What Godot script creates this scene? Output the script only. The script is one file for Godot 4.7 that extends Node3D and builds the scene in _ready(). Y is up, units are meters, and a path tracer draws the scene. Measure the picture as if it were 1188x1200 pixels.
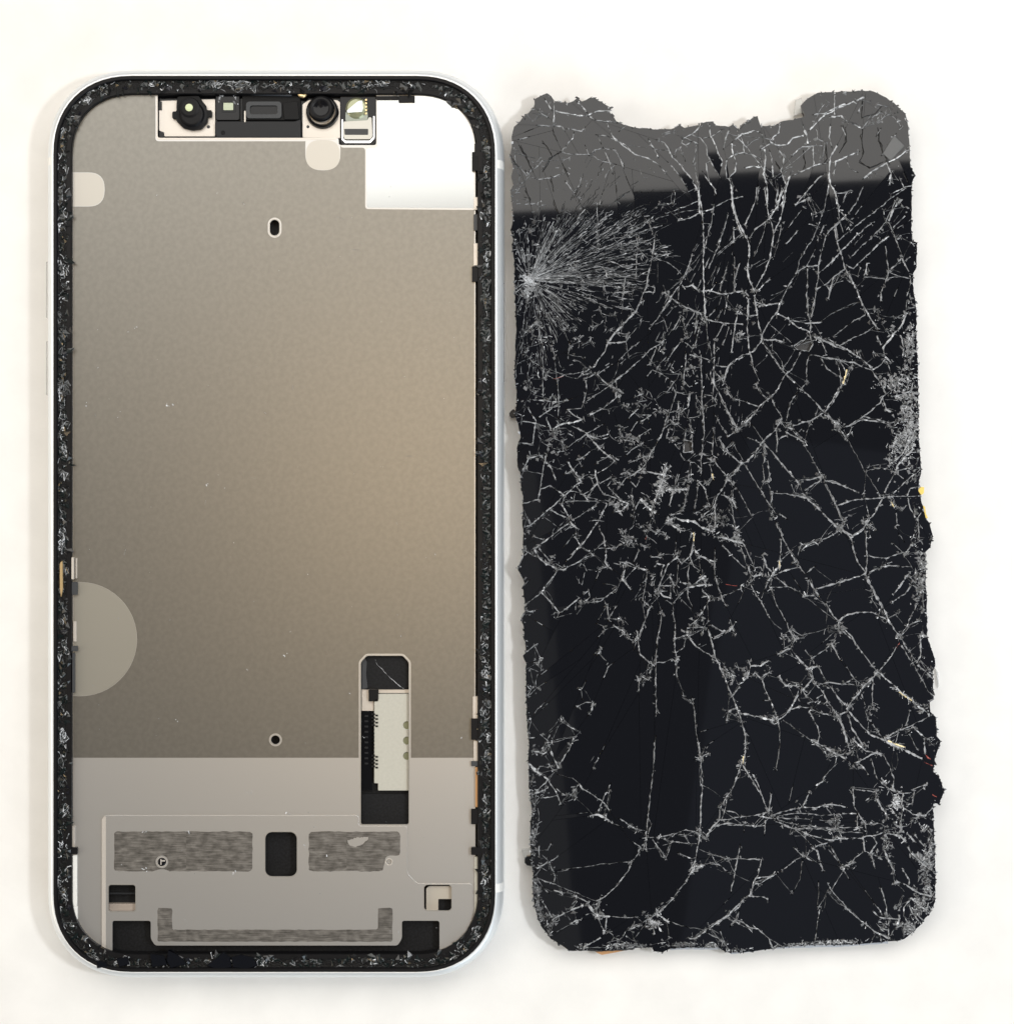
extends Node3D
# An opened phone body and its shattered screen lying side by side on a white table, seen straight from above.
# Lengths in the plan drawing are in "u": 1 u is about 1/7 mm. Heights are in millimetres.

const EYE := 0.35            # height of the camera above the table, metres
var rng := RandomNumberGenerator.new()
var noise := FastNoiseLite.new()

# ---------------------------------------------------------------- small mesh builder (flat-shaded triangles)
class Soup:
	var v := PackedVector3Array()
	var n := PackedVector3Array()
	var c := PackedColorArray()
	func tri(a: Vector3, b: Vector3, d: Vector3, col := Color.WHITE) -> void:
		var m := (b - a).cross(d - a)
		if m.length_squared() < 1e-22:
			return
		m = m.normalized()
		v.append(a); v.append(d); v.append(b)
		for i in 3:
			n.append(m); c.append(col)
	func up(a: Vector3, b: Vector3, d: Vector3, col := Color.WHITE) -> void:   # a triangle whose front looks up
		if (b - a).cross(d - a).y < 0.0:
			tri(a, d, b, col)
		else:
			tri(a, b, d, col)
	func quad(a: Vector3, b: Vector3, d: Vector3, e: Vector3, col := Color.WHITE) -> void:
		tri(a, b, d, col); tri(a, d, e, col)
	func mesh() -> ArrayMesh:
		var arr := []
		arr.resize(Mesh.ARRAY_MAX)
		arr[Mesh.ARRAY_VERTEX] = v; arr[Mesh.ARRAY_NORMAL] = n; arr[Mesh.ARRAY_COLOR] = c
		var m := ArrayMesh.new()
		if v.size() > 2:
			m.add_surface_from_arrays(Mesh.PRIMITIVE_TRIANGLES, arr)
		return m

func K(h: float) -> float:                       # metres per u at a height in mm
	return (EYE - h * 0.001) / EYE / 7000.0

func P(p: Vector2, h: float, k: float) -> Vector3:
	return Vector3((p.x - 594.0) * k, h * 0.001, (p.y - 600.0) * k)

# ---------------------------------------------------------------- plan shapes (in u)
func rr(l: float, t: float, r: float, b: float, rad: float, n := 6) -> PackedVector2Array:
	var o := PackedVector2Array()
	rad = minf(rad, minf(r - l, b - t) * 0.499)
	var cs := [Vector2(r - rad, b - rad), Vector2(l + rad, b - rad), Vector2(l + rad, t + rad), Vector2(r - rad, t + rad)]
	for q in 4:
		for i in n + 1:
			var a := (q + float(i) / n) * PI / 2
			o.append(cs[q] + Vector2(cos(a), sin(a)) * rad)
	return o

func squircle(l: float, t: float, r: float, b: float, rad: float, n := 14) -> PackedVector2Array:   # softer, continuous corners
	var o := PackedVector2Array()
	var cs := [Vector2(r - rad, b - rad), Vector2(l + rad, b - rad), Vector2(l + rad, t + rad), Vector2(r - rad, t + rad)]
	for q in 4:
		for i in n + 1:
			var a := (q + float(i) / n) * PI / 2
			var d := Vector2(cos(a), sin(a))
			var s := Vector2(signf(d.x) * pow(absf(d.x), 0.9), signf(d.y) * pow(absf(d.y), 0.9))
			o.append(cs[q] + s * rad)
	return o

func disc(x: float, y: float, r: float, n := 24) -> PackedVector2Array:
	var o := PackedVector2Array()
	for i in n:
		o.append(Vector2(x, y) + Vector2(cos(TAU * i / n), sin(TAU * i / n)) * r)
	return o

func pl(a: Array) -> PackedVector2Array:
	var o := PackedVector2Array()
	for i in a.size() / 2:
		o.append(Vector2(a[2 * i], a[2 * i + 1]))
	return o

func rounded(a: Array, rad: float, n := 4) -> PackedVector2Array:     # polygon with rounded corners
	var p := pl(a)
	var o := PackedVector2Array()
	var m := p.size()
	for i in m:
		var c := p[i]
		var u := p[(i + m - 1) % m] - c
		var w := p[(i + 1) % m] - c
		var d := minf(rad, minf(u.length(), w.length()) * 0.48)
		var s := c + u.normalized() * d
		var e := c + w.normalized() * d
		for j in n + 1:
			var t := float(j) / n
			o.append(s.lerp(c, t).lerp(c.lerp(e, t), t))
	return o

func ragged(p: PackedVector2Array, step: float, amp: float) -> PackedVector2Array:      # torn, crumbly outline
	var o := PackedVector2Array()
	for i in p.size():
		var a := p[i]
		var b := p[(i + 1) % p.size()]
		var k := maxi(1, int(a.distance_to(b) / step))
		for j in k:
			o.append(a.lerp(b, float(j) / k) + Vector2(rng.randf_range(-amp, amp), rng.randf_range(-amp, amp)))
	return o

func carve(outer: Array, holes: Array) -> Array:       # outer polygons minus holes; a piece that would keep an island hole is split first
	var res := outer.duplicate()
	for h in holes:
		var nxt := []
		var mid := Vector2.ZERO
		for q in h:
			mid += q / h.size()
		for p in res:
			var r := Geometry2D.clip_polygons(p, h)
			var island := false
			for q in r:
				if Geometry2D.is_polygon_clockwise(q) != Geometry2D.is_polygon_clockwise(p) and r.size() > 1:
					island = true
			if not island:
				nxt.append_array(r)
				continue
			for box in [rr(-4000, -4000, mid.x, 4000, 0.001, 1), rr(mid.x, -4000, 8000, 4000, 0.001, 1)]:
				for half in Geometry2D.intersect_polygons(p, box):
					nxt.append_array(Geometry2D.clip_polygons(half, h))
		res = nxt
	return res

# ---------------------------------------------------------------- solids
func slab(s: Soup, polys: Array, h0: float, h1: float, col := Color.WHITE, chamfer := 0.0, k := 0.0) -> void:   # extruded plan shapes with chamfered top edges
	if k == 0.0:
		k = K(h1)
	for p in polys:
		if p.size() < 3:
			continue
		if Geometry2D.is_polygon_clockwise(p):
			p = p.duplicate(); p.reverse()
		var tops := [p]
		var ht := h1
		if chamfer > 0.0:
			var ins := Geometry2D.offset_polygon(p, -chamfer / (k * 1000.0), Geometry2D.JOIN_MITER)
			if ins.size() == 1 and ins[0].size() == p.size():
				# same corner count: join the two loops by the nearest start
				var q: PackedVector2Array = ins[0]
				var best := 0
				for i in q.size():
					if q[i].distance_squared_to(p[0]) < q[best].distance_squared_to(p[0]):
						best = i
				tops = [q]
				ht = h1 - chamfer
				for i in p.size():
					var j: int = (i + 1) % p.size()
					var a := P(p[i], ht, k)
					var b := P(p[j], ht, k)
					var c := P(q[(best + j) % q.size()], h1, k)
					var d := P(q[(best + i) % q.size()], h1, k)
					s.up(a, b, c, col); s.up(a, c, d, col)
		for q in tops:
			var ix := Geometry2D.triangulate_polygon(q)
			for i in ix.size() / 3:
				s.up(P(q[ix[3 * i]], h1, k), P(q[ix[3 * i + 1]], h1, k), P(q[ix[3 * i + 2]], h1, k), col)
		for i in p.size():
			var j: int = (i + 1) % p.size()
			var a := P(p[i], ht, k)
			var b := P(p[j], ht, k)
			s.quad(a, Vector3(a.x, h0 * 0.001, a.z), Vector3(b.x, h0 * 0.001, b.z), b, col)

func lathe(x: float, y: float, prof: Array, k: float, n := 40) -> ArrayMesh:      # prof: [radius u, height mm, ...], smooth round body
	var st := SurfaceTool.new()
	st.begin(Mesh.PRIMITIVE_TRIANGLES)
	var m := prof.size() / 2
	for i in n:
		var a0 := TAU * i / n
		var a1 := TAU * (i + 1) / n
		for j in m - 1:
			var q := []
			for e in [[j, a0], [j + 1, a0], [j + 1, a1], [j, a1]]:
				var r: float = prof[2 * e[0]]
				q.append(P(Vector2(x, y) + Vector2(cos(e[1]), sin(e[1])) * r, prof[2 * e[0] + 1], k))
			for t in [[0, 1, 2], [0, 2, 3]]:
				for z in t:
					st.set_smooth_group(j)
					st.add_vertex(q[z])
	st.generate_normals()
	return st.commit()

func loft(l: float, t: float, r: float, b: float, rad: float, prof: Array, smooth := true) -> ArrayMesh:     # a ring: prof = [outset mm, height mm, ...]
	var st := SurfaceTool.new()
	st.begin(Mesh.PRIMITIVE_TRIANGLES)
	var k := K(7.6)
	var loops := []
	for j in prof.size() / 2:
		var e: float = prof[2 * j] / (k * 1000.0)
		var loop := []
		for q in squircle(l - e, t - e, r + e, b + e, maxf(rad + e, 4.0)):
			loop.append(P(q, prof[2 * j + 1], k))
		loops.append(loop)
	var m: int = loops[0].size()
	for j in loops.size() - 1:
		for i in m:
			var i2 := (i + 1) % m
			for w in [loops[j][i], loops[j][i2], loops[j + 1][i2], loops[j][i], loops[j + 1][i2], loops[j + 1][i]]:
				st.set_smooth_group(0 if smooth else j)
				st.add_vertex(w)
	st.generate_normals()
	return st.commit()

# ---------------------------------------------------------------- scene helpers
func put(called: String, m: Mesh, mt: Material, parent: Node3D, label := "") -> MeshInstance3D:
	var o := MeshInstance3D.new()
	o.name = called
	o.mesh = m
	o.material_override = mt
	parent.add_child(o, true)
	if label:
		o.set_meta("label", label)
	return o

func solid(called: String, polys: Array, h0: float, h1: float, mt: Material, parent: Node3D, chamfer := 0.0, label := "") -> MeshInstance3D:
	var s := Soup.new()
	slab(s, polys, h0, h1, Color.WHITE, chamfer)
	return put(called, s.mesh(), mt, parent, label)

func thing(called: String, label: String, category: String) -> Node3D:
	var o := Node3D.new()
	o.name = called
	add_child(o, true)
	o.set_meta("label", label)
	o.set_meta("category", category)
	return o

func mat(r: float, g: float, b: float, rough: float, metal := 0.0, spec := 0.5) -> StandardMaterial3D:    # colours are real-world (linear) base colours
	var m := StandardMaterial3D.new()
	m.albedo_color = Color(r, g, b).linear_to_srgb()
	m.roughness = rough
	m.metallic = metal
	m.metallic_specular = spec
	return m

func grain(m: StandardMaterial3D, scale: Vector3, lo: float, hi: float, freq: float, seed_: int, bump := 0.0) -> StandardMaterial3D:      # fine mottling of a surface, and its relief
	var f := FastNoiseLite.new()
	f.noise_type = FastNoiseLite.TYPE_SIMPLEX_SMOOTH
	f.frequency = freq
	f.fractal_octaves = 4
	f.seed = seed_
	var t := NoiseTexture2D.new()
	t.width = 512; t.height = 512; t.seamless = true; t.noise = f
	var g := Gradient.new()
	g.set_color(0, Color(lo, lo, lo)); g.set_color(1, Color(hi, hi, hi))
	t.color_ramp = g
	m.albedo_texture = t
	m.uv1_triplanar = true
	m.uv1_world_triplanar = true
	m.uv1_scale = scale
	if bump > 0.0:
		m.heightmap_enabled = true
		m.heightmap_texture = t
		m.heightmap_scale = bump
	return m

var M := {}

func materials() -> void:
	M.table = grain(mat(0.84, 0.833, 0.815, 0.55), Vector3(14, 14, 14), 0.965, 1.0, 0.012, 3)
	M.band = mat(0.80, 0.83, 0.85, 0.38, 0.45)
	M.antenna = mat(0.86, 0.86, 0.84, 0.45)
	M.button = mat(0.9, 0.9, 0.9, 0.25, 0.5)
	M.lip = mat(0.007, 0.007, 0.008, 0.4, 0.0, 0.28)
	M.glue = grain(mat(0.009, 0.009, 0.01, 0.35, 0.0, 0.3), Vector3(300, 300, 300), 0.4, 1.0, 0.02, 8, 0.012)
	M.steel = mat(0.51, 0.513, 0.51, 0.38, 0.88)
	M.rim = mat(0.41, 0.4, 0.375, 0.4, 0.7)
	M.bright_steel = mat(0.49, 0.505, 0.505, 0.14, 0.92)
	M.coat = grain(mat(0.228, 0.222, 0.203, 0.36, 0.84), Vector3(47, 47, 47), 0.93, 1.0, 0.035, 5, 0.0006)
	M.film = mat(0.31, 0.30, 0.265, 0.4, 0.6)
	M.tab_steel = mat(0.46, 0.445, 0.41, 0.4, 0.7)
	M.brushed = mat(0.27, 0.255, 0.235, 0.4, 0.55)
	streaks(M.brushed)
	M.black = mat(0.009, 0.0093, 0.01, 0.45, 0.0, 0.25)
	M.tape = grain(mat(0.014, 0.0147, 0.0165, 0.5, 0.0, 0.3), Vector3(200, 200, 200), 0.6, 1.0, 0.02, 15)
	M.gloss = mat(0.005, 0.005, 0.006, 0.12, 0.0, 0.35)
	M.grey = mat(0.05, 0.053, 0.057, 0.4, 0.0, 0.35)
	M.dark_grey = mat(0.02, 0.021, 0.023, 0.38, 0.0, 0.3)
	M.nickel = mat(0.60, 0.565, 0.52, 0.4, 0.5)
	M.beige = grain(mat(0.5, 0.49, 0.43, 0.5, 0.2), Vector3(150, 150, 150), 0.96, 1.0, 0.02, 21)
	M.white = mat(0.85, 0.84, 0.8, 0.4)
	M.gold = mat(0.72, 0.55, 0.3, 0.3, 0.8)
	M.copper = mat(0.5, 0.28, 0.13, 0.4, 0.5)
	M.chrome = mat(0.85, 0.86, 0.88, 0.12, 1.0)
	M.pale_lens = mat(0.62, 0.68, 0.42, 0.25)
	M.lens_a = mat(0.30, 0.31, 0.2, 0.2, 0.4)
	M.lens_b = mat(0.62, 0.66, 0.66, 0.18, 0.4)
	M.glass = mat(0.0045, 0.005, 0.0072, 0.03, 0.0, 0.48)
	M.module = mat(0.01, 0.0105, 0.013, 0.5)
	M.layer = mat(0.5, 0.54, 0.6, 0.35, 0.3)
	M.yellow = mat(0.85, 0.62, 0.12, 0.45)
	M.orange = mat(0.55, 0.3, 0.14, 0.45)
	M.powder = mat(1, 1, 1, 0.42)
	M.powder.vertex_color_use_as_albedo = true
	M.clear = mat(0.85, 0.88, 0.88, 0.1)
	M.clear.albedo_color.a = 0.35
	M.clear.transparency = BaseMaterial3D.TRANSPARENCY_ALPHA

func streaks(m: StandardMaterial3D) -> void:      # fine brush marks running along the plate
	var im := Image.create(1024, 1024, false, Image.FORMAT_RGB8)
	for y in 1024:
		for x in 1024:
			var v := 0.78 + 0.26 * noise.get_noise_2d(x * 0.09, y * 4.5) + 0.16 * noise.get_noise_2d(x * 0.25 + 4000.0, y * 11.0) + 0.16 * noise.get_noise_2d(x * 0.25, y * 0.4 + 7000.0)
			v = clampf(v, 0.3, 1.0)
			im.set_pixel(x, y, Color(v, v, v))
	var t := ImageTexture.create_from_image(im)
	m.albedo_texture = t
	m.roughness_texture = t
	m.roughness = 0.55
	m.uv1_triplanar = true
	m.uv1_world_triplanar = true
	m.uv1_scale = Vector3(38, 38, 38)

func area(called: String, at: Vector3, to: Vector3, size: Vector2, energy: float, col: Color, turn := 0.0) -> void:
	var l := AreaLight3D.new()
	l.name = called
	l.area_size = size
	l.light_energy = energy
	l.light_color = col
	l.shadow_enabled = true
	l.area_range = 6.0
	l.area_attenuation = 2.0
	var d := (to - at).normalized()
	l.basis = Basis.looking_at(d, Vector3(0, 0, -1) if absf(d.y) > 0.99 else Vector3.UP)
	l.basis = Basis(Vector3.UP, turn) * l.basis
	l.position = at
	add_child(l, true)

func _ready() -> void:
	rng.seed = 41
	noise.seed = 9
	noise.frequency = 0.05
	# camera, looking straight down
	var cam := Camera3D.new()
	cam.name = "camera"
	cam.position = Vector3(0, EYE, 0)
	cam.rotation_degrees = Vector3(-90, 0, 0)
	cam.fov = 2.0 * rad_to_deg(atan(600.0 / 7000.0 / EYE))
	cam.near = 0.01
	cam.far = 20.0
	add_child(cam)
	# a dim room around, and the lamps: a broad ceiling light behind the top of the table, a small bright lamp to the east, a cool window to the south-east, a warm wall light to the west and a small warm spot and two faintly lit panels overhead
	var env := Environment.new()
	env.background_mode = Environment.BG_COLOR
	env.background_color = Color(0.098, 0.101, 0.107).linear_to_srgb()
	env.tonemap_mode = Environment.TONE_MAPPER_LINEAR
	env.tonemap_exposure = 1.0
	env.sdfgi_enabled = true
	env.ssao_enabled = true
	env.ssil_enabled = true
	var we := WorldEnvironment.new()
	we.name = "environment"
	we.environment = env
	add_child(we)
	area("ceiling_light", Vector3(0.06, 0.7, -0.467), Vector3(0.06, 0, -0.467), Vector2(1.3, 0.62), 0.76, Color(1.0, 0.985, 0.96), deg_to_rad(3.0))
	area("table_lamp", Vector3(0.27, 0.5, 0.0), Vector3(0.0, 0, 0.0), Vector2(0.05, 0.05), 0.11, Color(0.98, 0.99, 1.0))
	area("window_light", Vector3(0.5, 0.45, 0.75), Vector3(0.05, 0, 0.05), Vector2(0.6, 0.5), 0.36, Color(0.9, 0.96, 1.0))
	area("ceiling_spot", Vector3(-0.031, 0.72, -0.025), Vector3(-0.031, 0, -0.025), Vector2(0.03, 0.03), 0.04, Color(1.0, 0.86, 0.66))
	area("dim_panel", Vector3(0.0, 0.7, 0.125), Vector3(0.0, 0, 0.125), Vector2(0.055, 0.3), 0.0011, Color(1.0, 1.0, 0.97), deg_to_rad(5.0))
	area("dim_panel", Vector3(0.165, 0.7, 0.1), Vector3(0.165, 0, 0.1), Vector2(0.13, 0.26), 0.0014, Color(0.85, 0.9, 1.0), deg_to_rad(-8.0))
	area("wall_light", Vector3(-0.85, 0.42, 0.1), Vector3(-0.05, 0, 0.0), Vector2(0.7, 0.5), 0.38, Color(1.0, 0.95, 0.87))
	materials()
	# the table
	var tt := MeshInstance3D.new()
	tt.name = "tabletop"
	var bm := BoxMesh.new()
	bm.size = Vector3(0.9, 0.02, 0.7)
	tt.mesh = bm
	tt.material_override = M.table
	tt.position = Vector3(0, -0.01, 0)
	tt.set_meta("kind", "structure")
	tt.set_meta("label", "plain white tabletop under the opened phone and its broken screen")
	tt.set_meta("category", "table")
	add_child(tt)
	phone()
	screen()
	loose_glass()

# ---------------------------------------------------------------- the opened phone
const L := 63.0
const T := 89.0
const R := 580.0
const B := 1139.0
const RAD := 92.0

func phone() -> void:
	var ph := thing("opened_phone", "opened silver phone body without its screen, bare metal plate and camera row exposed", "phone")
	# side band: rounded aluminium
	put("aluminium_band", loft(L, T, R, B, RAD, [-0.05, 7.5, 0.05, 7.6, 0.3, 7.52, 0.75, 7.15, 1.1, 6.5, 1.35, 5.5, 1.45, 4.2, 1.38, 2.8, 1.1, 1.4, 0.6, 0.5, 0.0, 0.0]), M.band, ph)
	put("gasket_lip", loft(L, T, R, B, RAD, [0.02, 7.2, 0.0, 7.63, -0.12, 7.7, -0.5, 7.68, -0.62, 7.55, -0.66, 7.0], false), M.lip, ph)
	put("adhesive_groove", loft(L, T, R, B, RAD, [-0.6, 7.05, -1.2, 6.95, -2.05, 7.0], true), M.glue, ph)
	put("inner_lip", loft(L, T, R, B, RAD, [-2.0, 6.9, -2.08, 7.12, -2.75, 7.1, -2.85, 6.95, -2.95, 5.5], false), M.lip, ph)
	# antenna breaks and buttons on the band
	band_strip(ph, "antenna_line", R, 1.0, 187, 197, M.antenna, 0.03, 0.0, 7.55)
	band_strip(ph, "antenna_line", R, 1.0, 1036, 1046, M.antenna, 0.03, 0.0, 7.55)
	band_strip(ph, "antenna_line", L, -1.0, 184, 193, M.antenna, 0.03, 0.0, 7.55)
	band_strip(ph, "side_button", R, 1.0, 330, 446, M.button, 0.22, 3.0, 5.6)
	band_strip(ph, "volume_button", L, -1.0, 305, 371, M.button, 0.28, 3.0, 5.6)
	band_strip(ph, "volume_button", L, -1.0, 399, 462, M.button, 0.28, 3.0, 5.6)
	# floor of the body, seen through the cut-outs
	solid("inner_tray", [squircle(76, 102, 567, 1126, 78)], 0.4, 4.4, M.tape, ph)
	plate(ph)
	connector(ph)
	sensors(ph)
	edge_clips(ph)
	crumbs(ph)

func band_strip(ph: Node3D, called: String, x: float, side: float, y0: float, y1: float, m: Material, proud: float, h0: float, h1: float) -> void:
	var prof := [0.05, 7.6, 0.3, 7.52, 0.75, 7.15, 1.1, 6.5, 1.35, 5.5, 1.45, 4.2, 1.38, 2.8, 1.1, 1.4, 0.6, 0.5]
	var s := Soup.new()
	var k := K(7.6)
	var pts := []
	for j in prof.size() / 2:
		if prof[2 * j + 1] <= h1 + 0.06 and prof[2 * j + 1] >= h0 - 0.06:
			pts.append(Vector2(x + side * (prof[2 * j] + proud) / (k * 1000.0), prof[2 * j + 1] + (proud * 0.6 if prof[2 * j + 1] > 6.8 else 0.0)))
	for j in pts.size() - 1:
		var a := P(Vector2(pts[j].x, y0), pts[j].y, k)
		var b := P(Vector2(pts[j].x, y1), pts[j].y, k)
		var c := P(Vector2(pts[j + 1].x, y1), pts[j + 1].y, k)
		var d := P(Vector2(pts[j + 1].x, y0), pts[j + 1].y, k)
		if side > 0:
			s.quad(a, b, c, d)
		else:
			s.quad(a, d, c, b)
		var inn := -side * (proud + 0.3) * 0.001
		for e in [[a, d], [b, c]]:
			s.quad(e[0], e[1], e[1] + Vector3(inn, 0, 0), e[0] + Vector3(inn, 0, 0))
	put(called, s.mesh(), m, ph)

func plate(ph: Node3D) -> void:
	var outline := squircle(85, 111, 557, 1121, 66)
	var cut_sensor := rounded([185, 60, 441, 60, 441, 170, 397, 170, 397, 161.5, 185, 161.5], 3)
	var cut_connector := rounded([423, 776, 430, 768.5, 472, 768.5, 479, 776, 479, 966, 423, 966], 2.5)
	var cut_mid := rr(311, 975, 348, 1027, 8)
	var cut_win_a := rr(127.5, 1037, 159, 1068, 3)
	var cut_win_b := rr(497, 1037, 529, 1067, 4)
	var cut_base := rounded([132, 1079, 177, 1079, 177, 1100, 182, 1108, 466, 1108, 471, 1100, 471, 1079, 515, 1079, 515, 1140, 132, 1140], 3)
	var slot := rr(316.5, 257.5, 327.5, 276, 5.5)
	var hole := disc(323, 867, 5.2)
	var pin_a := disc(190, 1010, 5.0)
	var pin_b := disc(456, 1010, 3.2)
	var cuts := [cut_sensor, cut_connector, cut_mid, cut_win_a, cut_win_b, cut_base, slot, hole]
	var st := solid("steel_plate", carve([outline], cuts), 5.7, 6.2, M.steel, ph)
	# matt coating over the upper part: leaves bare tabs, corner and rims round the holes
	var field := rounded([84, 111, 182.5, 111, 182.5, 165.5, 399, 165.5, 399, 173, 428, 173, 428, 245, 558, 246, 558, 888, 84, 888], 4)
	var bare := [
		rounded([60, 202, 123, 202, 123, 242, 60, 242], 19, 8), rounded([358, 150, 399, 150, 399, 199.5, 358, 199.5], 19, 8),
		disc(94, 749, 67, 48), rr(314, 255, 330, 278.5, 8), disc(323, 867, 7.6), rounded([420.5, 775, 429, 766, 473, 766, 481.5, 775, 481.5, 900, 420.5, 900], 3),
	]
	var inside := Geometry2D.intersect_polygons(field, Geometry2D.offset_polygon(outline, -1.2)[0])
	solid("plate_coating", carve(inside, bare), 6.2, 6.222, M.coat, st)
	# polished places of the bare steel
	var corner := Geometry2D.intersect_polygons(Geometry2D.offset_polygon(outline, -1.5)[0], rounded([429.5, 174.5, 443, 173, 443, 100, 560, 100, 560, 244, 429.5, 243.5], 3))
	solid("polished_corner", corner, 6.2, 6.212, M.bright_steel, st)
	solid("polished_tab", Geometry2D.intersect_polygons(Geometry2D.offset_polygon(outline, -1.5)[0], rounded([60, 202.6, 122.4, 202.6, 122.4, 241.4, 60, 241.4], 18.5, 8)), 6.2, 6.212, M.tab_steel, st)
	solid("polished_tab", [rounded([358.6, 164, 398.4, 164, 398.4, 199, 358.6, 199], 18, 8)], 6.2, 6.212, M.tab_steel, st)
	solid("film_patch", Geometry2D.intersect_polygons(Geometry2D.offset_polygon(outline, -1.5)[0], disc(94, 749, 66.7, 48)), 6.2, 6.212, M.film, st)
	# bright sheared rims of the sensor and connector cut-outs
	solid("cutout_rim", carve([rounded([183.4, 112, 395, 112, 395, 163.6, 183.4, 163.6], 3)], [cut_sensor]), 6.2, 6.235, M.nickel, st)
	solid("cutout_rim", carve([rounded([422, 775.6, 429.7, 767.7, 472.3, 767.7, 479.9, 775.6, 479.9, 967, 422, 967], 3)], [cut_connector]), 6.2, 6.235, M.rim, st)
	solid("cutout_rim", carve([rr(315.2, 256.2, 328.8, 277.3, 6.9)], [slot]), 6.2, 6.235, M.rim, st)
	solid("cutout_rim", carve([disc(323, 867, 6.6)], [hole]), 6.2, 6.235, M.rim, st)
	# raised lower plate with its embossed border
	var raised := rounded([122, 956, 420, 956, 420, 968.5, 477, 968.5, 477, 1024, 489, 1036, 553, 1036, 556, 1121, 122, 1121], 4)
	var raised_in := Geometry2D.intersect_polygons(raised, Geometry2D.offset_polygon(outline, -2.0)[0])
	var low := [cut_mid, cut_win_a, cut_win_b, cut_base, pin_a, pin_b]
	var lp := solid("lower_plate", carve(raised_in, low), 6.2, 6.5, M.steel, ph)
	solid("plate_edge", [rounded([119.6, 960, 122.6, 956.5, 124.4, 957, 124.4, 1112, 119.6, 1112], 1.5)], 6.2, 6.515, M.nickel, lp)
	for q in [rr(310, 974, 349, 1028, 8.6), rr(126.6, 1036.1, 159.9, 1068.9, 3.6), rr(496.1, 1036.1, 529.9, 1067.9, 4.6)]:
		solid("cutout_rim", carve([q], low), 6.5, 6.53, M.rim, lp)
	# brushed adhesive marks
	var mark_a := ragged(rounded([134, 974.5, 296, 974.5, 296, 1021, 198, 1021, 194, 1019, 185, 1019, 180, 1021, 134, 1021], 5), 5, 0.5)
	solid("adhesive_mark", carve([mark_a], [disc(190, 1010, 7.5)]), 6.5, 6.522, M.brushed, lp)
	var mark_b := ragged(rounded([362, 974.5, 469, 974.5, 469, 1003, 452, 1003, 449, 1021, 362, 1021], 5), 5, 0.5)
	solid("adhesive_mark", carve([mark_b], [disc(456, 1010, 5.0), ragged(rounded([406, 985, 416, 982, 424, 981, 433, 980, 430, 985, 424, 990, 417, 993, 410, 991], 2), 3, 0.8)]), 6.5, 6.522, M.brushed, lp)
	solid("adhesive_mark", [ragged(rounded([185, 1064, 202, 1064, 202, 1089.5, 443, 1089.5, 443, 1064, 460, 1064, 460, 1103.5, 185, 1103.5], 3), 5, 0.4)], 6.5, 6.522, M.brushed, lp)
	# the two little screws of the lower plate
	put("screw", lathe(190, 1010, [0.01, 6.52, 3.6, 6.52, 4.6, 6.45, 5.0, 6.3], K(6.5), 20), M.gloss, lp)
	put("screw_ring", lathe(190, 1010, [5.0, 6.4, 5.3, 6.55, 5.9, 6.55, 6.3, 6.45], K(6.5), 24), M.nickel, lp)
	solid("screw_slot", [pl([188.3, 1006.8, 189.6, 1006.8, 189.6, 1013.4, 188.3, 1013.4]), pl([189.6, 1008.0, 193.6, 1008.0, 193.6, 1009.6, 189.6, 1009.6])], 6.5, 6.56, M.nickel, lp)
	put("screw", lathe(456, 1010, [0.01, 6.1, 2.6, 6.1, 3.0, 6.3], K(6.5), 16), M.grey, lp)
	put("screw_ring", lathe(456, 1010, [3.0, 6.4, 3.2, 6.54, 4.2, 6.54, 4.5, 6.45], K(6.5), 20), M.nickel, lp)
	# what shows in the small windows
	solid("inner_strip", [pl([127, 1059, 160, 1059, 160, 1069, 127, 1069])], 4.4, 5.6, mat(0.33, 0.28, 0.24, 0.5), ph)
	solid("inner_strip", [pl([128, 1046, 159, 1046, 159, 1048, 128, 1048])], 4.4, 5.2, M.dark_grey, ph)
	solid("inner_bracket", [rounded([499.5, 1041, 503, 1038.5, 530, 1038.5, 530, 1053.5, 513.5, 1053.5, 513.5, 1067, 499.5, 1067], 1.5)], 4.4, 5.7, mat(0.42, 0.38, 0.32, 0.5, 0.2), ph)
	# cream strips of the loudspeaker seen under the bottom edge
	solid("mesh_strip", [pl([217, 1118, 300, 1117.5, 302, 1125, 217, 1126])], 4.4, 5.9, M.beige, ph)
	solid("mesh_strip", [pl([318, 1118.5, 378, 1118, 380, 1122, 360, 1125, 318, 1126])], 4.4, 5.9, M.beige, ph)
	solid("mesh_strip", [pl([392, 1122, 500, 1125, 498, 1129, 392, 1127])], 4.4, 6.0, M.film, ph)
	# dust and specks on the metal
	var s := Soup.new()
	for i in 90:
		var p := Vector2(rng.randf_range(95, 550), rng.randf_range(200, 1100))
		chip(s, p, rng.randf_range(0.3, 0.7), 6.24 if p.y < 950 else 6.53, rng.randf_range(0.2, 0.55), 0.05)
	for e in [[198, 474, 9], [160, 384, 3], [103, 474, 3], [240, 567, 4], [334, 767, 4], [206, 846, 3], [293, 927, 8], [334, 952, 4], [357, 992, 4], [385, 1001, 3], [424, 865, 3], [541, 866, 3], [290, 785, 3], [170, 975, 5], [219, 975, 4], [172, 1020, 6], [272, 1022, 5]]:
		for i in 1 + e[2] / 2:
			chip(s, Vector2(e[0], e[1]) + Vector2(rng.randfn(0, 2.4), rng.randfn(0, 1.6)), rng.randf_range(0.4, 1.1), 6.26 if e[1] < 950 else 6.54, rng.randf_range(0.4, 0.75), 0.06)
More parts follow.
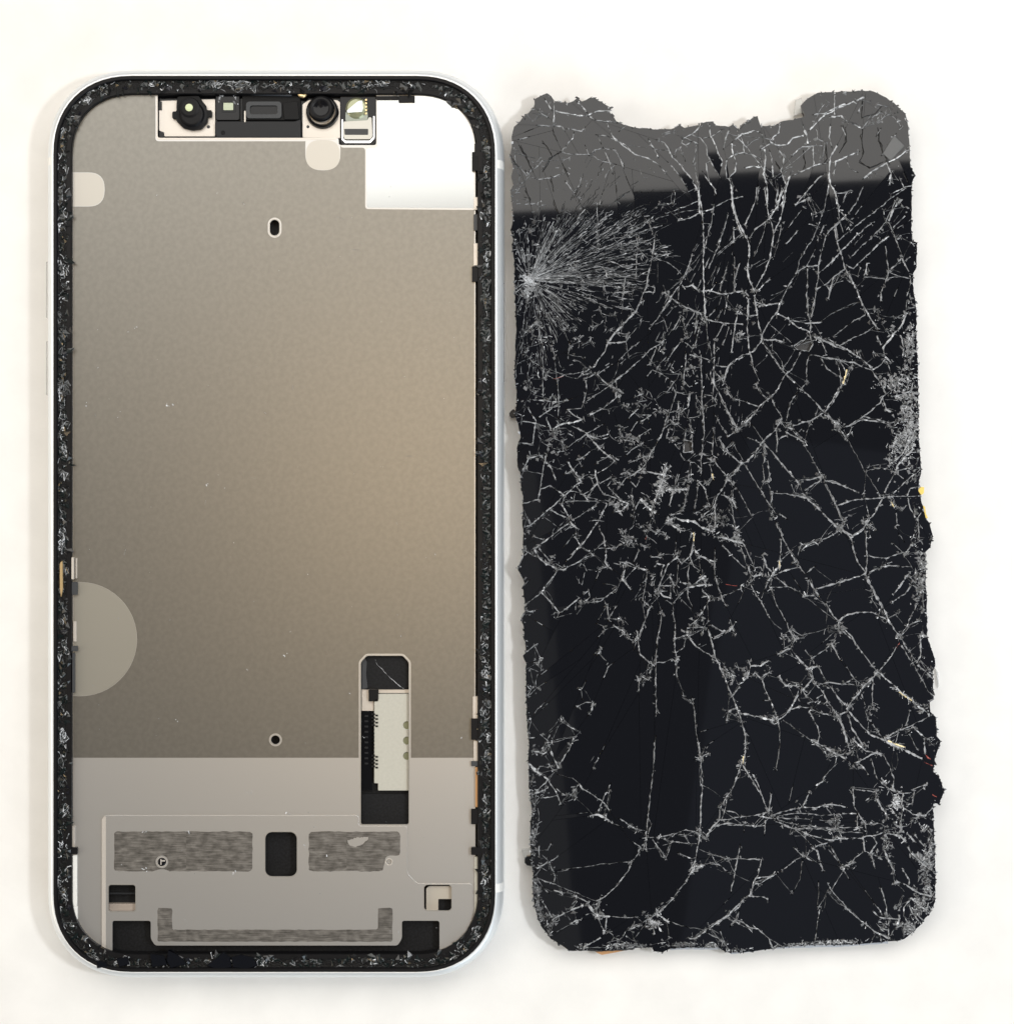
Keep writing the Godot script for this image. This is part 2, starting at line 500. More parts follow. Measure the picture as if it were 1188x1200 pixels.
	for i in 26:          # faint scratches and wipe marks
		var p := Vector2(rng.randf_range(110, 540), rng.randf_range(210, 870))
		if Rect2(412, 755, 78, 220).has_point(p):
			continue
		var d := Vector2.from_angle(rng.randf_range(-0.4, 1.9)) * rng.randf_range(2.0, 8.0)
		filament(s, PackedVector2Array([p, p + d * 0.5 + Vector2(rng.randfn(0, 0.5), 0), p + d]), rng.randf_range(0.4, 0.9), rng.randf_range(0.22, 0.4), 6.245, 0.3)
	put("dust_specks", s.mesh(), M.powder, ph).set_meta("kind", "stuff")

func connector(ph: Node3D) -> void:
	var tp := solid("black_tape", [rounded([424, 770, 478, 770, 478, 808, 424, 808], 5)], 4.4, 5.2, M.tape, ph)
	var s := Soup.new()
	var ln := [440, 773, 441, 777, 444, 781, 448, 784, 450, 787, 458, 795, 466, 802, 473, 807]
	filament(s, pl(ln), 1.6, 0.8, 5.2, 0.2)
	put("tape_crease", s.mesh(), M.powder, tp)
	solid("tape_flap", [pl([424, 773, 428, 772, 430, 776, 429, 790, 431, 806, 424, 808])], 4.4, 5.35, M.grey, tp)
	var bd := solid("connector_board", [pl([424, 808, 479, 808, 479, 812, 424, 812]), pl([424, 812, 438, 812, 438, 833, 424, 833])], 4.4, 5.0, M.nickel, ph)
	solid("black_block", [pl([432, 808.5, 443.5, 808.5, 443.5, 820, 439, 820, 439, 822, 432, 822])], 5.0, 5.7, M.black, bd)
	var body := solid("shield_cover", carve([rounded([443, 813, 479, 813, 479, 926.5, 443, 926.5, 443, 918, 438.5, 918, 438.5, 822, 443, 822], 1)], [disc(477, 850, 4.6), disc(477, 868, 4.6), disc(477, 886, 4.6)]), 4.4, 5.55, M.beige, ph, 0.06)
	for y in [850, 868, 886]:
		solid("shield_dimple", [disc(477, y, 4.6)], 4.4, 5.3, M.lens_a, body)
	solid("socket_strip", [pl([424, 833, 436, 833, 436, 926, 424, 926])], 4.4, 5.1, M.gloss, ph)
	for y0 in [836, 884.5]:
		for i in 4:
			solid("pin", [pl([435.5, y0 + i * 4.2, 439.5, y0 + i * 4.2, 439.5, y0 + i * 4.2 + 2.2, 435.5, y0 + i * 4.2 + 2.2])], 4.4, 5.66, M.black, body)
			solid("pin", [pl([440, y0 + 1.5 + i * 4.2, 443, y0 + 1.5 + i * 4.2, 443, y0 + 3.5 + i * 4.2, 440, y0 + 3.5 + i * 4.2])], 4.4, 5.64, M.black, body)
	for i in 7:
		solid("contact", [pl([436.2, 854 + i * 4.4, 438.6, 854 + i * 4.4, 438.6, 856 + i * 4.4, 436.2, 856 + i * 4.4])], 4.4, 5.65, M.gloss, body)
	for i in 10:
		solid("contact", [pl([427.5, 838 + i * 6.2, 431.5, 838 + i * 6.2, 431.5, 840 + i * 6.2, 427.5, 840 + i * 6.2])], 5.0, 5.18, M.dark_grey, body)
	solid("foam_pad", [pl([424, 930.5, 479, 930.5, 479, 966, 424, 966])], 4.4, 5.0, M.tape, ph)

func sensors(ph: Node3D) -> void:
	solid("sensor_bay", [pl([186, 104, 441, 104, 441, 170, 397, 170, 397, 162, 186, 162])], 4.4, 5.0, M.gloss, ph)
	# dot projector: nickel bracket, black body with ears, pale lens
	var dp := solid("projector_bracket", [rounded([188.5, 118, 252.5, 116, 252.5, 160, 192.5, 160, 192.5, 155.5, 186.5, 153, 186.5, 122], 1.5)], 5.0, 5.6, M.nickel, ph, 0.05)
	solid("bracket_corner", [pl([187, 154, 192.5, 155, 192.5, 161, 187, 161])], 5.0, 5.75, M.gloss, dp)
	solid("bracket_corner", [pl([186.5, 119, 190, 119, 190, 129, 186.5, 129])], 5.0, 5.75, M.gloss, dp)
	var pr := solid("projector_body", [rounded([208, 113, 233, 112, 237, 118, 242, 124, 242, 129, 248.5, 129, 248.5, 137, 243.5, 137, 243.5, 143, 236, 151, 226, 152.5, 215, 150, 207, 142, 206.5, 139, 202, 139, 202, 130.5, 207, 130.5, 207, 122], 2)], 5.6, 6.4, M.black, ph, 0.06)
	put("projector_tube", lathe(225, 134, [0.01, 6.86, 11.5, 6.86, 13, 6.8, 15, 6.5, 17.5, 6.4], K(6.6)), M.lip, pr)
	put("projector_tube", lathe(222.5, 126.5, [0.01, 7.0, 9.0, 7.0, 11.5, 6.9, 12.5, 6.5], K(6.8)), M.lip, pr)
	put("projector_lens", lathe(221.8, 126, [0.01, 7.14, 2.5, 7.12, 4.4, 7.05, 4.6, 6.95], K(7.0), 20), M.pale_lens, pr)
	put("rivet", lathe(244.5, 148.7, [0.01, 5.66, 1.6, 5.66, 2.0, 5.6], K(5.6), 12), M.grey, dp)
	# flood illuminator under a blob of clear resin
	var fl := solid("flood_module", [rounded([253, 107, 281, 105, 281, 141, 253, 141], 3)], 5.0, 5.9, M.gloss, ph, 0.08)
	solid("emitter_chip", [rounded([262, 120.5, 273.5, 120.5, 273.5, 129, 262, 129], 1)], 5.9, 6.0, mat(0.45, 0.5, 0.36, 0.3), fl)
	solid("emitter_frame", carve([rounded([259.5, 118, 276.5, 118, 276.5, 131.5, 259.5, 131.5], 1.5)], [rr(261.8, 120.2, 273.8, 129.3, 0.8)]), 5.9, 5.98, M.dark_grey, fl)
	var s := Soup.new()
	for i in 34:
		var a := rng.randf_range(PI * 0.95, TAU * 1.02)
		chip(s, Vector2(267, 121) + Vector2(cos(a) * 10.5, sin(a) * 14) + Vector2(rng.randfn(0, 1), rng.randfn(0, 1)), rng.randf_range(0.5, 1.6), 6.0, rng.randf_range(0.1, 0.7), 0.1)
	put("resin_flecks", s.mesh(), M.powder, fl).set_meta("kind", "stuff")
	# ear speaker
	var sp := solid("speaker_block", [rounded([284, 106, 352, 104, 352, 141, 284, 141], 2)], 5.0, 5.9, M.black, ph, 0.06)
	solid("speaker_bar", [rounded([291, 103.5, 342, 104.5, 342, 112.5, 291, 111], 2)], 5.9, 6.6, mat(0.05, 0.056, 0.066, 0.25), sp, 0.1)
	solid("speaker_ring", carve([rr(288.5, 119, 330, 138.5, 4)], [rr(293, 123.5, 325.5, 134, 3)]), 5.9, 6.35, M.grey, sp)
	solid("speaker_slot", [rr(293, 123.5, 325.5, 134, 3)], 5.9, 5.95, M.gloss, sp)
	solid("speaker_cap", [rounded([331, 121, 349, 118, 351, 140, 333, 140], 2)], 5.9, 6.2, M.black, sp, 0.06)
	solid("gold_pin", [pl([286.4, 130, 288, 130, 288, 143, 286.4, 143])], 5.9, 6.3, M.nickel, sp)
	solid("lower_bar", [rounded([252.5, 143, 258, 142, 346, 142, 352.5, 139.5, 353, 161, 254.5, 161, 252, 156], 2)], 5.0, 6.25, M.dark_grey, ph, 0.08)
	put("rivet", lathe(261.5, 155.5, [0.01, 6.32, 2.0, 6.32, 2.6, 6.24], K(6.3), 14), M.black, ph)
	solid("top_bridge", [pl([186, 103, 440, 101, 440, 107, 345, 107, 340, 104, 290, 104, 280, 107, 186, 112])], 5.0, 6.5, M.lip, ph)
	# little gilt screw
	var sc := put("gilt_screw", lathe(354.3, 108.5, [1.6, 6.6, 2.2, 6.85, 4.4, 6.9, 5.6, 6.75, 6.0, 6.4], K(6.8), 20), M.gold, ph)
	put("screw_socket", lathe(354.3, 108.5, [0.01, 6.55, 1.9, 6.6], K(6.8), 14), M.dark_grey, sc)
	var gb := Soup.new()
	for i in 12:
		chip(gb, Vector2(rng.randf_range(340, 350), rng.randf_range(101, 107)), rng.randf_range(0.8, 2.0), 6.7, rng.randf_range(0.35, 0.8), 0.12)
	put("solder_flecks", gb.mesh(), M.powder, sc).set_meta("kind", "stuff")
	# front camera
	var cm := solid("camera_bracket", [rounded([354.5, 122, 362, 117, 395, 117, 400.5, 121, 400.5, 162, 354.5, 161.5], 2)], 5.0, 5.6, M.nickel, ph, 0.05)
	put("camera_barrel", lathe(377.5, 130.5, [15.5, 6.7, 17.0, 6.68, 18.6, 6.45, 19.4, 5.9, 19.6, 5.5], K(6.5)), M.gloss, cm)
	put("camera_barrel", lathe(376.2, 126.5, [8.5, 7.0, 10.5, 7.1, 12.5, 7.08, 14.2, 6.9, 15.4, 6.5], K(7.0)), M.lip, cm)
	put("camera_lens", lathe(376.2, 126.5, [0.01, 6.86, 4.5, 6.9, 8.8, 7.02], K(7.0)), M.gloss, cm)
	put("rivet", lathe(361, 148.5, [0.01, 5.66, 1.4, 5.66, 1.8, 5.6], K(5.6), 12), M.grey, cm)
	# infrared camera at the end of the row
	var ir := solid("infrared_frame", [rounded([398.5, 108, 437, 108, 441, 113, 441, 169.5, 398.5, 169.5], 4)], 5.0, 5.7, M.gloss, ph, 0.08)
	put("infrared_lens", lathe(418, 127, [0.01, 6.35, 6, 6.3, 10.5, 6.15, 12.8, 5.9, 13.2, 5.6], K(6.0)), M.lens_a, ir)
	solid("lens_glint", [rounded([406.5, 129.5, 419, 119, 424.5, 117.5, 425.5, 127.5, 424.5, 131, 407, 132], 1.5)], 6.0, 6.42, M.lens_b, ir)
	for y in [117, 121, 125, 129, 133]:
		solid("gold_pin", [disc(429, y, 1.15, 10)], 5.6, 6.2, M.gold, ir)
	solid("infrared_base", [rounded([405, 131, 431, 131, 431, 142, 427, 143.5, 409, 143.5, 405, 142], 2)], 5.7, 5.95, mat(0.3, 0.33, 0.28, 0.3), ir)
	solid("white_block", [rounded([402.5, 142.5, 431, 141, 432, 137.5, 435.5, 137.5, 436.5, 160, 434, 163, 404, 163, 402.5, 160], 1.5)], 5.7, 6.1, mat(0.62, 0.6, 0.54, 0.4), ir)
	solid("label_bar", [rounded([403.5, 151, 431.5, 151, 431.5, 158, 404, 158], 1)], 6.1, 6.14, M.grey, ir)
	solid("chrome_edge", carve([rounded([400.5, 140, 402, 140, 402, 162, 405, 165, 433, 165, 437.5, 161, 437.5, 136, 439, 136, 439, 162, 434, 167.5, 404.5, 167.5, 400.5, 163.5], 0.8)], []), 5.7, 6.0, M.chrome, ir)

func edge_clips(ph: Node3D) -> void:
	# little tabs and metal clips along the inside of the rim: [x0, y0, x1, y1, top mm, material]
	for c in [
		[553, 178, 561, 200, 7.05, "black"], [556, 168, 566, 184, 7.1, "lip"], [555, 231, 562, 246, 6.5, "nickel"], [555, 251, 562, 270, 6.6, "grey"], [555, 285, 562, 312, 6.4, "nickel"], [553, 312, 562, 330, 6.9, "lip"],
		[554, 816, 561, 843, 6.45, "nickel"], [552, 842, 562, 867, 6.9, "lip"], [555, 868, 562, 892, 6.45, "nickel"], [552, 892, 564, 898, 6.8, "grey"], [557, 899, 562, 946, 6.7, "copper"], [552, 948, 563, 966, 6.9, "lip"],
		[552, 993, 572, 1002, 7.12, "lip"], [556, 1004, 562, 1082, 6.5, "beige"], [84, 653, 87, 679, 7.1, "nickel"], [89, 654, 90.5, 678, 6.6, "nickel"], [83, 682, 91, 697, 6.9, "grey"], [86, 728, 90, 752, 6.4, "nickel"], [84, 757, 91, 763, 7.1, "grey"],
		[85, 765, 87.5, 812, 7.14, "grey"], [84.5, 968, 88, 994, 6.5, "nickel"], [82, 993, 91, 1001, 7.0, "lip"], [85.5, 1002, 90.5, 1062, 6.5, "white"], [86.5, 1062, 91, 1082, 6.5, "white"], [441, 112.5, 467, 117, 6.5, "lip"], [467, 112, 486, 120, 6.6, "lip"],
	]:
		solid("clip" if c[5] != "copper" else "copper_spring", [rounded([c[0], c[1], c[2], c[1], c[2], c[3], c[0], c[3]], 1)], 5.6, c[4], M[c[5]], ph, 0.04)
	solid("corner_clip", [rounded([548, 1088, 556, 1079, 561, 1084, 556, 1095], 1)], 5.6, 7.0, M.lip, ph, 0.06)
	solid("corner_clip", [rounded([530, 1111, 535, 1104, 542, 1108, 536, 1119, 524, 1122, 518, 1124, 517, 1118], 1)], 5.6, 7.0, M.lip, ph, 0.06)
	solid("corner_clip", [rounded([91, 1084, 102, 1096, 98, 1102, 88, 1090], 1)], 5.6, 7.0, M.dark_grey, ph, 0.06)
	solid("corner_clip", [rounded([104, 1101, 124, 1114, 130, 1118, 128, 1124, 112, 1118, 100, 1108], 1)], 5.6, 7.0, M.lip, ph, 0.06)
	solid("gilt_spring", [rounded([70.5, 660, 73.5, 657, 74, 690, 72, 700, 70.5, 690], 1)], 7.0, 7.55, M.gold, ph, 0.06)
	solid("rim_glint", [rounded([522, 117, 538, 122, 543, 123, 530, 124], 1)], 6.9, 7.2, M.grey, ph)

func clump(p: Vector2) -> float:
	return 1.25 * noise.get_noise_2d(p.x * 0.75 + 90.0, p.y * 0.75) + 0.45 * noise.get_noise_2d(p.x * 5.0 + 500.0, p.y * 5.0)

func crumbs(ph: Node3D) -> void:
	var grey := Soup.new()
	var dark := Soup.new()
	var loops := []
	for k in 9:
		loops.append(rim_table(5.0 + k * 1.75))
	for i in 2600:
		var k := clampi(int(absf(rng.randfn(3.4, 2.0))), 0, 8)
		var lp: PackedVector2Array = loops[k]
		var p := lp[rng.randi_range(0, lp.size() - 1)] + Vector2(rng.randfn(0, 0.9), rng.randfn(0, 0.9))
		var calm := 0.45 if (p.x > 480 and p.y < 700) or (p.y > 1100 and p.x > 330) else 1.0
		if clump(p) > 0.08 and rng.randf() < 0.4 * calm:
			chip(grey, p, rng.randf_range(0.3, 1.3), 7.02 + rng.randf() * 0.25, pow(rng.randf(), 2.4) * 0.7 * calm + 0.02, 0.16)
		elif rng.randf() < 0.6:
			chip(dark, p, rng.randf_range(1.0, 3.6), 7.0 + rng.randf() * 0.2, 0.008, 0.1)
	# lumps of old glue that blur the inner edge
	for i in 330:
		var lp: PackedVector2Array = loops[rng.randi_range(5, 8)]
		var p := lp[rng.randi_range(0, lp.size() - 1)]
		if clump(p) > -0.15:
			chip(dark, p + Vector2(rng.randfn(0, 1.0), rng.randfn(0, 1.0)), rng.randf_range(2.0, 4.6), 7.12, 0.008 + 0.014 * rng.randf(), 0.45)
	# slivers of glass caught in the groove: their bright edges, arcs and hairs
	for i in 1150:
		var lp: PackedVector2Array = loops[rng.randi_range(0, 6)]
		var j := rng.randi_range(0, lp.size() - 14)
		var calm := 0.5 if (lp[j].x > 480 and lp[j].y < 700) or (lp[j].y > 1100 and lp[j].x > 330) else 1.0
		if clump(lp[j]) < -0.02 or rng.randf() > calm:
			continue
		var w := PackedVector2Array()
		var ctr := lp[j + 4]
		var along := (lp[j + 8] - lp[j]).normalized()
		var tone := (0.14 + 0.8 * pow(rng.randf(), 1.8)) * (0.5 + 0.5 * calm)
		if rng.randf() < 0.45:
			var n := rng.randi_range(3, 5)
			var a := rng.randf() * TAU
			var ra := rng.randf_range(1.8, 5.0)
			for e in n + 1 - (1 if rng.randf() < 0.5 else 0):
				var v := Vector2.from_angle(a + TAU * (e % n) / n) * ra * (0.8 + 0.3 * sin(e * 2.1 + a))
				w.append(ctr + v + along * along.dot(v) * 0.5)
			chip(dark, ctr, ra * 0.9, 7.1, 0.02, 0.1)
		else:
			var a := along.angle() + rng.randfn(0, 0.5)
			var sweep := rng.randfn(0, 1.2)
			var q := ctr
			for e in 5:
				w.append(q)
				q += Vector2.from_angle(a + sweep * e / 4.0) * rng.randf_range(0.8, 2.4)
		filament(grey, w, rng.randf_range(0.9, 2.6), tone, 7.2, 0.0)
	put("glass_crumbs", grey.mesh(), M.powder, ph, "pale crushed glass left stuck in the rim").set_meta("kind", "stuff")
	var dk: StandardMaterial3D = M.powder.duplicate()
	dk.roughness = 0.22
	put("glass_crumbs", dark.mesh(), dk, ph, "black glass crumbs left stuck in the rim").set_meta("kind", "stuff")
	# larger splinters lodged along the bottom edge
	for c in [
		[176, 1118, 192, 1120, 196, 1131, 178, 1134], [197, 1114, 208, 1119, 220, 1130, 200, 1135, 195, 1126], [242, 1132, 252, 1124, 262, 1116, 270, 1122, 272, 1134, 255, 1137],
		[271, 1122, 282, 1119, 296, 1122, 302, 1132, 290, 1136, 273, 1134], [112, 1126, 124, 1128, 127, 1133, 114, 1135], [136, 1124, 150, 1121, 152, 1130, 140, 1134],
	]:
		solid("glass_splinter", [pl(c)], 6.4, rng.randf_range(7.3, 7.9), M.glass, ph, 0.12)

func rim_table(inset: float) -> PackedVector2Array:
	var q := squircle(L + inset, T + inset, R - inset, B - inset, RAD - inset * 0.9)
	var o := PackedVector2Array()
	for i in q.size():
		var e := q[i].distance_to(q[(i + 1) % q.size()])
		for j in maxi(1, int(e / 1.2)):
			o.append(q[i].lerp(q[(i + 1) % q.size()], float(j) / maxi(1, int(e / 1.2))))
	return o

# ---------------------------------------------------------------- crushed glass
func powder(b: float) -> Color:
	return Color(b * 0.965, b, b * 1.05)

func chip(s: Soup, p: Vector2, r: float, h: float, b: float, lift: float) -> void:      # a splinter: a low faceted pyramid of 3 to 5 sides
	var k := K(h)
	var n := rng.randi_range(3, 4)
	var a0 := rng.randf() * TAU
	var ax := Vector2.from_angle(rng.randf() * TAU)
	var el := rng.randf_range(1.0, 2.4)
	var ring := []
	for i in n:
		var d := Vector2.from_angle(a0 + TAU * i / n + rng.randf_range(-0.3, 0.3)) * r * rng.randf_range(0.6, 1.1)
		d += ax * ax.dot(d) * (el - 1.0)
		ring.append(P(p + d, h - 0.03 + rng.randf() * lift * 0.5, k))
	var top := P(p + Vector2(rng.randfn(0, r * 0.25), rng.randfn(0, r * 0.25)), h + lift * rng.randf_range(0.4, 1.0), k)
	var col := powder(b)
	for i in n:
		s.up(ring[i], ring[(i + 1) % n], top, col)

func filament(s: Soup, line: PackedVector2Array, w: float, b: float, h: float, gaps := 0.12) -> void:    # a ridge of crushed glass along a crack, uneven in width and tone
	var k := K(h)
	var last := []
	var seed_ := rng.randf() * 1000.0
	var run := 0.0
	for i in line.size() - 1:
		var a := line[i]
		var c := line[i + 1]
		var d := (c - a)
		var len := d.length()
		if len < 0.01:
			continue
		var side := Vector2(-d.y, d.x) / len
		var n := maxi(1, int(len / 1.8))
		for j in n + (1 if i == line.size() - 2 else 0):
			run += len / n
			var f := noise.get_noise_2d(run * 3.2 + seed_, seed_)
			var f2 := noise.get_noise_2d(run * 11.0, seed_ + 77.0)
			var wid := w * clampf(0.37 + f * 0.55 + f2 * 0.22, 0.12, 0.85) * 0.5
			if f2 + f < -0.55 + gaps * 0.6:
				wid *= 0.45
			var m := a.lerp(c, float(j) / n) + side * f2 * minf(w, 2.4) * 0.3
			var hh := h + 0.015 + wid * 0.03
			var now := [P(m + side * wid, h - 0.02, k), P(m + side * wid * f2, hh, k), P(m - side * wid, h - 0.02, k)]
			if last:
				var t := clampf(b * (0.85 + f * 0.8 + f2 * 0.35), 0.01, 0.9)
				if rng.randf() < 0.022 and b > 0.1:
					t = minf(0.9, t * 2.6)
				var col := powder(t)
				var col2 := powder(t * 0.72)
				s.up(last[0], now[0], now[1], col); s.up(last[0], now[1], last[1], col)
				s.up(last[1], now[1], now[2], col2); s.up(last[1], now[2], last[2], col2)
			last = now

func patch(x: float, y: float, rx: float, ry: float, deg: float, n: int, b: float, streak := 0.5) -> void:    # a place where the glass is ground to splinters
	var r := deg_to_rad(deg)
	var lean := r + rng.randfn(0, 0.3)
	for i in n:
		var q := Vector2(rng.randfn(0, 0.5) * rx, rng.randfn(0, 0.5) * ry).rotated(r)
		var p := Vector2(x, y) + q
		if not Geometry2D.is_point_in_polygon(p, outline_in):
			continue
		var z := rng.randf()
		if z < 0.1 + streak * 0.55:      # a hairline
			var d := Vector2.from_angle((lean if rng.randf() < 0.6 else lean + 1.2) + rng.randfn(0, 0.25)) * rng.randf_range(0.8, 3.4)
			filament(pow_s, PackedVector2Array([p - d, p + d * 0.1 + Vector2(rng.randfn(0, 0.4), rng.randfn(0, 0.4)), p + d]), rng.randf_range(0.8, 2.0), b * rng.randf_range(0.5, 1.5), POW, 0.0)
		elif z < 0.88:                  # a dim facet
			chip(pow_s, p, rng.randf_range(0.6, minf(2.6, 1.0 + 0.25 * minf(rx, ry))), POW - 0.02, clampf(b * rng.randf_range(0.04, 0.42), 0.01, 0.3), 0.03)
		else:                           # a glint
			chip(pow_s, p, rng.randf_range(0.3, 0.8), POW + 0.02, clampf(b * rng.randf_range(1.0, 2.2), 0.02, 0.9), 0.06)

# ---------------------------------------------------------------- the shattered screen
const TOP := 4.0            # height of the glass surface, mm
const POW := 4.05           # height at which crushed glass lies on it
var outline := PackedVector2Array()
var outline_in := PackedVector2Array()
var cracks := []            # [points, width, brightness]
var pow_s := Soup.new()
var bow := Curve.new()       # the broken sheet is slightly bowed at its upper end: its slope there, along its width
var knots := []             # [place, size, brightness] of badly broken spots
var ox := 0.0
var oy := 0.0

func at(x: float, y: float) -> void:          # the corner of the square of the plan that the next cracks are measured in
	ox = x; oy = y

func c(w: float, b: float, a: Array) -> void:       # a crack, in eighths of a u from that corner
	var p := PackedVector2Array()
	for i in a.size() / 2:
		p.append(Vector2(ox + a[2 * i] / 7.92, oy + a[2 * i + 1] / 7.92))
	cracks.append([p, w, b])

func dot(x: float, y: float, r: float, n: int, b: float) -> void:
	var p := Vector2(ox + x / 7.92, oy + y / 7.92)
	knots.append([p, r, b])
	if n > 40:
		knots.append([p + Vector2(rng.randfn(0, r * 0.7), rng.randfn(0, r * 0.7)), r, b])
	patch(p.x, p.y, r * 0.8, r * 0.8, rng.randf() * 180.0, int(n * 0.17) + 1, b * 0.9, 0.35)

func web() -> void:          # finer cracks that join the places where the glass is most broken
	for i in knots.size():
		var p: Vector2 = knots[i][0]
		var near := []
		for j in knots.size():
			var d := p.distance_to(knots[j][0])
			if j != i and d < 34.0 and d > 4.0:
				near.append([d, j])
		near.sort_custom(func(x, y): return x[0] < y[0])
		var want := 2 + int(rng.randf() * 2.2)
		for e in near.slice(0, want):
			if e[1] < i and rng.randf() < 0.6:
				continue
			var q: Vector2 = knots[e[1]][0]
			var a := p + Vector2(rng.randfn(0, 1.6), rng.randfn(0, 1.6))
			var z := q + (q - p) * rng.randf_range(-0.35, 0.12) + Vector2(rng.randfn(0, 1.6), rng.randfn(0, 1.6))
			var bend := (z - a).orthogonal() * rng.randfn(0, 0.05)
			var line := PackedVector2Array([a, a.lerp(z, 0.35) + bend, a.lerp(z, 0.7) + bend * 0.8, z])
			if Geometry2D.is_point_in_polygon(a, outline_in) and Geometry2D.is_point_in_polygon(z, outline_in):
				filament(pow_s, line, rng.randf_range(0.8, 1.7), (0.07 + 0.34 * pow(rng.randf(), 1.6)) * (1.35 if a.y < 235.0 else 1.0), POW, 0.0)

func wander(p: PackedVector2Array, amp: float) -> PackedVector2Array:
	var o := PackedVector2Array([p[0]])
	for i in p.size() - 1:
		var n := maxi(1, int(p[i].distance_to(p[i + 1]) / 5.0))
		for j in n:
			var t := float(j + 1) / n
			o.append(p[i].lerp(p[i + 1], t) + (Vector2(rng.randfn(0, amp), rng.randfn(0, amp)) if j < n - 1 else Vector2.ZERO))
	return o

func ragged_line(p: PackedVector2Array) -> PackedVector2Array:
	var o := PackedVector2Array()
	for q in p:
		o.append(q + Vector2(rng.randfn(0, 0.9), rng.randfn(0, 0.9)))
	return o

func screen() -> void:
	var sc := thing("phone_screen", "shattered black glass phone screen with a notch at its top, lying flat", "phone screen")
	outline = ragged(pl(screen_outline()), 4.2, 0.6)
	if Geometry2D.is_polygon_clockwise(outline):
		outline.reverse()
	outline_in = Geometry2D.offset_polygon(outline, 0.4)[0]
	trace()
	trace_south()
	trace_foot()
	bursts()
	for i in 300:            # the field of fine splinters between the blow and the middle of the sheet
		var p := Vector2(rng.randfn(735, 75), rng.randfn(490, 120))
		if p.y > 320.0 and p.y < 720.0:
			knots.append([p, 4.0, 0.25])
	web()
	for e in [[0.0, 0.0158], [0.2, 0.013], [0.34, 0.008], [0.48, 0.0032], [0.6, 0.0066], [0.8, 0.01], [0.94, 0.0]]:
		bow.add_point(Vector2(e[0], e[1]))
	# cut the glass along the cracks, the long ones first; a crack that ends inside a piece runs on as a hairline to the edge of that piece
	var shards := [[outline, bounds(outline)]]
	var order := []
	for e in cracks:
		if e[1] < 1.4 and e[2] < 0.2:
			continue
		e[0] = wander(e[0], 0.35)
		var run := 0.0
		for i in e[0].size() - 1:
			run += e[0][i].distance_to(e[0][i + 1])
		order.append([run * e[1], e])
	order.sort_custom(func(x, y): return x[0] > y[0])
	var missed := 0
	for oe in order:
		var e: Array = oe[1]
		var p: PackedVector2Array = e[0]
		var q := p.duplicate()
		q[0] += (p[0] - p[1]).normalized() * 2.6
		q[q.size() - 1] += (p[p.size() - 1] - p[p.size() - 2]).normalized() * 2.6
		var g := 0.4
		var bb := bounds(q).grow(2.0)
		var nxt := []
		for sh in shards:
			if not sh[1].intersects(bb):
				nxt.append(sh)
				continue
			var r := cut(sh[0], q, g)
			if r.is_empty():
				var w := q.duplicate()
				for tip in 2:
					var z: int = 0 if tip == 0 else w.size() - 1
					var d := (w[z] - w[1 if tip == 0 else z - 1]).normalized()
					var far := w[z]
					for i in 400:
						if not Geometry2D.is_point_in_polygon(far, sh[0]):
							break
						far += d * 1.5
					if tip == 0:
						w.insert(0, far + d)
					else:
						w.append(far + d)
				r = []
				for half in cut(sh[0], w, 0.13):
					var two := cut(half, q, g)
					if two.is_empty():
						r.append(half)
					else:
						r.append_array(two)
			if r.is_empty():
				missed += 1
				nxt.append(sh)
			else:
				for x in r:
					if absf(area_of(x)) > 1.0:
						nxt.append([x, bounds(x)])
		shards = nxt
	# the display module under the glass, and the glass shards on it
	var inner: PackedVector2Array = Geometry2D.offset_polygon(outline, -2.5)[0]
	solid("display_module", [inner], 0.0, TOP - 0.75, M.module, sc)
	var sized := []
	for sh in shards:
		var ar := absf(area_of(sh[0]))
		if ar > 2.0:
			sized.append([ar, sh[0]])
	sized.sort_custom(func(x, y): return x[0] > y[0])
	var small := Soup.new()
	for i in sized.size():
		var s := Soup.new() if i < 300 else small
		shard(s, sized[i][1], sized[i][0])
		if i < 300:
			put("shard" if i == 0 else "shard_%03d" % i, s.mesh(), M.glass, sc)
	put("small_shards", small.mesh(), M.glass, sc).set_meta("kind", "stuff")
	print("shards ", sized.size(), " missed ", missed)
	# crushed glass along every crack
	for e in cracks:
		if e[2] <= 0.0:         # an open, dark gap
			filament(pow_s, ragged_line(e[0]), e[1] * 1.15, 0.012, POW, 0.05)
			continue
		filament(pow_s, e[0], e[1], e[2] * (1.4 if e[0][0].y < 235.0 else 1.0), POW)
		if e[1] >= 2.0:
			var n: int = e[0].size()
			for i in n:
				if rng.randf() < 0.03:       # side spurs
					var q: Vector2 = e[0][i]
					var dv: Vector2 = (e[0][mini(i + 1, n - 1)] - e[0][maxi(i - 1, 0)]).normalized().rotated(rng.randf_range(0.5, 1.4) * (1 if rng.randf() < 0.5 else -1))
					filament(pow_s, PackedVector2Array([q, q + dv * rng.randf_range(1.5, 5.0)]), rng.randf_range(0.5, 1.4), e[2] * rng.randf_range(0.4, 1.0), POW, 0.2)
				for j in 2:               # dim, half-loosened facets beside the crack
					if rng.randf() < 0.22:
						chip(pow_s, e[0][i] + Vector2(rng.randfn(0, 1.2), rng.randfn(0, 1.2)), rng.randf_range(0.6, 1.9), POW - 0.03, e[2] * rng.randf_range(0.06, 0.4), 0.02)
				if rng.randf() < 0.08:
					chip(pow_s, e[0][i] + Vector2(rng.randfn(0, 0.8), rng.randfn(0, 0.8)), rng.randf_range(0.4, 0.4 + e[1] * 0.3), POW, clampf(e[2] * rng.randf_range(0.3, 1.6), 0.02, 0.88), 0.08)
			if e[1] >= 2.5:
				for q in [e[0][0], e[0][n - 1]]:
					patch(q.x, q.y, 1.6, 1.6, 0, 2, e[2] * 0.7, 0.2)
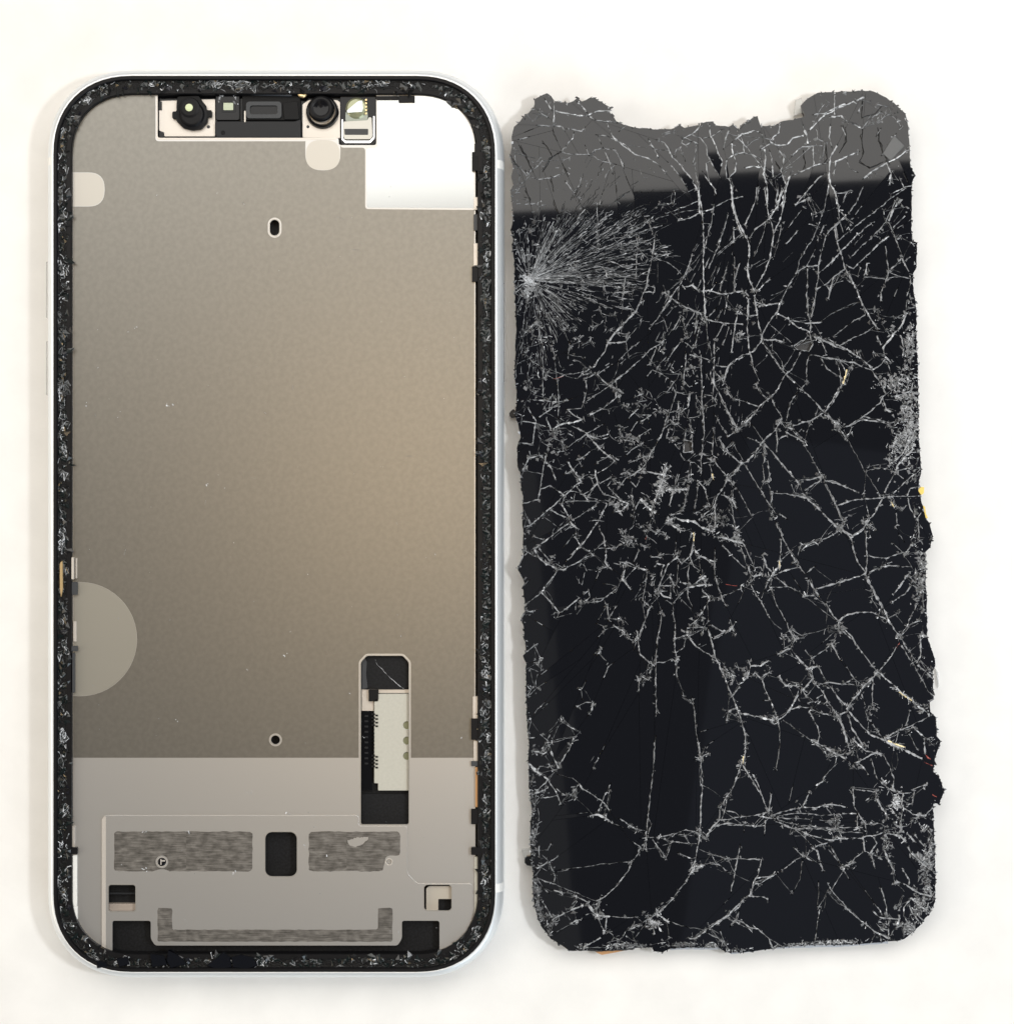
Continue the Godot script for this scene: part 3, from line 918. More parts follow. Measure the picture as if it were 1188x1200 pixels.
	# crumbled edge all round
	for i in outline.size():
		var p := outline[i]
		for j in 2:
			var q := p + Vector2(rng.randfn(0, 1.6), rng.randfn(0, 1.6))
			if Geometry2D.is_point_in_polygon(q, outline_in):
				chip(pow_s, q, rng.randf_range(0.4, 1.8), TOP - rng.randf_range(-0.02, 0.3), pow(rng.randf(), 1.8) * 0.6 + 0.015, 0.12)
			elif rng.randf() < 0.5:
				chip(pow_s, p, rng.randf_range(0.6, 2.0), TOP - rng.randf_range(0.2, 0.9), pow(rng.randf(), 3.0) * 0.4 + 0.012, 0.3)
	put("crushed_glass", pow_s.mesh(), M.powder, sc, "white crushed glass along the cracks").set_meta("kind", "stuff")
	extras(sc)

func cut(p: PackedVector2Array, line: PackedVector2Array, g: float) -> Array:     # the pieces of p on either side of the line; empty if that would leave a hole
	var st := Geometry2D.offset_polyline(line, g, Geometry2D.JOIN_MITER, Geometry2D.END_BUTT)
	var res := [p]
	for s in st:
		if Geometry2D.is_polygon_clockwise(s) and st.size() > 1:
			continue
		var nxt := []
		for x in res:
			for y in Geometry2D.clip_polygons(x, s):
				if Geometry2D.is_polygon_clockwise(y) != Geometry2D.is_polygon_clockwise(p):
					return []
				nxt.append(y)
		res = nxt
	return res

func bounds(p: PackedVector2Array) -> Rect2:
	var r := Rect2(p[0], Vector2.ZERO)
	for q in p:
		r = r.expand(q)
	return r

func area_of(p: PackedVector2Array) -> float:
	var a := 0.0
	for i in p.size():
		a += p[i].cross(p[(i + 1) % p.size()])
	return a * 0.5

func shard(s: Soup, p: PackedVector2Array, ar: float) -> void:       # one piece of glass, lying a little out of true
	var m := Vector2.ZERO
	for q in p:
		m += q / p.size()
	var k := K(TOP)
	var tilt := 0.0012 if ar > 900.0 else 0.003 if ar > 60.0 else 0.006
	var g := Vector2(rng.randfn(0, tilt), rng.randfn(0, tilt))
	g.y += (bow.sample_baked(clampf((m.x - 600.0) / 500.0, 0.0, 1.0)) - 0.01) * clampf((330.0 - m.y) / 60.0, 0.0, 1.0)
	var dh := rng.randfn(0, 0.012)
	var ix := Geometry2D.triangulate_polygon(p)
	if ix.is_empty():
		return
	var top := []
	for q in p:
		top.append(P(q, TOP + dh + g.dot(q - m) * k * 1000.0, k))
	for i in ix.size() / 3:
		s.up(top[ix[3 * i]], top[ix[3 * i + 1]], top[ix[3 * i + 2]])
	for i in p.size():
		var j: int = (i + 1) % p.size()
		s.quad(top[i], Vector3(top[i].x, (TOP - 0.7) * 0.001, top[i].z), Vector3(top[j].x, (TOP - 0.7) * 0.001, top[j].z), top[j])

func screen_outline() -> Array:
	return [
		599.5, 160.6, 602.6, 149, 615, 135, 625, 126.5, 626.6, 116.4, 633, 113, 640.5, 109, 645.5, 112.6, 649, 118, 666, 121, 677, 115, 681, 119, 691, 114.5, 697, 115, 716, 126.5, 714, 131.6, 720, 138, 722.6, 143, 740, 149,
		758, 150.5, 773, 151.8, 785.6, 151.8, 796, 147, 802, 150, 817, 146, 827, 143, 835, 142, 838.7, 147, 854, 148.6, 859, 145.5, 865, 152, 871, 144, 886.7, 135.5, 890.5, 147, 905.6, 147.5, 914.5, 143, 933.4, 139,
		943, 136, 938.5, 124, 946, 115, 957, 109, 990, 107.4, 1009, 106.4, 1023, 107, 1038, 114, 1051, 124, 1060, 133, 1063.6, 145.5, 1065.5, 178, 1066, 193.5, 1072, 206, 1068, 215, 1067.4, 240, 1067.4, 268, 1068.7, 282, 1074, 284, 1073, 314.7,
		1069, 320, 1070, 341, 1074, 366.5, 1073, 388, 1075, 431, 1076, 476, 1076, 505, 1077.5, 530.5, 1079, 551, 1075, 573.4, 1081, 593.6, 1084, 607.5, 1089, 612.6, 1090, 620, 1092.7, 629, 1089, 641.6, 1084, 646.6, 1084.5, 680.7,
		1085.7, 711, 1086, 742.6, 1090, 760, 1095.7, 772.8, 1095.7, 780, 1092.6, 786.7, 1093, 808, 1095, 814.5, 1089, 821, 1089.4, 834.7, 1096, 841, 1097.6, 862.5, 1102, 869, 1096, 885, 1092.6, 903, 1099, 909, 1106, 925.6,
		1100, 942.6, 1093, 941, 1094, 971, 1095, 1009, 1095.7, 1030.5, 1094.5, 1057, 1087.5, 1072, 1077, 1085, 1063.5, 1097.4, 1056, 1102, 1023, 1105, 985, 1107.5, 946, 1107.5, 910.7, 1110.7, 881.7, 1115, 855, 1117, 845, 1112.6,
		841, 1110, 796, 1111, 785.7, 1112, 775.6, 1115.7, 765.5, 1115, 764, 1110, 720, 1113, 703.5, 1114, 693.4, 1113, 667, 1114, 659, 1109, 645.5, 1100, 636.6, 1088.6, 630, 1077, 626.5, 1061, 624, 1043, 624.6, 1021.7, 621.5, 1003, 621.5, 989,
		621, 968.5, 623, 952, 620, 920.5, 619, 889, 620, 873.6, 617.7, 848.4, 616.4, 817, 616.4, 777.7, 612.6, 769, 616.5, 764, 614, 746, 614.5, 742, 611, 724.7, 614.6, 717, 615, 707, 612.7, 688, 615, 683, 606.4, 668, 613.4, 651.5, 612.7, 630,
		612, 601, 612.7, 582, 609.6, 560.6, 609, 551.8, 605.8, 548, 605.8, 525, 610, 512.6, 606.4, 496, 603, 484, 605, 477, 605, 458, 602.6, 438, 604, 418, 604, 405, 605, 386, 604, 366, 603, 328, 602.6, 310.7, 600, 286.7, 602, 281, 599, 270, 600, 262.7,
		600.7, 246, 599.5, 239, 597.6, 222.5, 601, 217, 599, 207, 601, 196, 597.6, 181, 599, 173]

func trace() -> void:
	# the cracks as they run, square by square
	at(590, 100)
	c(2.2, .36, [470, 140, 470, 260, 465, 370]); c(3, .34, [480, 235, 560, 255, 650, 270, 770, 280, 870, 240, 990, 235]); c(2.5, .36, [390, 140, 440, 220]); c(3, .4, [690, 160, 770, 245])
	c(2.5, .3, [800, 290, 850, 325, 1030, 340]); c(3, .24, [320, 370, 460, 375, 545, 385, 560, 410]); c(3.2, .26, [600, 405, 720, 425, 745, 400]); c(2, .26, [650, 450, 645, 490, 540, 610])
	c(3.2, .32, [960, 350, 1000, 450, 1040, 510, 1130, 550, 1188, 620]); c(2, .24, [930, 590, 960, 660, 985, 720, 1010, 810]); c(2, .24, [540, 620, 640, 640, 720, 640, 780, 640, 830, 650, 880, 690, 980, 715, 1030, 730])
	c(2, .28, [760, 570, 790, 640]); c(2, .22, [800, 640, 840, 600, 920, 580, 1040, 600, 1090, 700, 1110, 760]); c(3, 0, [150, 570, 200, 660, 265, 790]); c(2.5, 0, [370, 530, 400, 570, 440, 640]); c(3, 0, [60, 640, 110, 720, 150, 770])
	c(2, .3, [580, 900, 660, 1000]); c(1.5, .22, [910, 1020, 890, 1110]); c(2, .5, [150, 500, 225, 480]); c(2.2, 0, [440, 860, 460, 970]); c(3.5, 0, [550, 740, 590, 830]); c(2.5, .3, [210, 800, 260, 850, 310, 870, 420, 860, 550, 820])
	c(2, .22, [870, 460, 960, 470, 1040, 510]); c(2, .24, [880, 480, 900, 530]); c(3, 0, [210, 430, 260, 410]); c(3.5, 0, [370, 790, 430, 690, 470, 650, 520, 620]); c(2, 0, [460, 420, 490, 500]); c(2, 0, [470, 1080, 510, 1188]); c(3, 0, [210, 970, 250, 1100])
	c(2, .18, [1130, 380, 1080, 420]); c(2, .2, [330, 240, 400, 290])
	dot(400, 280, 2, 6, .7); dot(330, 250, 5, 16, .3); dot(200, 250, 6, 14, .5); dot(620, 670, 4, 14, .4); dot(230, 830, 6, 22, .4); dot(350, 690, 6, 16, .3); dot(300, 760, 6, 16, .25); dot(290, 330, 4, 12, .3); dot(130, 760, 5, 14, .3); dot(550, 690, 4, 12, .3)
	dot(170, 900, 8, 22, .2); dot(100, 1000, 8, 26, .3); dot(190, 1050, 9, 26, .3); dot(330, 1110, 9, 26, .3); dot(880, 1100, 4, 8, .35); dot(720, 1140, 4, 10, .3); dot(600, 180, 3, 8, .6); dot(110, 600, 5, 16, .22)
	at(720, 100)
	c(2.8, .3, [0, 490, 80, 560, 190, 640, 300, 670, 400, 730, 470, 810]); c(2.5, .28, [320, 510, 370, 590, 400, 660]); c(3, .3, [400, 510, 460, 530, 500, 590, 540, 670, 620, 750, 730, 890]); c(1.6, .2, [370, 590, 480, 600, 500, 600])
	c(2, .22, [550, 650, 580, 580, 610, 580, 650, 690]); c(2, .22, [500, 720, 590, 820, 650, 920]); c(2.5, .34, [640, 490, 720, 450, 780, 390, 790, 370]); c(2.5, .32, [640, 490, 620, 530, 660, 555, 700, 530]); c(2.2, .24, [720, 460, 800, 490, 850, 560, 860, 650, 900, 720, 930, 780, 980, 860])
	c(3, .36, [880, 370, 890, 470, 940, 560, 960, 630, 1000, 700, 990, 750]); c(2, .32, [820, 490, 890, 480, 980, 420]); c(3, .34, [1060, 420, 1030, 490, 1010, 580]); c(3, .36, [1090, 540, 1100, 640, 1130, 720, 1120, 800, 1060, 860, 1080, 930, 1090, 1060, 1110, 1188])
	c(2.5, .3, [1100, 650, 1040, 690, 1030, 760, 1040, 860, 1060, 870]); c(2.5, .28, [890, 700, 850, 720, 860, 800, 880, 900, 930, 960, 940, 1010]); c(3.6, .36, [740, 920, 780, 1000, 790, 1188]); c(2, .24, [820, 810, 850, 860, 880, 900]); c(1.8, .22, [1110, 640, 1188, 620])
	c(1.2, .16, [100, 550, 300, 580]); c(1.2, .16, [230, 780, 260, 850, 300, 860]); c(1.2, .14, [300, 740, 370, 810]); c(2.5, 0, [110, 860, 135, 920]); c(2, 0, [10, 920, 15, 980]); c(3, 0, [210, 990, 240, 990]); c(2, .2, [0, 600, 40, 650, 80, 730])
	dot(460, 465, 4, 14, .5); dot(560, 440, 6, 18, .3); dot(760, 530, 4, 10, .4); dot(1060, 450, 5, 12, .35); dot(1150, 470, 5, 14, .45); dot(770, 940, 7, 26, .5); dot(430, 1090, 8, 26, .3); dot(550, 990, 5, 10, .45); dot(650, 980, 5, 10, .4); dot(1060, 860, 5, 14, .45); dot(190, 690, 5, 12, .25); dot(730, 730, 4, 8, .3)
	at(840, 90)
	c(3, .36, [170, 580, 230, 530, 340, 500, 385, 510]); c(2.5, .3, [170, 710, 250, 700, 330, 720, 400, 760]); c(3, .32, [250, 700, 240, 640, 290, 620]); c(3.5, .45, [270, 840, 340, 830, 440, 845]); c(4, .34, [440, 670, 450, 760, 440, 850, 430, 900, 450, 960, 470, 1080, 460, 1188])
	c(3, .4, [490, 600, 520, 560, 570, 520, 580, 430]); c(3.5, .42, [490, 600, 540, 630, 650, 630, 700, 570, 800, 545]); c(3, .34, [410, 670, 490, 620]); c(3.5, .3, [490, 700, 510, 800, 520, 930]); c(3, .3, [580, 690, 620, 760, 590, 870, 640, 1000, 610, 1060, 550, 1188])
	c(2.5, .3, [700, 730, 790, 650, 890, 640, 890, 700, 900, 800, 890, 830]); c(4.5, .34, [800, 460, 830, 540, 840, 620]); c(3.5, .5, [860, 490, 920, 430, 1000, 350, 1090, 310]); c(3, .42, [900, 350, 1000, 340, 1090, 290, 1188, 250]); c(2.5, .34, [1090, 170, 1090, 350])
	c(3.5, .32, [1060, 370, 1150, 360, 1188, 400]); c(3, .3, [1050, 460, 1040, 560, 1060, 640]); c(2.5, .32, [660, 950, 690, 920, 800, 870, 900, 820, 1010, 800]); c(4, .42, [1110, 640, 1050, 750, 1040, 880, 1050, 1000, 1100, 1080, 1110, 1180]); c(3, .26, [1000, 900, 940, 940, 850, 1040, 740, 1180])
	c(2, .28, [1040, 880, 1030, 1100]); c(2.5, .4, [1188, 750, 1100, 790, 1080, 900]); c(3.5, .34, [680, 900, 640, 1030, 600, 1188]); c(2, 0, [200, 490, 250, 430]); c(3, 0, [550, 800, 590, 860]); c(2.5, 0, [800, 700, 820, 800, 800, 850]); c(2.5, 0, [1010, 650, 1020, 760, 990, 800]); c(3, .2, [370, 1180, 380, 1020])
	dot(270, 650, 6, 22, .32); dot(420, 570, 9, 30, .26); dot(520, 580, 6, 18, .5); dot(390, 800, 8, 36, .4); dot(1000, 260, 10, 40, .36); dot(840, 660, 7, 28, .45); dot(600, 720, 7, 22, .4); dot(670, 820, 4, 14, .85); dot(910, 580, 8, 26, .3); dot(1010, 610, 8, 26, .28); dot(970, 780, 7, 16, .4); dot(830, 1100, 9, 36, .35); dot(630, 880, 9, 30, .34); dot(470, 950, 7, 24, .3); dot(540, 940, 6, 20, .3); dot(150, 1010, 6, 20, .36); dot(910, 430, 3, 10, .85)
	at(950, 90)
	c(3.5, .4, [230, 300, 350, 250, 480, 190]); c(3, .45, [220, 790, 330, 740, 430, 700]); c(2, 0, [300, 470, 320, 540, 330, 600, 270, 690]); c(2, 0, [480, 480, 470, 600, 490, 700, 450, 780, 540, 850, 650, 800]); c(3.2, 0, [620, 490, 630, 600, 660, 700, 720, 800]); c(2.5, .3, [660, 720, 720, 650, 780, 540]); c(2.6, .6, [720, 790, 800, 750, 880, 690])
	c(4, .3, [490, 940, 560, 880, 650, 830, 700, 800]); c(4, .38, [700, 800, 740, 900, 730, 1000]); c(2, .42, [740, 1090, 870, 1020, 940, 1010]); c(3, .4, [440, 320, 470, 260]); c(2.5, .24, [400, 440, 470, 480, 560, 380, 640, 330]); c(2, 0, [480, 200, 470, 380, 600, 340, 640, 290])
	c(1.8, .2, [330, 770, 360, 850, 420, 880]); c(2, .3, [830, 960, 860, 1020]); c(2, 0, [870, 900, 900, 980]); c(2.5, .2, [610, 540, 640, 490]); c(2.5, .3, [290, 470, 320, 540])
	patch(1046.5, 171, 7, 6, 60, 30, .3, .1); dot(800, 410, 4, 20, .88); dot(640, 410, 4, 20, .7); dot(480, 470, 5, 18, .5); dot(540, 230, 7, 22, .15); dot(620, 270, 7, 22, .15); dot(720, 280, 9, 30, .14); dot(750, 340, 9, 30, .15); dot(600, 430, 8, 26, .25); dot(560, 900, 8, 30, .3); dot(740, 860, 7, 26, .4); dot(740, 960, 6, 20, .45); dot(370, 1060, 3, 12, .8); dot(690, 130, 8, 26, .08); dot(420, 220, 5, 14, .35); dot(250, 60, 8, 20, .06)
	dot(820, 940, 5, 14, .35); dot(840, 480, 5, 14, .4); dot(310, 400, 6, 18, .35)
	at(590, 240)
	c(3, .32, [1115, 800, 1188, 830]); c(2.5, .3, [980, 520, 1050, 545, 1150, 590, 1188, 580]); c(2, .28, [860, 420, 1000, 370, 1110, 310, 1188, 300]); c(2.2, .3, [940, 600, 960, 650, 1020, 690]); c(2, .28, [1060, 650, 1130, 680, 1110, 760]); c(2.2, .26, [1000, 850, 1040, 800, 1115, 830])
	c(1.8, .2, [1110, 760, 1105, 900, 1100, 980]); c(2.4, .26, [1110, 970, 1160, 940]); c(2, .22, [800, 880, 940, 950, 1010, 960])
	dot(720, 710, 5, 26, .6); dot(800, 710, 5, 24, .6); dot(920, 720, 4, 16, .4); dot(480, 820, 6, 26, .34); dot(590, 800, 6, 24, .3); dot(720, 790, 4, 16, .4); dot(520, 900, 5, 18, .34); dot(500, 970, 6, 24, .24); dot(640, 920, 5, 20, .34); dot(560, 1090, 7, 26, .22); dot(860, 410, 5, 18, .5); dot(620, 570, 6, 20, .4); dot(640, 610, 4, 14, .5); dot(870, 210, 9, 34, .3); dot(1040, 1020, 7, 24, .26); dot(890, 970, 5, 16, .26); dot(660, 1130, 5, 18, .34); dot(830, 1140, 6, 24, .3); dot(720, 310, 5, 20, .4)
	dot(240, 220, 9, 40, .24); dot(310, 190, 9, 30, .26); dot(140, 250, 6, 24, .45); dot(75, 255, 5, 20, .5); dot(420, 1050, 7, 26, .26); dot(300, 1110, 9, 50, .32); dot(240, 1160, 6, 26, .4); dot(160, 420, 9, 26, .2); dot(560, 1170, 5, 12, .4)
	at(720, 220)
	c(2, .28, [0, 470, 70, 460, 200, 420, 330, 380, 440, 350]); c(2.4, .3, [210, 470, 220, 550, 200, 640, 200, 760, 190, 860]); c(2.6, .34, [370, 480, 350, 640, 320, 770, 300, 890, 250, 1020, 200, 1130, 150, 1188]); c(2, .28, [210, 830, 320, 770]); c(3, .42, [370, 610, 440, 630, 520, 605]); c(2.5, .28, [380, 650, 490, 690, 580, 760, 640, 830])
	c(2.6, .28, [720, 620, 690, 720, 640, 830, 600, 910, 520, 1020, 430, 1170]); c(2.4, .38, [300, 910, 370, 920, 370, 970, 280, 970]); c(2.5, .34, [0, 975, 80, 970, 160, 960, 180, 950]); c(3.2, .42, [80, 900, 85, 980]); c(2.6, .3, [460, 970, 520, 1020, 580, 1060, 660, 1110, 770, 1150, 800, 1170]); c(3, .36, [640, 920, 720, 900, 780, 960])
	c(3, .34, [780, 0, 790, 100, 810, 220, 820, 330, 825, 550, 820, 700, 825, 800, 830, 1000, 840, 1188]); c(2.5, .3, [920, 160, 900, 330, 830, 560, 825, 600]); c(2.8, .34, [800, 220, 900, 200, 960, 160, 1060, 110, 1188, 80]); c(2.6, .34, [600, 300, 700, 280, 790, 230]); c(2, .32, [480, 240, 640, 180, 780, 120]); c(1.6, .28, [550, 250, 660, 215, 780, 200])
	c(2.2, .26, [1050, 250, 1020, 370, 960, 550, 870, 740]); c(3, .34, [1090, 0, 1090, 170, 1140, 340, 1180, 430]); c(3, .42, [810, 960, 900, 960, 1030, 985, 1110, 970, 1188, 960]); c(2, .24, [1040, 750, 990, 880, 980, 960]); c(2.2, .28, [1160, 700, 1110, 850, 1110, 950]); c(2, .24, [1110, 640, 1110, 860]); c(2, .26, [930, 900, 880, 970]); c(2.2, .26, [930, 1140, 880, 1188]); c(1.5, .18, [940, 730, 860, 900]); c(1.2, .16, [400, 690, 400, 880]); c(2, .2, [820, 330, 900, 340])
	c(2.5, .3, [1100, 390, 1140, 380]); c(2.5, .3, [1110, 380, 1100, 510]); c(1.8, .2, [560, 950, 600, 910, 590, 1040]); c(2, .24, [800, 800, 830, 780]); c(2, .2, [480, 1188, 560, 1100])
	dot(220, 550, 4, 14, .55); dot(320, 310, 6, 24, .34); dot(280, 280, 3, 10, .6); dot(370, 430, 5, 18, .36); dot(610, 300, 4, 14, .6); dot(480, 620, 4, 14, .6); dot(830, 560, 4, 16, .7); dot(660, 820, 5, 18, .34); dot(500, 1010, 7, 30, .34); dot(460, 970, 4, 12, .4); dot(1030, 985, 3, 12, .8); dot(1180, 440, 5, 20, .55); dot(320, 680, 6, 18, .2); dot(690, 740, 4, 14, .34); dot(540, 150, 5, 14, .4); dot(410, 160, 6, 20, .4); dot(80, 460, 5, 18, .4); dot(70, 560, 4, 14, .34); dot(980, 610, 4, 10, .3); dot(1150, 1130, 6, 24, .4); dot(640, 1120, 8, 30, .34); dot(780, 1160, 4, 14, .5)
	at(840, 220)
	c(3.6, .3, [130, 0, 150, 150, 190, 300, 250, 420, 290, 500, 300, 620, 280, 760, 300, 860, 340, 950]); c(2.6, .28, [370, 0, 360, 110, 320, 210, 260, 350]); c(3, .32, [440, 0, 460, 140, 480, 280]); c(3, .32, [640, 0, 620, 150, 590, 280, 530, 420, 510, 540, 480, 680, 430, 800, 380, 890, 340, 960]); c(3, .32, [480, 280, 510, 340, 520, 450, 510, 540]); c(3, .3, [540, 200, 480, 290, 350, 390, 300, 470])
	c(3, .34, [600, 0, 560, 180, 490, 270]); c(2, .24, [450, 330, 420, 460, 340, 640]); c(2.5, .3, [370, 960, 490, 850]); c(3.6, .36, [340, 960, 350, 1050, 360, 1100, 370, 1188]); c(3, .4, [260, 970, 290, 1000, 290, 1188]); c(3, .3, [350, 1060, 420, 1080, 450, 1090, 590, 1065, 650, 930, 740, 780, 830, 730, 940, 720, 970, 590, 1010, 440]); c(2.4, .24, [740, 780, 760, 680, 840, 540, 880, 490, 930, 370, 960, 290, 1000, 170, 1030, 0])
	c(2.2, .26, [830, 730, 860, 670, 910, 570]); c(2.2, .26, [840, 750, 835, 950, 840, 1188]); c(2.5, .28, [940, 720, 935, 860, 915, 960, 900, 1100, 880, 1188]); c(3.5, .36, [940, 790, 1050, 700, 1140, 600]); c(3, .34, [920, 940, 1000, 900, 1090, 820, 1188, 750]); c(3.5, .3, [1080, 830, 1050, 950, 1030, 1030]); c(2.5, .26, [1000, 900, 1050, 950]); c(3, .4, [640, 520, 740, 410]); c(1.8, .28, [660, 370, 780, 210]); c(3, .34, [720, 160, 820, 110]); c(3, .34, [930, 490, 990, 350])
	c(3.4, .34, [1020, 430, 1100, 340, 1188, 260]); c(3, .3, [1100, 340, 1120, 480]); c(1, .12, [610, 690, 700, 600]); c(2.5, .26, [580, 1070, 550, 1188]); c(3, .24, [560, 20, 540, 180]); c(2.4, .24, [150, 390, 150, 520]); c(2, .22, [0, 540, 70, 360, 100, 250]); c(2.4, .24, [0, 990, 80, 990, 200, 960, 250, 970]); c(2, .2, [80, 800, 40, 890, 30, 950]); c(2, .22, [160, 690, 160, 900]); c(2, .2, [200, 720, 160, 860])
	dot(230, 440, 7, 30, .4); dot(480, 290, 6, 24, .34); dot(600, 360, 5, 18, .5); dot(550, 500, 3, 10, .8); dot(570, 180, 4, 14, .7); dot(830, 130, 9, 34, .34); dot(910, 250, 4, 14, .7); dot(870, 330, 3, 10, .6); dot(950, 220, 6, 22, .34); dot(970, 400, 5, 16, .4); dot(350, 960, 7, 30, .42); dot(410, 1080, 4, 14, .6); dot(780, 760, 6, 24, .36); dot(650, 930, 5, 18, .34); dot(1040, 930, 6, 24, .3); dot(290, 760, 6, 24, .34); dot(520, 650, 4, 14, .3); dot(1160, 800, 6, 26, .16); dot(80, 985, 4, 16, .7); dot(190, 1120, 6, 26, .4); dot(110, 1110, 6, 20, .3); dot(200, 380, 6, 20, .3); dot(880, 740, 4, 12, .6); dot(1130, 200, 5, 20, .8); dot(1100, 60, 4, 16, .7); dot(560, 60, 9, 30, .25)
	at(950, 220)
	c(2.6, .26, [160, 400, 240, 340, 320, 270, 420, 140, 480, 0]); c(2.6, .3, [240, 500, 310, 440, 480, 300, 640, 180, 750, 90, 880, 0]); c(2.6, .34, [270, 590, 330, 540, 430, 430, 560, 330]); c(2.6, .26, [360, 650, 460, 550, 580, 440, 690, 320, 760, 170, 800, 100]); c(3, .34, [330, 720, 390, 750, 550, 600, 650, 500, 720, 450]); c(3.6, .3, [220, 380, 240, 500, 280, 620, 310, 740, 370, 840, 430, 960, 480, 1090, 540, 1188])
	c(2.4, .24, [690, 540, 705, 680, 720, 770]); c(3, .34, [720, 770, 780, 720, 840, 650, 900, 770]); c(3, .28, [720, 770, 700, 850, 650, 970, 650, 1050]); c(2.4, .26, [690, 850, 560, 830, 490, 830]); c(3, .36, [520, 700, 510, 800]); c(3, .3, [460, 740, 430, 820]); c(2.6, .26, [720, 320, 750, 390, 830, 590, 850, 640]); c(2.4, .34, [760, 370, 870, 260]); c(3.6, .36, [720, 310, 750, 220, 800, 140]); c(1.4, .16, [220, 1150, 330, 1100, 440, 1060]); c(1.6, .2, [800, 940, 770, 1010]); c(2, .3, [410, 250, 470, 170]); c(2, .2, [400, 530, 480, 440]); c(2, .5, [800, 375, 840, 350]); c(2.4, .28, [850, 690, 920, 640])
	dot(810, 460, 5, 36, .88); dot(800, 130, 8, 34, .6); dot(870, 200, 7, 28, .45); dot(370, 320, 8, 30, .34); dot(330, 390, 4, 12, .6); dot(670, 220, 5, 20, .45); dot(590, 440, 4, 12, .36); dot(310, 800, 8, 50, .16); dot(840, 660, 6, 26, .36); dot(430, 940, 5, 16, .34); dot(510, 800, 6, 18, .26); dot(720, 770, 4, 14, .5); dot(700, 840, 5, 14, .36); dot(740, 390, 4, 14, .3); dot(660, 480, 5, 18, .45); dot(480, 1130, 6, 26, .34); dot(610, 1150, 7, 30, .24); dot(940, 430, 6, 22, .45); dot(930, 520, 5, 20, .6); dot(920, 830, 6, 24, .4); dot(900, 1030, 8, 30, .4); dot(940, 1100, 6, 24, .5); dot(880, 1160, 5, 20, .7); dot(90, 440, 6, 24, .34); dot(260, 190, 5, 20, .55)
	at(590, 370)
	c(4, .36, [970, 250, 1030, 160, 1100, 80, 1188, 0]); c(3.5, .34, [970, 250, 1060, 250, 1140, 235, 1170, 190]); c(3, .34, [970, 250, 940, 330, 870, 420, 850, 470, 760, 520]); c(2.4, .32, [870, 540, 930, 505, 1000, 460]); c(3, .34, [870, 540, 920, 600, 980, 650, 1100, 710]); c(2, .3, [1000, 640, 1080, 570, 1188, 490]); c(3, .36, [1100, 710, 1010, 790, 920, 860, 800, 920]); c(2.2, .28, [980, 650, 900, 710, 760, 800]); c(2.4, .3, [740, 520, 650, 540, 570, 545, 490, 590])
	c(2.4, .3, [490, 590, 380, 530, 350, 480]); c(2, .26, [490, 590, 480, 460, 450, 270]); c(2, .3, [500, 600, 510, 740, 505, 930]); c(2, .28, [360, 270, 365, 480, 365, 760]); c(2.6, .32, [760, 600, 770, 690, 740, 810]); c(3, .34, [760, 580, 850, 540]); c(1.8, .24, [250, 430, 220, 560]); c(2, .26, [610, 360, 720, 380, 740, 400]); c(2, .24, [610, 260, 600, 400]); c(2.5, .36, [730, 270, 800, 240, 810, 200]); c(3, .36, [250, 780, 400, 790, 500, 800, 590, 780])
	c(3, .34, [180, 980, 300, 1000, 390, 1030]); c(3, .36, [230, 860, 300, 970, 290, 1040, 270, 1188]); c(2.6, .36, [400, 960, 440, 1050]); c(4, .48, [460, 1050, 560, 1000, 650, 990, 730, 960]); c(3.5, .45, [600, 880, 680, 940, 730, 960]); c(2.8, .32, [650, 1030, 770, 1090, 850, 1188]); c(2.2, .3, [770, 1090, 920, 1010]); c(2, .24, [690, 1170, 770, 1090]); c(2.4, .3, [770, 1100, 850, 1130, 970, 1100]); c(2.4, .3, [800, 1110, 900, 1150, 960, 1130]); c(2, .26, [240, 270, 210, 360, 260, 420, 330, 460])
	c(2, .26, [480, 770, 430, 880]); c(2, .28, [510, 820, 600, 780]); c(2.5, .3, [330, 940, 420, 880, 500, 820]); c(1.8, .22, [160, 280, 130, 420]); c(1.8, .24, [740, 810, 720, 860, 590, 870]); c(1.8, .2, [570, 150, 600, 230])
	dot(220, 130, 7, 30, .4); dot(300, 80, 9, 40, .32); dot(290, 220, 8, 36, .36); dot(400, 230, 8, 34, .34); dot(380, 190, 4, 16, .5); dot(160, 190, 5, 18, .45); dot(200, 270, 6, 24, .3); dot(210, 340, 5, 20, .36); dot(270, 410, 6, 24, .34); dot(120, 420, 6, 26, .34); dot(650, 240, 7, 34, .36); dot(700, 230, 6, 24, .34); dot(620, 280, 5, 20, .34); dot(830, 110, 6, 28, .36); dot(800, 240, 4, 16, .45); dot(560, 140, 4, 16, .5); dot(480, 240, 7, 24, .26); dot(760, 520, 7, 34, .4); dot(830, 540, 5, 22, .5); dot(1060, 710, 8, 40, .5); dot(990, 650, 6, 20, .34); dot(390, 570, 5, 22, .6); dot(410, 520, 3, 10, .6); dot(230, 670, 7, 30, .5); dot(310, 710, 7, 30, .36); dot(240, 600, 6, 22, .34); dot(460, 740, 6, 24, .36); dot(510, 810, 8, 34, .4); dot(370, 860, 9, 40, .26); dot(200, 830, 7, 26, .45); dot(110, 920, 5, 16, .3); dot(620, 930, 9, 44, .42); dot(520, 970, 7, 34, .6); dot(450, 1060, 8, 40, .34); dot(500, 1100, 9, 44, .32); dot(320, 1020, 5, 20, .5); dot(430, 1150, 8, 30, .3); dot(550, 1160, 5, 18, .5); dot(1080, 1080, 7, 30, .3); dot(1140, 1130, 8, 34, .3); dot(1120, 840, 7, 28, .4); dot(980, 130, 6, 20, .3); dot(940, 60, 5, 18, .26); dot(740, 540, 6, 22, .3); dot(160, 1000, 4, 16, .5); dot(620, 1080, 4, 14, .5); dot(840, 1150, 5, 16, .34); dot(180, 640, 6, 22, .3)
	at(720, 350)
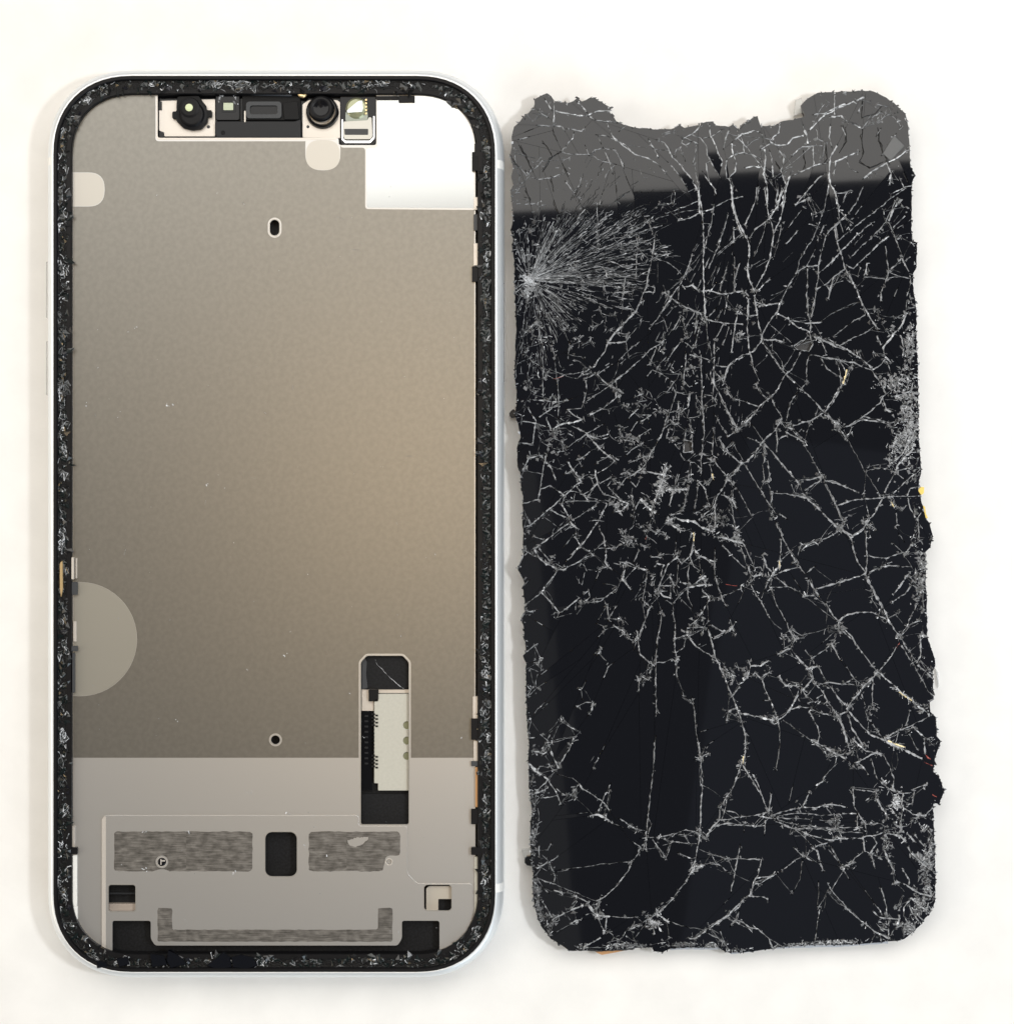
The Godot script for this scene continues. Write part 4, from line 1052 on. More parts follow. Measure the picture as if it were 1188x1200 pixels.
	c(4, .38, [260, 0, 200, 120, 100, 220, 0, 320]); c(2.8, .28, [530, 0, 420, 150, 320, 280]); c(3, .3, [560, 20, 660, 80, 780, 130]); c(3, .36, [610, 170, 540, 290]); c(2.2, .3, [40, 570, 160, 450, 230, 400]); c(2.6, .32, [0, 760, 130, 660, 260, 550, 330, 470, 430, 420, 460, 370]); c(2.2, .3, [740, 130, 660, 270]); c(2.4, .34, [810, 180, 740, 440]); c(2, .3, [770, 200, 740, 330]); c(2.2, .3, [850, 0, 830, 130, 850, 190, 860, 340, 880, 470]); c(3, .38, [850, 190, 920, 210, 1060, 230, 1188, 235])
	c(3, .34, [1160, 80, 1120, 230, 1080, 500]); c(2.8, .32, [1010, 230, 960, 330, 930, 370]); c(2, .28, [1060, 260, 1000, 430]); c(2, .28, [1000, 100, 940, 190]); c(2.8, .34, [930, 380, 920, 600, 920, 780, 980, 900, 1060, 1060, 1130, 1188]); c(2, .26, [920, 780, 910, 960]); c(2.6, .32, [940, 620, 1050, 630, 1110, 570, 1188, 540]); c(2.6, .32, [1050, 630, 1010, 770]); c(2.6, .3, [940, 690, 1010, 770]); c(2.6, .34, [610, 400, 490, 570]); c(2.2, .28, [400, 580, 300, 620]); c(2, .28, [380, 470, 330, 600])
	c(2.4, .34, [660, 510, 660, 600]); c(2, .28, [800, 520, 810, 900, 820, 1188]); c(2.4, .32, [880, 570, 800, 540, 700, 520]); c(2, .28, [570, 870, 520, 1030]); c(2.2, .26, [480, 870, 560, 760]); c(3, .34, [700, 880, 680, 1010, 610, 1060]); c(3, .36, [590, 960, 600, 1100]); c(2.4, .34, [130, 1110, 220, 1020]); c(2.6, .36, [250, 1080, 340, 1080, 250, 1140]); c(2.4, .34, [510, 1120, 560, 1160, 590, 1150]); c(2, .28, [310, 860, 290, 910]); c(2.6, .34, [190, 910, 270, 880, 240, 840]); c(2, .26, [300, 720, 350, 660, 440, 700, 500, 740]); c(2, .28, [660, 590, 640, 760, 690, 820, 720, 810]); c(2, .26, [900, 560, 930, 540])
	c(1.6, .2, [480, 660, 520, 600]); c(2, .26, [420, 600, 480, 540]); c(2, .28, [850, 700, 870, 740]); c(2, .24, [830, 890, 900, 900, 950, 980, 860, 1010]); c(2, .28, [740, 260, 760, 190]); c(2, .26, [870, 170, 930, 100]); c(1.4, .18, [520, 1030, 470, 1188]); c(2, .26, [930, 440, 970, 460, 940, 490])
	dot(660, 340, 8, 50, .36); dot(620, 190, 7, 34, .34); dot(680, 650, 9, 50, .42); dot(740, 640, 7, 34, .36); dot(640, 800, 9, 46, .36); dot(700, 690, 6, 30, .4); dot(760, 780, 7, 34, .4); dot(400, 1040, 7, 40, .6); dot(480, 1060, 5, 20, .4); dot(760, 910, 8, 40, .34); dot(820, 1010, 8, 36, .3); dot(450, 490, 7, 30, .55); dot(430, 410, 8, 34, .34); dot(400, 670, 7, 30, .28); dot(550, 680, 4, 18, .6); dot(540, 780, 5, 20, .5); dot(880, 580, 3, 14, .85); dot(720, 460, 4, 16, .5); dot(850, 190, 7, 34, .55); dot(780, 130, 5, 18, .45); dot(660, 90, 5, 20, .55); dot(100, 990, 8, 40, .36); dot(200, 1000, 7, 34, .4); dot(20, 870, 8, 36, .5); dot(250, 860, 6, 22, .34); dot(1040, 840, 7, 34, .36); dot(1110, 940, 5, 16, .34); dot(990, 740, 5, 18, .36); dot(1180, 310, 6, 20, .6); dot(1140, 380, 5, 18, .4); dot(600, 1030, 6, 24, .45); dot(690, 1120, 5, 20, .36); dot(550, 1150, 6, 22, .4); dot(910, 930, 3, 10, .7); dot(740, 520, 7, 30, .28); dot(280, 1000, 7, 26, .3); dot(1150, 110, 6, 22, .4); dot(180, 130, 5, 20, .4); dot(120, 350, 5, 20, .45); dot(750, 230, 6, 26, .4); dot(800, 320, 3, 10, .6); dot(650, 260, 4, 14, .3)

func trace_south() -> void:
	at(840, 350)
	c(2.8, .34, [290, 0, 285, 150, 280, 310, 300, 490, 330, 600, 350, 680]); c(3, .24, [360, 790, 400, 880, 470, 930]); c(3, .36, [350, 30, 370, 150, 410, 340]); c(3, .32, [600, 30, 560, 120, 480, 220, 420, 330, 410, 400, 350, 480, 290, 510, 210, 540, 110, 620, 80, 720, 60, 780]); c(2.6, .3, [440, 60, 600, 35]); c(3.6, .34, [560, 140, 660, 190, 740, 260, 860, 310]); c(3, .36, [700, 200, 820, 230, 960, 220]); c(3, .3, [840, 0, 850, 170, 870, 250, 860, 340]); c(3, .28, [900, 0, 875, 170])
	c(2.6, .28, [860, 340, 890, 420, 850, 490, 740, 470, 710, 440, 780, 390, 850, 375]); c(3.6, .34, [900, 350, 980, 390, 1188, 480]); c(2.8, .3, [1188, 410, 1130, 440, 1030, 370]); c(3.5, .32, [430, 380, 540, 380, 620, 405]); c(3, .24, [430, 420, 500, 510, 570, 620, 640, 700, 720, 780]); c(2, .24, [500, 250, 620, 350, 690, 410]); c(3, .28, [770, 500, 690, 660, 620, 720, 570, 830, 500, 910, 390, 1000, 340, 1080, 270, 1150]); c(3.3, .3, [870, 520, 1030, 550, 1188, 580]); c(3, .22, [970, 560, 1020, 650, 1160, 740])
	c(2.4, .22, [850, 530, 830, 610, 830, 780, 770, 840]); c(3, .26, [770, 840, 850, 900, 990, 1050]); c(2, .26, [740, 880, 680, 970, 640, 1130]); c(3.4, .32, [1140, 850, 1070, 970, 1000, 1050, 880, 1130, 700, 1180]); c(3, .28, [1030, 1080, 1110, 1160]); c(2.6, .28, [500, 910, 540, 1010, 600, 1100, 550, 1170]); c(2, .26, [130, 920, 200, 940, 380, 1000]); c(1.8, .22, [30, 920, 150, 1160, 190, 1188]); c(2.4, .3, [180, 380, 280, 370]); c(2, .2, [910, 1090, 940, 1000]); c(2, .26, [280, 160, 370, 150]); c(2, .2, [330, 620, 320, 560])
	dot(90, 850, 7, 34, .36); dot(270, 1150, 8, 36, .36); dot(520, 390, 7, 26, .3); dot(880, 340, 9, 40, .3); dot(770, 850, 6, 26, .3); dot(950, 370, 6, 30, .7); dot(680, 200, 6, 26, .5); dot(410, 340, 4, 18, .7); dot(320, 180, 8, 40, .34); dot(360, 40, 5, 18, .6); dot(410, 50, 4, 16, .6); dot(1165, 790, 4, 26, .88); dot(490, 500, 6, 26, .28); dot(600, 660, 6, 26, .3); dot(330, 620, 5, 20, .3); dot(370, 810, 5, 20, .22); dot(500, 910, 6, 24, .3); dot(1020, 540, 4, 14, .6); dot(1120, 570, 6, 24, .4); dot(1110, 1160, 5, 24, .5); dot(1000, 1050, 6, 24, .36); dot(670, 1170, 5, 20, .6); dot(680, 970, 3, 8, .6); dot(230, 315, 4, 20, .85); dot(200, 385, 4, 14, .6); dot(40, 730, 6, 22, .34); dot(150, 935, 5, 16, .34); dot(340, 1060, 5, 18, .34); dot(860, 190, 7, 26, .3); dot(720, 450, 5, 18, .34); dot(830, 790, 5, 20, .24); dot(860, 400, 6, 20, .26)
	at(950, 350)
	c(3.6, .34, [450, 0, 500, 90, 560, 200, 620, 280]); c(1.5, .16, [450, 35, 300, 90, 190, 140, 90, 210]); c(2.5, .26, [500, 150, 400, 200, 300, 280, 220, 340]); c(2, .26, [570, 285, 360, 380, 260, 440]); c(4, .42, [890, 130, 840, 250, 760, 340, 670, 450, 680, 520, 740, 590]); c(3, .3, [610, 350, 650, 430]); c(4, .32, [40, 350, 130, 390, 330, 470, 440, 540, 560, 640]); c(3, .3, [300, 580, 400, 590, 470, 630, 560, 660, 640, 770, 690, 880]); c(2.6, .3, [690, 560, 630, 630, 570, 660])
	c(3, .4, [390, 580, 360, 660, 280, 810, 150, 1020]); c(2.6, .34, [660, 920, 640, 970, 490, 1090, 350, 1180]); c(4, .34, [660, 920, 700, 1030, 740, 1050]); c(2, .2, [600, 700, 710, 690]); c(2.4, .26, [570, 500, 680, 520]); c(3, .36, [300, 420, 370, 380]); c(3, .3, [480, 1090, 600, 1120, 720, 1150]); c(3, .36, [740, 910, 840, 890, 940, 850]); c(3, .36, [830, 340, 860, 460, 850, 530])
	dot(340, 710, 5, 40, .88); dot(300, 790, 4, 34, .9); dot(375, 650, 4, 14, .6); dot(440, 490, 7, 34, .4); dot(430, 545, 7, 30, .34); dot(640, 220, 12, 70, .26); dot(750, 280, 8, 44, .45); dot(620, 110, 8, 34, .2); dot(660, 920, 5, 24, .7); dot(690, 1020, 6, 26, .36); dot(500, 610, 7, 24, .28); dot(240, 1150, 7, 34, .5); dot(80, 370, 6, 30, .7); dot(730, 360, 4, 16, .8); dot(870, 170, 5, 24, .85); dot(260, 570, 6, 22, .4); dot(620, 530, 7, 30, .22); dot(770, 190, 6, 24, .26)
	patch(1045, 448, 10, 22, 80, 110, .5); patch(1064, 470, 12, 60, 0, 270, .5); patch(1066, 400, 7, 26, 0, 100, .5); dot(910, 370, 5, 40, .9); dot(970, 480, 4, 24, .9); dot(900, 500, 6, 30, .6); dot(860, 640, 6, 34, .6); dot(790, 770, 8, 44, .45); dot(790, 910, 9, 50, .6); dot(870, 990, 5, 30, .85); dot(930, 990, 5, 26, .7); dot(850, 1080, 9, 50, .5); dot(960, 1130, 8, 50, .75); dot(790, 1150, 7, 34, .5); dot(720, 600, 6, 30, .5); dot(890, 730, 6, 26, .4); dot(920, 780, 5, 22, .6)
	at(590, 500)
	c(3, .38, [180, 400, 200, 360, 240, 290, 390, 260]); c(2.6, .36, [390, 270, 360, 440, 340, 580, 320, 680, 190, 710]); c(3, .36, [340, 580, 430, 545, 530, 610, 560, 640]); c(2.6, .36, [560, 640, 480, 720, 430, 760, 240, 920]); c(3, .38, [560, 640, 650, 560, 720, 510]); c(4, .42, [720, 510, 640, 400, 600, 330]); c(3, .4, [390, 330, 430, 360, 480, 480]); c(3.5, .36, [540, 720, 600, 830]); c(3.5, .36, [440, 770, 520, 820, 600, 850, 640, 910, 690, 950]); c(2.6, .34, [600, 900, 480, 990, 340, 1090, 290, 1130])
	c(2.8, .34, [660, 1020, 710, 1100, 760, 1140, 830, 1188]); c(3, .34, [930, 780, 870, 890, 790, 1010, 720, 1100, 630, 1188]); c(2.5, .3, [880, 920, 930, 1020, 940, 1110]); c(4, .38, [770, 70, 890, 200, 1030, 320]); c(2, .28, [770, 70, 690, 120, 600, 190]); c(2, .28, [800, 230, 690, 310]); c(2, .28, [1030, 320, 990, 360, 870, 430]); c(2, .24, [980, 270, 860, 340]); c(2.6, .32, [690, 310, 730, 370]); c(3.5, .34, [850, 410, 870, 530, 930, 630]); c(2, .26, [1000, 460, 890, 530])
	c(2.6, .32, [870, 530, 820, 580, 740, 630, 680, 560]); c(2.5, .36, [740, 630, 780, 680]); c(2.2, .24, [570, 700, 700, 690, 870, 690]); c(2, .26, [860, 720, 720, 820, 650, 860]); c(2.5, .3, [820, 760, 860, 740]); c(3.5, .36, [930, 630, 1010, 650, 1100, 690, 1188, 700]); c(2, .26, [290, 0, 270, 150]); c(3, .3, [150, 150, 250, 160]); c(1.6, .2, [200, 410, 360, 440]); c(2.4, .34, [970, 560, 1090, 680]); c(2, .28, [570, 440, 640, 400, 700, 470]); c(2.6, .3, [280, 1020, 380, 1050]); c(2, .24, [420, 200, 400, 280]); c(2, .2, [560, 1110, 650, 1000])
	dot(500, 30, 9, 40, .4); dot(470, 110, 8, 40, .26); dot(540, 150, 5, 24, .5); dot(430, 190, 4, 16, .5); dot(500, 230, 8, 44, .45); dot(590, 250, 8, 36, .3); dot(320, 260, 7, 30, .36); dot(240, 280, 6, 26, .34); dot(420, 340, 5, 22, .55); dot(200, 380, 5, 22, .5); dot(690, 500, 6, 30, .5); dot(640, 400, 7, 34, .38); dot(820, 440, 8, 40, .36); dot(740, 460, 6, 22, .3); dot(690, 320, 6, 24, .36); dot(850, 550, 6, 26, .42); dot(550, 640, 7, 34, .45); dot(780, 650, 4, 14, .5); dot(880, 190, 5, 20, .4); dot(1020, 310, 7, 34, .45); dot(990, 270, 4, 14, .5); dot(1060, 720, 9, 50, .6); dot(1110, 720, 8, 40, .4); dot(1060, 780, 7, 34, .6); dot(960, 690, 7, 30, .4); dot(1140, 420, 7, 30, .4); dot(1070, 530, 7, 34, .4); dot(1020, 490, 7, 30, .3); dot(520, 370, 7, 34, .28); dot(600, 840, 6, 26, .4); dot(640, 910, 6, 28, .45); dot(710, 1100, 5, 24, .6); dot(680, 1030, 5, 20, .36); dot(1120, 1040, 10, 60, .34); dot(1160, 1080, 8, 40, .36); dot(940, 1080, 5, 20, .4); dot(1020, 1130, 5, 20, .4); dot(300, 1120, 6, 22, .4); dot(220, 860, 6, 22, .3); dot(250, 920, 5, 16, .34); dot(200, 970, 7, 26, .26); dot(630, 690, 6, 24, .28); dot(540, 740, 6, 22, .3); dot(390, 830, 6, 20, .24); dot(1080, 120, 8, 34, .3); dot(1150, 120, 7, 30, .32); dot(910, 800, 5, 20, .4); dot(1180, 640, 7, 30, .4); dot(160, 480, 4, 14, .6)
	at(720, 480)
	c(3, .32, [490, 60, 440, 220, 360, 370, 330, 420, 140, 490]); c(2.5, .34, [350, 370, 290, 500, 240, 560, 100, 640, 60, 700]); c(2, .28, [240, 620, 200, 720, 150, 670]); c(6, .4, [490, 540, 440, 680, 370, 850]); c(5.5, .42, [480, 740, 600, 740, 670, 740]); c(3.6, .48, [540, 760, 510, 890]); c(5.5, .45, [240, 830, 300, 900, 380, 960]); c(3, .5, [0, 880, 60, 850, 130, 870, 60, 940, 0, 950]); c(5.5, .42, [490, 1030, 560, 1000, 620, 1030, 740, 1040, 800, 1090, 910, 1130]); c(4, .5, [490, 1040, 600, 1110])
	c(2.6, .36, [940, 830, 920, 900, 780, 1020]); c(2.6, .34, [750, 960, 810, 930, 880, 890]); c(2.4, .3, [930, 900, 930, 1080]); c(2.6, .36, [640, 280, 720, 300, 720, 390, 640, 400, 640, 330]); c(2.5, .34, [700, 490, 740, 490, 800, 550]); c(2, .3, [820, 0, 830, 200, 810, 400, 800, 600]); c(2, .28, [915, 170, 905, 420]); c(2.2, .3, [930, 480, 820, 500]); c(2.4, .3, [860, 450, 930, 480, 990, 560, 1050, 630]); c(3, .3, [1040, 0, 1110, 140, 1140, 190, 1050, 250]); c(2, .24, [930, 50, 1000, 170, 1050, 250]); c(2.5, .28, [970, 270, 1020, 340, 1020, 370, 1100, 440, 1160, 490]); c(3.6, .32, [1188, 490, 1140, 560, 1060, 640]); c(3, .3, [1050, 640, 960, 790, 940, 830]); c(2.4, .3, [1060, 650, 1130, 730])
	c(3, .34, [1010, 790, 1100, 850, 1130, 920]); c(2.5, .32, [780, 670, 840, 740, 870, 860, 880, 890]); c(2, .26, [770, 680, 765, 800, 740, 920]); c(2.4, .34, [780, 670, 900, 660]); c(4, .4, [250, 570, 330, 580, 430, 600]); c(2, .3, [660, 180, 650, 280]); c(2, .3, [720, 230, 720, 300]); c(3, .36, [500, 180, 480, 260, 560, 290]); c(2.2, .3, [610, 0, 590, 80]); c(2, .3, [500, 100, 560, 130]); c(3, .34, [680, 660, 690, 600]); c(2, .28, [600, 600, 560, 700]); c(2.6, .34, [610, 960, 520, 980]); c(2, .26, [220, 250, 330, 180]); c(2.4, .3, [110, 420, 160, 370, 270, 300]); c(2, .24, [150, 200, 210, 110]); c(2.4, .34, [40, 170, 80, 280, 190, 300]); c(2, .24, [690, 700, 640, 900]); c(2, .3, [170, 1000, 200, 900, 240, 830])
	patch(775, 570, 5, 16, 12, 120, .5, .6); patch(884 - 40, 606, 10, 14, 30, 60, .14, .5); dot(480, 550, 7, 50, .7); dot(420, 690, 8, 50, .6); dot(400, 800, 8, 50, .5); dot(380, 870, 9, 50, .5); dot(280, 850, 9, 60, .6); dot(340, 930, 9, 60, .65); dot(20, 890, 10, 60, .7); dot(120, 870, 8, 40, .42); dot(510, 1030, 10, 70, .65); dot(600, 1100, 8, 40, .5); dot(720, 200, 8, 50, .45); dot(700, 190, 3, 20, .85); dot(530, 270, 8, 44, .36); dot(280, 470, 9, 44, .34); dot(330, 420, 6, 30, .36); dot(250, 520, 5, 30, .7); dot(270, 570, 7, 34, .36); dot(100, 260, 10, 50, .3); dot(170, 290, 8, 36, .3); dot(40, 170, 6, 26, .3); dot(230, 330, 6, 30, .36); dot(120, 590, 7, 34, .4); dot(40, 690, 5, 24, .6); dot(690, 600, 6, 30, .36); dot(620, 740, 9, 60, .5); dot(540, 740, 8, 50, .6); dot(670, 740, 7, 40, .4); dot(690, 670, 6, 30, .36); dot(800, 410, 6, 30, .5); dot(930, 480, 9, 50, .34); dot(1140, 180, 7, 34, .34); dot(1060, 640, 8, 40, .36); dot(1020, 375, 4, 14, .6); dot(910, 620, 4, 30, .85); dot(820, 680, 7, 34, .4); dot(850, 895, 5, 26, .6); dot(860, 1100, 10, 60, .3); dot(900, 1120, 8, 40, .34); dot(940, 1080, 3, 12, .8); dot(1090, 840, 5, 26, .55); dot(1100, 860, 7, 30, .3); dot(640, 900, 7, 34, .26); dot(730, 1170, 5, 30, .7); dot(1150, 1130, 7, 34, .5); dot(180, 980, 8, 40, .36); dot(60, 1130, 6, 26, .5); dot(300, 1100, 9, 44, .34); dot(400, 1130, 7, 30, .34); dot(440, 30, 8, 40, .5); dot(620, 20, 7, 34, .4); dot(800, 1000, 7, 30, .25); dot(900, 1000, 9, 50, .18); dot(800, 40, 6, 26, .3); dot(910, 180, 3, 10, .5); dot(560, 120, 6, 24, .5); dot(1090, 310, 4, 14, .34); dot(490, 740, 5, 24, .7)
	at(840, 480)
	c(2.6, .26, [80, 0, 130, 110, 180, 180]); c(3, .34, [350, 20, 300, 90, 250, 130]); c(4, .3, [600, 80, 540, 190, 430, 290, 350, 400, 280, 480, 240, 500, 150, 590]); c(3, .26, [550, 200, 560, 300, 550, 390]); c(2.6, .32, [570, 280, 640, 240]); c(1.5, .16, [430, 290, 330, 150]); c(2.2, .24, [280, 260, 400, 310]); c(4, .3, [430, 300, 540, 430, 700, 620, 760, 690]); c(2.6, .34, [440, 330, 440, 480, 420, 510, 440, 670, 500, 660, 470, 520]); c(2.5, .3, [440, 670, 400, 740])
	c(2.5, .28, [270, 530, 330, 630, 400, 740, 490, 890]); c(2.5, .3, [250, 490, 200, 490, 70, 370, 20, 270]); c(1.6, .22, [140, 300, 240, 470]); c(2.5, .32, [490, 890, 510, 780, 640, 780, 820, 810]); c(4.2, .34, [690, 790, 830, 820, 900, 880, 1000, 980, 1110, 1090]); c(3, .28, [820, 750, 900, 690, 970, 640]); c(3.2, .3, [750, 655, 870, 650, 970, 620]); c(2.2, .26, [760, 690, 740, 740]); c(2, .24, [970, 620, 900, 490, 830, 370, 800, 310]); c(3.6, .3, [800, 300, 740, 260, 640, 210]); c(3, .4, [640, 160, 700, 180])
	c(2.4, .4, [760, 205, 785, 180]); c(2, .28, [830, 210, 860, 150]); c(3, .3, [1030, 70, 1120, 150, 1188, 250]); c(3, .3, [1000, 660, 1070, 660, 1188, 710]); c(2.5, .22, [1000, 690, 1100, 890, 1150, 1000]); c(2.4, .26, [1100, 890, 1188, 870]); c(2.6, .32, [490, 890, 540, 960, 600, 980, 640, 1010]); c(2, .24, [550, 1050, 610, 1170]); c(2, .28, [180, 730, 240, 830, 320, 990]); c(2, .2, [0, 1040, 140, 1070, 160, 1100]); c(2, .22, [490, 730, 490, 780]); c(2, .2, [60, 790, 180, 920])
	dot(260, 130, 7, 44, .38); dot(170, 180, 5, 20, .32); dot(430, 310, 7, 40, .34); dot(340, 410, 7, 36, .34); dot(440, 400, 6, 26, .28); dot(110, 640, 8, 44, .4); dot(220, 495, 4, 16, .6); dot(190, 560, 6, 26, .26); dot(520, 960, 8, 50, .36); dot(530, 995, 5, 24, .5); dot(670, 150, 7, 44, .5); dot(740, 250, 7, 30, .28); dot(810, 320, 4, 34, .88); dot(870, 110, 8, 36, .32); dot(1000, 40, 6, 24, .4); dot(1110, 160, 8, 56, .36); dot(1120, 130, 4, 18, .6); dot(970, 630, 8, 44, .3); dot(820, 790, 7, 44, .42); dot(760, 660, 4, 16, .5); dot(720, 790, 5, 24, .5); dot(940, 900, 6, 30, .3); dot(1130, 1100, 9, 60, .34); dot(550, 200, 7, 34, .28); dot(460, 665, 5, 24, .34); dot(130, 835, 5, 30, .55); dot(70, 380, 4, 14, .5); dot(320, 990, 3, 8, .4); dot(510, 780, 4, 14, .5); dot(1180, 1040, 6, 30, .4); dot(450, 480, 3, 10, .6); dot(180, 1120, 6, 30, .5); dot(20, 1170, 7, 34, .5); dot(580, 100, 6, 26, .36)
	at(950, 480)
	c(2.8, .3, [320, 160, 400, 130, 480, 90]); c(3, .3, [480, 90, 610, 110, 720, 140]); c(2.4, .34, [380, 160, 360, 210, 320, 260, 290, 210]); c(1.8, .16, [340, 270, 480, 540, 640, 800]); c(2.5, .3, [510, 570, 650, 540, 740, 560]); c(3.6, .3, [780, 590, 720, 690, 680, 770]); c(2.4, .3, [780, 590, 860, 640]); c(4.4, .42, [790, 570, 800, 520, 880, 430, 950, 360]); c(4, .36, [960, 220, 840, 420, 740, 500]); c(3, .32, [240, 890, 390, 840, 640, 820, 730, 805]); c(2, .34, [730, 810, 880, 805, 1020, 800]); c(3.6, .34, [660, 830, 610, 920, 560, 1000, 490, 1050])
	c(3, .3, [380, 1170, 490, 1100, 540, 1020]); c(2.6, .32, [500, 1050, 600, 1110]); c(3, .3, [100, 600, 130, 660, 280, 700, 440, 770]); c(2.5, .26, [140, 690, 240, 900, 300, 1040]); c(3.4, .34, [270, 1090, 330, 1140, 380, 1170]); c(3, .36, [1020, 545, 860, 680, 760, 780]); c(2.5, .36, [890, 800, 920, 730, 970, 720]); c(3, .4, [900, 820, 920, 920, 980, 1020]); c(2.4, .3, [800, 1080, 790, 960]); c(2.5, .3, [990, 1010, 1000, 1188]); c(1.4, .16, [380, 1110, 500, 1010]); c(1.2, .14, [290, 960, 480, 890]); c(1.2, .14, [290, 1010, 420, 960]); c(2.2, .3, [760, 890, 860, 920, 880, 890])
	patch(1064, 515, 11, 40, 15, 220, .5, .65); patch(1050, 520, 7, 30, 20, 120, .45, .65); dot(230, 160, 9, 60, .4); dot(245, 130, 4, 18, .7); dot(330, 260, 4, 18, .6); dot(370, 215, 4, 14, .6); dot(920, 170, 9, 60, .5); dot(870, 100, 9, 50, .4); dot(820, 310, 9, 50, .32); dot(890, 340, 4, 18, .7); dot(750, 490, 5, 24, .5); dot(740, 430, 6, 26, .34); dot(900, 410, 7, 40, .5); dot(780, 570, 7, 34, .4); dot(930, 530, 5, 30, .7); dot(990, 460, 4, 24, .85); dot(920, 650, 9, 50, .4); dot(960, 610, 3, 14, .8); dot(660, 800, 7, 40, .34); dot(740, 810, 5, 24, .5); dot(760, 880, 6, 44, .7); dot(850, 915, 5, 20, .45); dot(490, 780, 3, 16, .85); dot(260, 1090, 8, 50, .34); dot(320, 1060, 5, 22, .5); dot(530, 1080, 8, 50, .42); dot(490, 1040, 5, 20, .45); dot(540, 990, 4, 16, .5); dot(800, 1080, 4, 20, .6); dot(985, 1020, 4, 22, .8); dot(370, 980, 3, 10, .6); dot(100, 620, 7, 30, .28); dot(970, 910, 9, 40, .12); dot(1000, 1100, 7, 34, .5); dot(1010, 620, 6, 30, .6); dot(960, 1180, 6, 24, .5); dot(520, 540, 4, 12, .34); dot(710, 150, 7, 34, .34)
	at(590, 630)
	c(3.6, .34, [290, 110, 330, 190, 390, 240, 490, 290, 560, 300]); c(2.6, .3, [330, 100, 400, 180, 430, 220]); c(2, .28, [200, 120, 250, 150, 330, 190]); c(2.5, .32, [560, 300, 650, 250, 720, 210, 820, 160]); c(2, .28, [700, 90, 650, 150, 590, 210]); c(2.5, .28, [490, 320, 390, 460, 350, 510, 230, 600]); c(3, .42, [350, 510, 390, 550, 430, 590, 510, 690]); c(3, .34, [540, 690, 640, 610, 700, 560]); c(2.5, .36, [750, 520, 790, 490, 800, 550, 760, 590]); c(2.5, .32, [830, 600, 900, 590, 1040, 480]); c(1.6, .2, [940, 430, 1040, 450, 1050, 470]); c(2.5, .34, [190, 130, 160, 220, 130, 290])
	c(2.6, .4, [210, 680, 250, 690, 290, 680]); c(1.8, .3, [310, 780, 360, 810]); c(2.2, .3, [930, 0, 940, 80]); c(2.4, .32, [880, 100, 960, 100, 1040, 90]); c(3.6, .36, [950, 130, 940, 230, 970, 270, 1000, 290]); c(2, .28, [890, 310, 860, 380]); c(2.4, .3, [960, 630, 980, 770, 1000, 780]); c(3, .34, [1040, 640, 1000, 720]); c(2.8, .34, [1030, 820, 1100, 860, 1150, 930]); c(3, .36, [1100, 370, 1110, 400, 1170, 470]); c(2, .3, [340, 1120, 320, 1180]); c(2.4, .34, [905, 1030, 870, 1080]); c(2, .24, [210, 1060, 290, 995]); c(2, .2, [180, 450, 230, 400])
	c(1.6, .2, [870, 800, 920, 820, 940, 860, 880, 920]); c(2, .24, [210, 660, 160, 750]); c(2, .24, [230, 600, 190, 650]); c(1.6, .18, [960, 630, 880, 760]); c(1.2, .14, [820, 160, 720, 90])
	dot(460, 200, 8, 50, .34); dot(490, 270, 6, 30, .4); dot(400, 230, 5, 24, .4); dot(300, 130, 6, 30, .36); dot(220, 130, 7, 30, .3); dot(500, 300, 5, 20, .34); dot(560, 290, 5, 18, .3); dot(770, 590, 4, 24, .6); dot(720, 620, 6, 26, .34); dot(840, 590, 5, 24, .36); dot(510, 690, 3, 12, .8); dot(430, 590, 3, 12, .7); dot(380, 460, 4, 14, .4); dot(480, 740, 5, 18, .24); dot(250, 690, 5, 18, .4); dot(950, 260, 7, 36, .42); dot(880, 300, 5, 24, .36); dot(930, 40, 6, 24, .36); dot(820, 155, 3, 12, .45); dot(1110, 390, 5, 24, .4); dot(960, 650, 6, 30, .34); dot(970, 750, 5, 20, .36); dot(1070, 750, 3, 14, .85); dot(1110, 770, 6, 24, .26); dot(1100, 860, 5, 20, .4); dot(1140, 920, 5, 22, .36); dot(930, 850, 5, 20, .24); dot(290, 990, 4, 14, .34); dot(340, 1130, 3, 14, .6); dot(300, 1160, 5, 18, .4); dot(1150, 40, 9, 44, .34); dot(1140, 230, 8, 40, .34); dot(150, 270, 3, 12, .4); dot(1030, 480, 5, 18, .34); dot(190, 700, 4, 14, .4); dot(890, 1050, 4, 16, .4)
	at(720, 610)
	c(3.4, .34, [60, 390, 130, 390, 200, 430, 300, 460]); c(2.5, .3, [100, 400, 80, 540, 150, 640]); c(2.4, .28, [260, 740, 330, 800, 270, 960, 220, 1100]); c(2, .26, [440, 830, 430, 940, 390, 1140]); c(2, .28, [480, 740, 540, 780, 560, 940, 560, 1080]); c(2.6, .34, [560, 1100, 680, 1060]); c(3, .36, [410, 660, 450, 700, 520, 720]); c(3, .34, [400, 650, 490, 410, 580, 340]); c(3, .4, [370, 430, 390, 400, 460, 410, 430, 500]); c(3, .38, [580, 340, 620, 400, 700, 330, 730, 270]); c(3.6, .42, [740, 270, 790, 330, 920, 380]); c(2.5, .38, [730, 220, 700, 330, 730, 420, 780, 460])
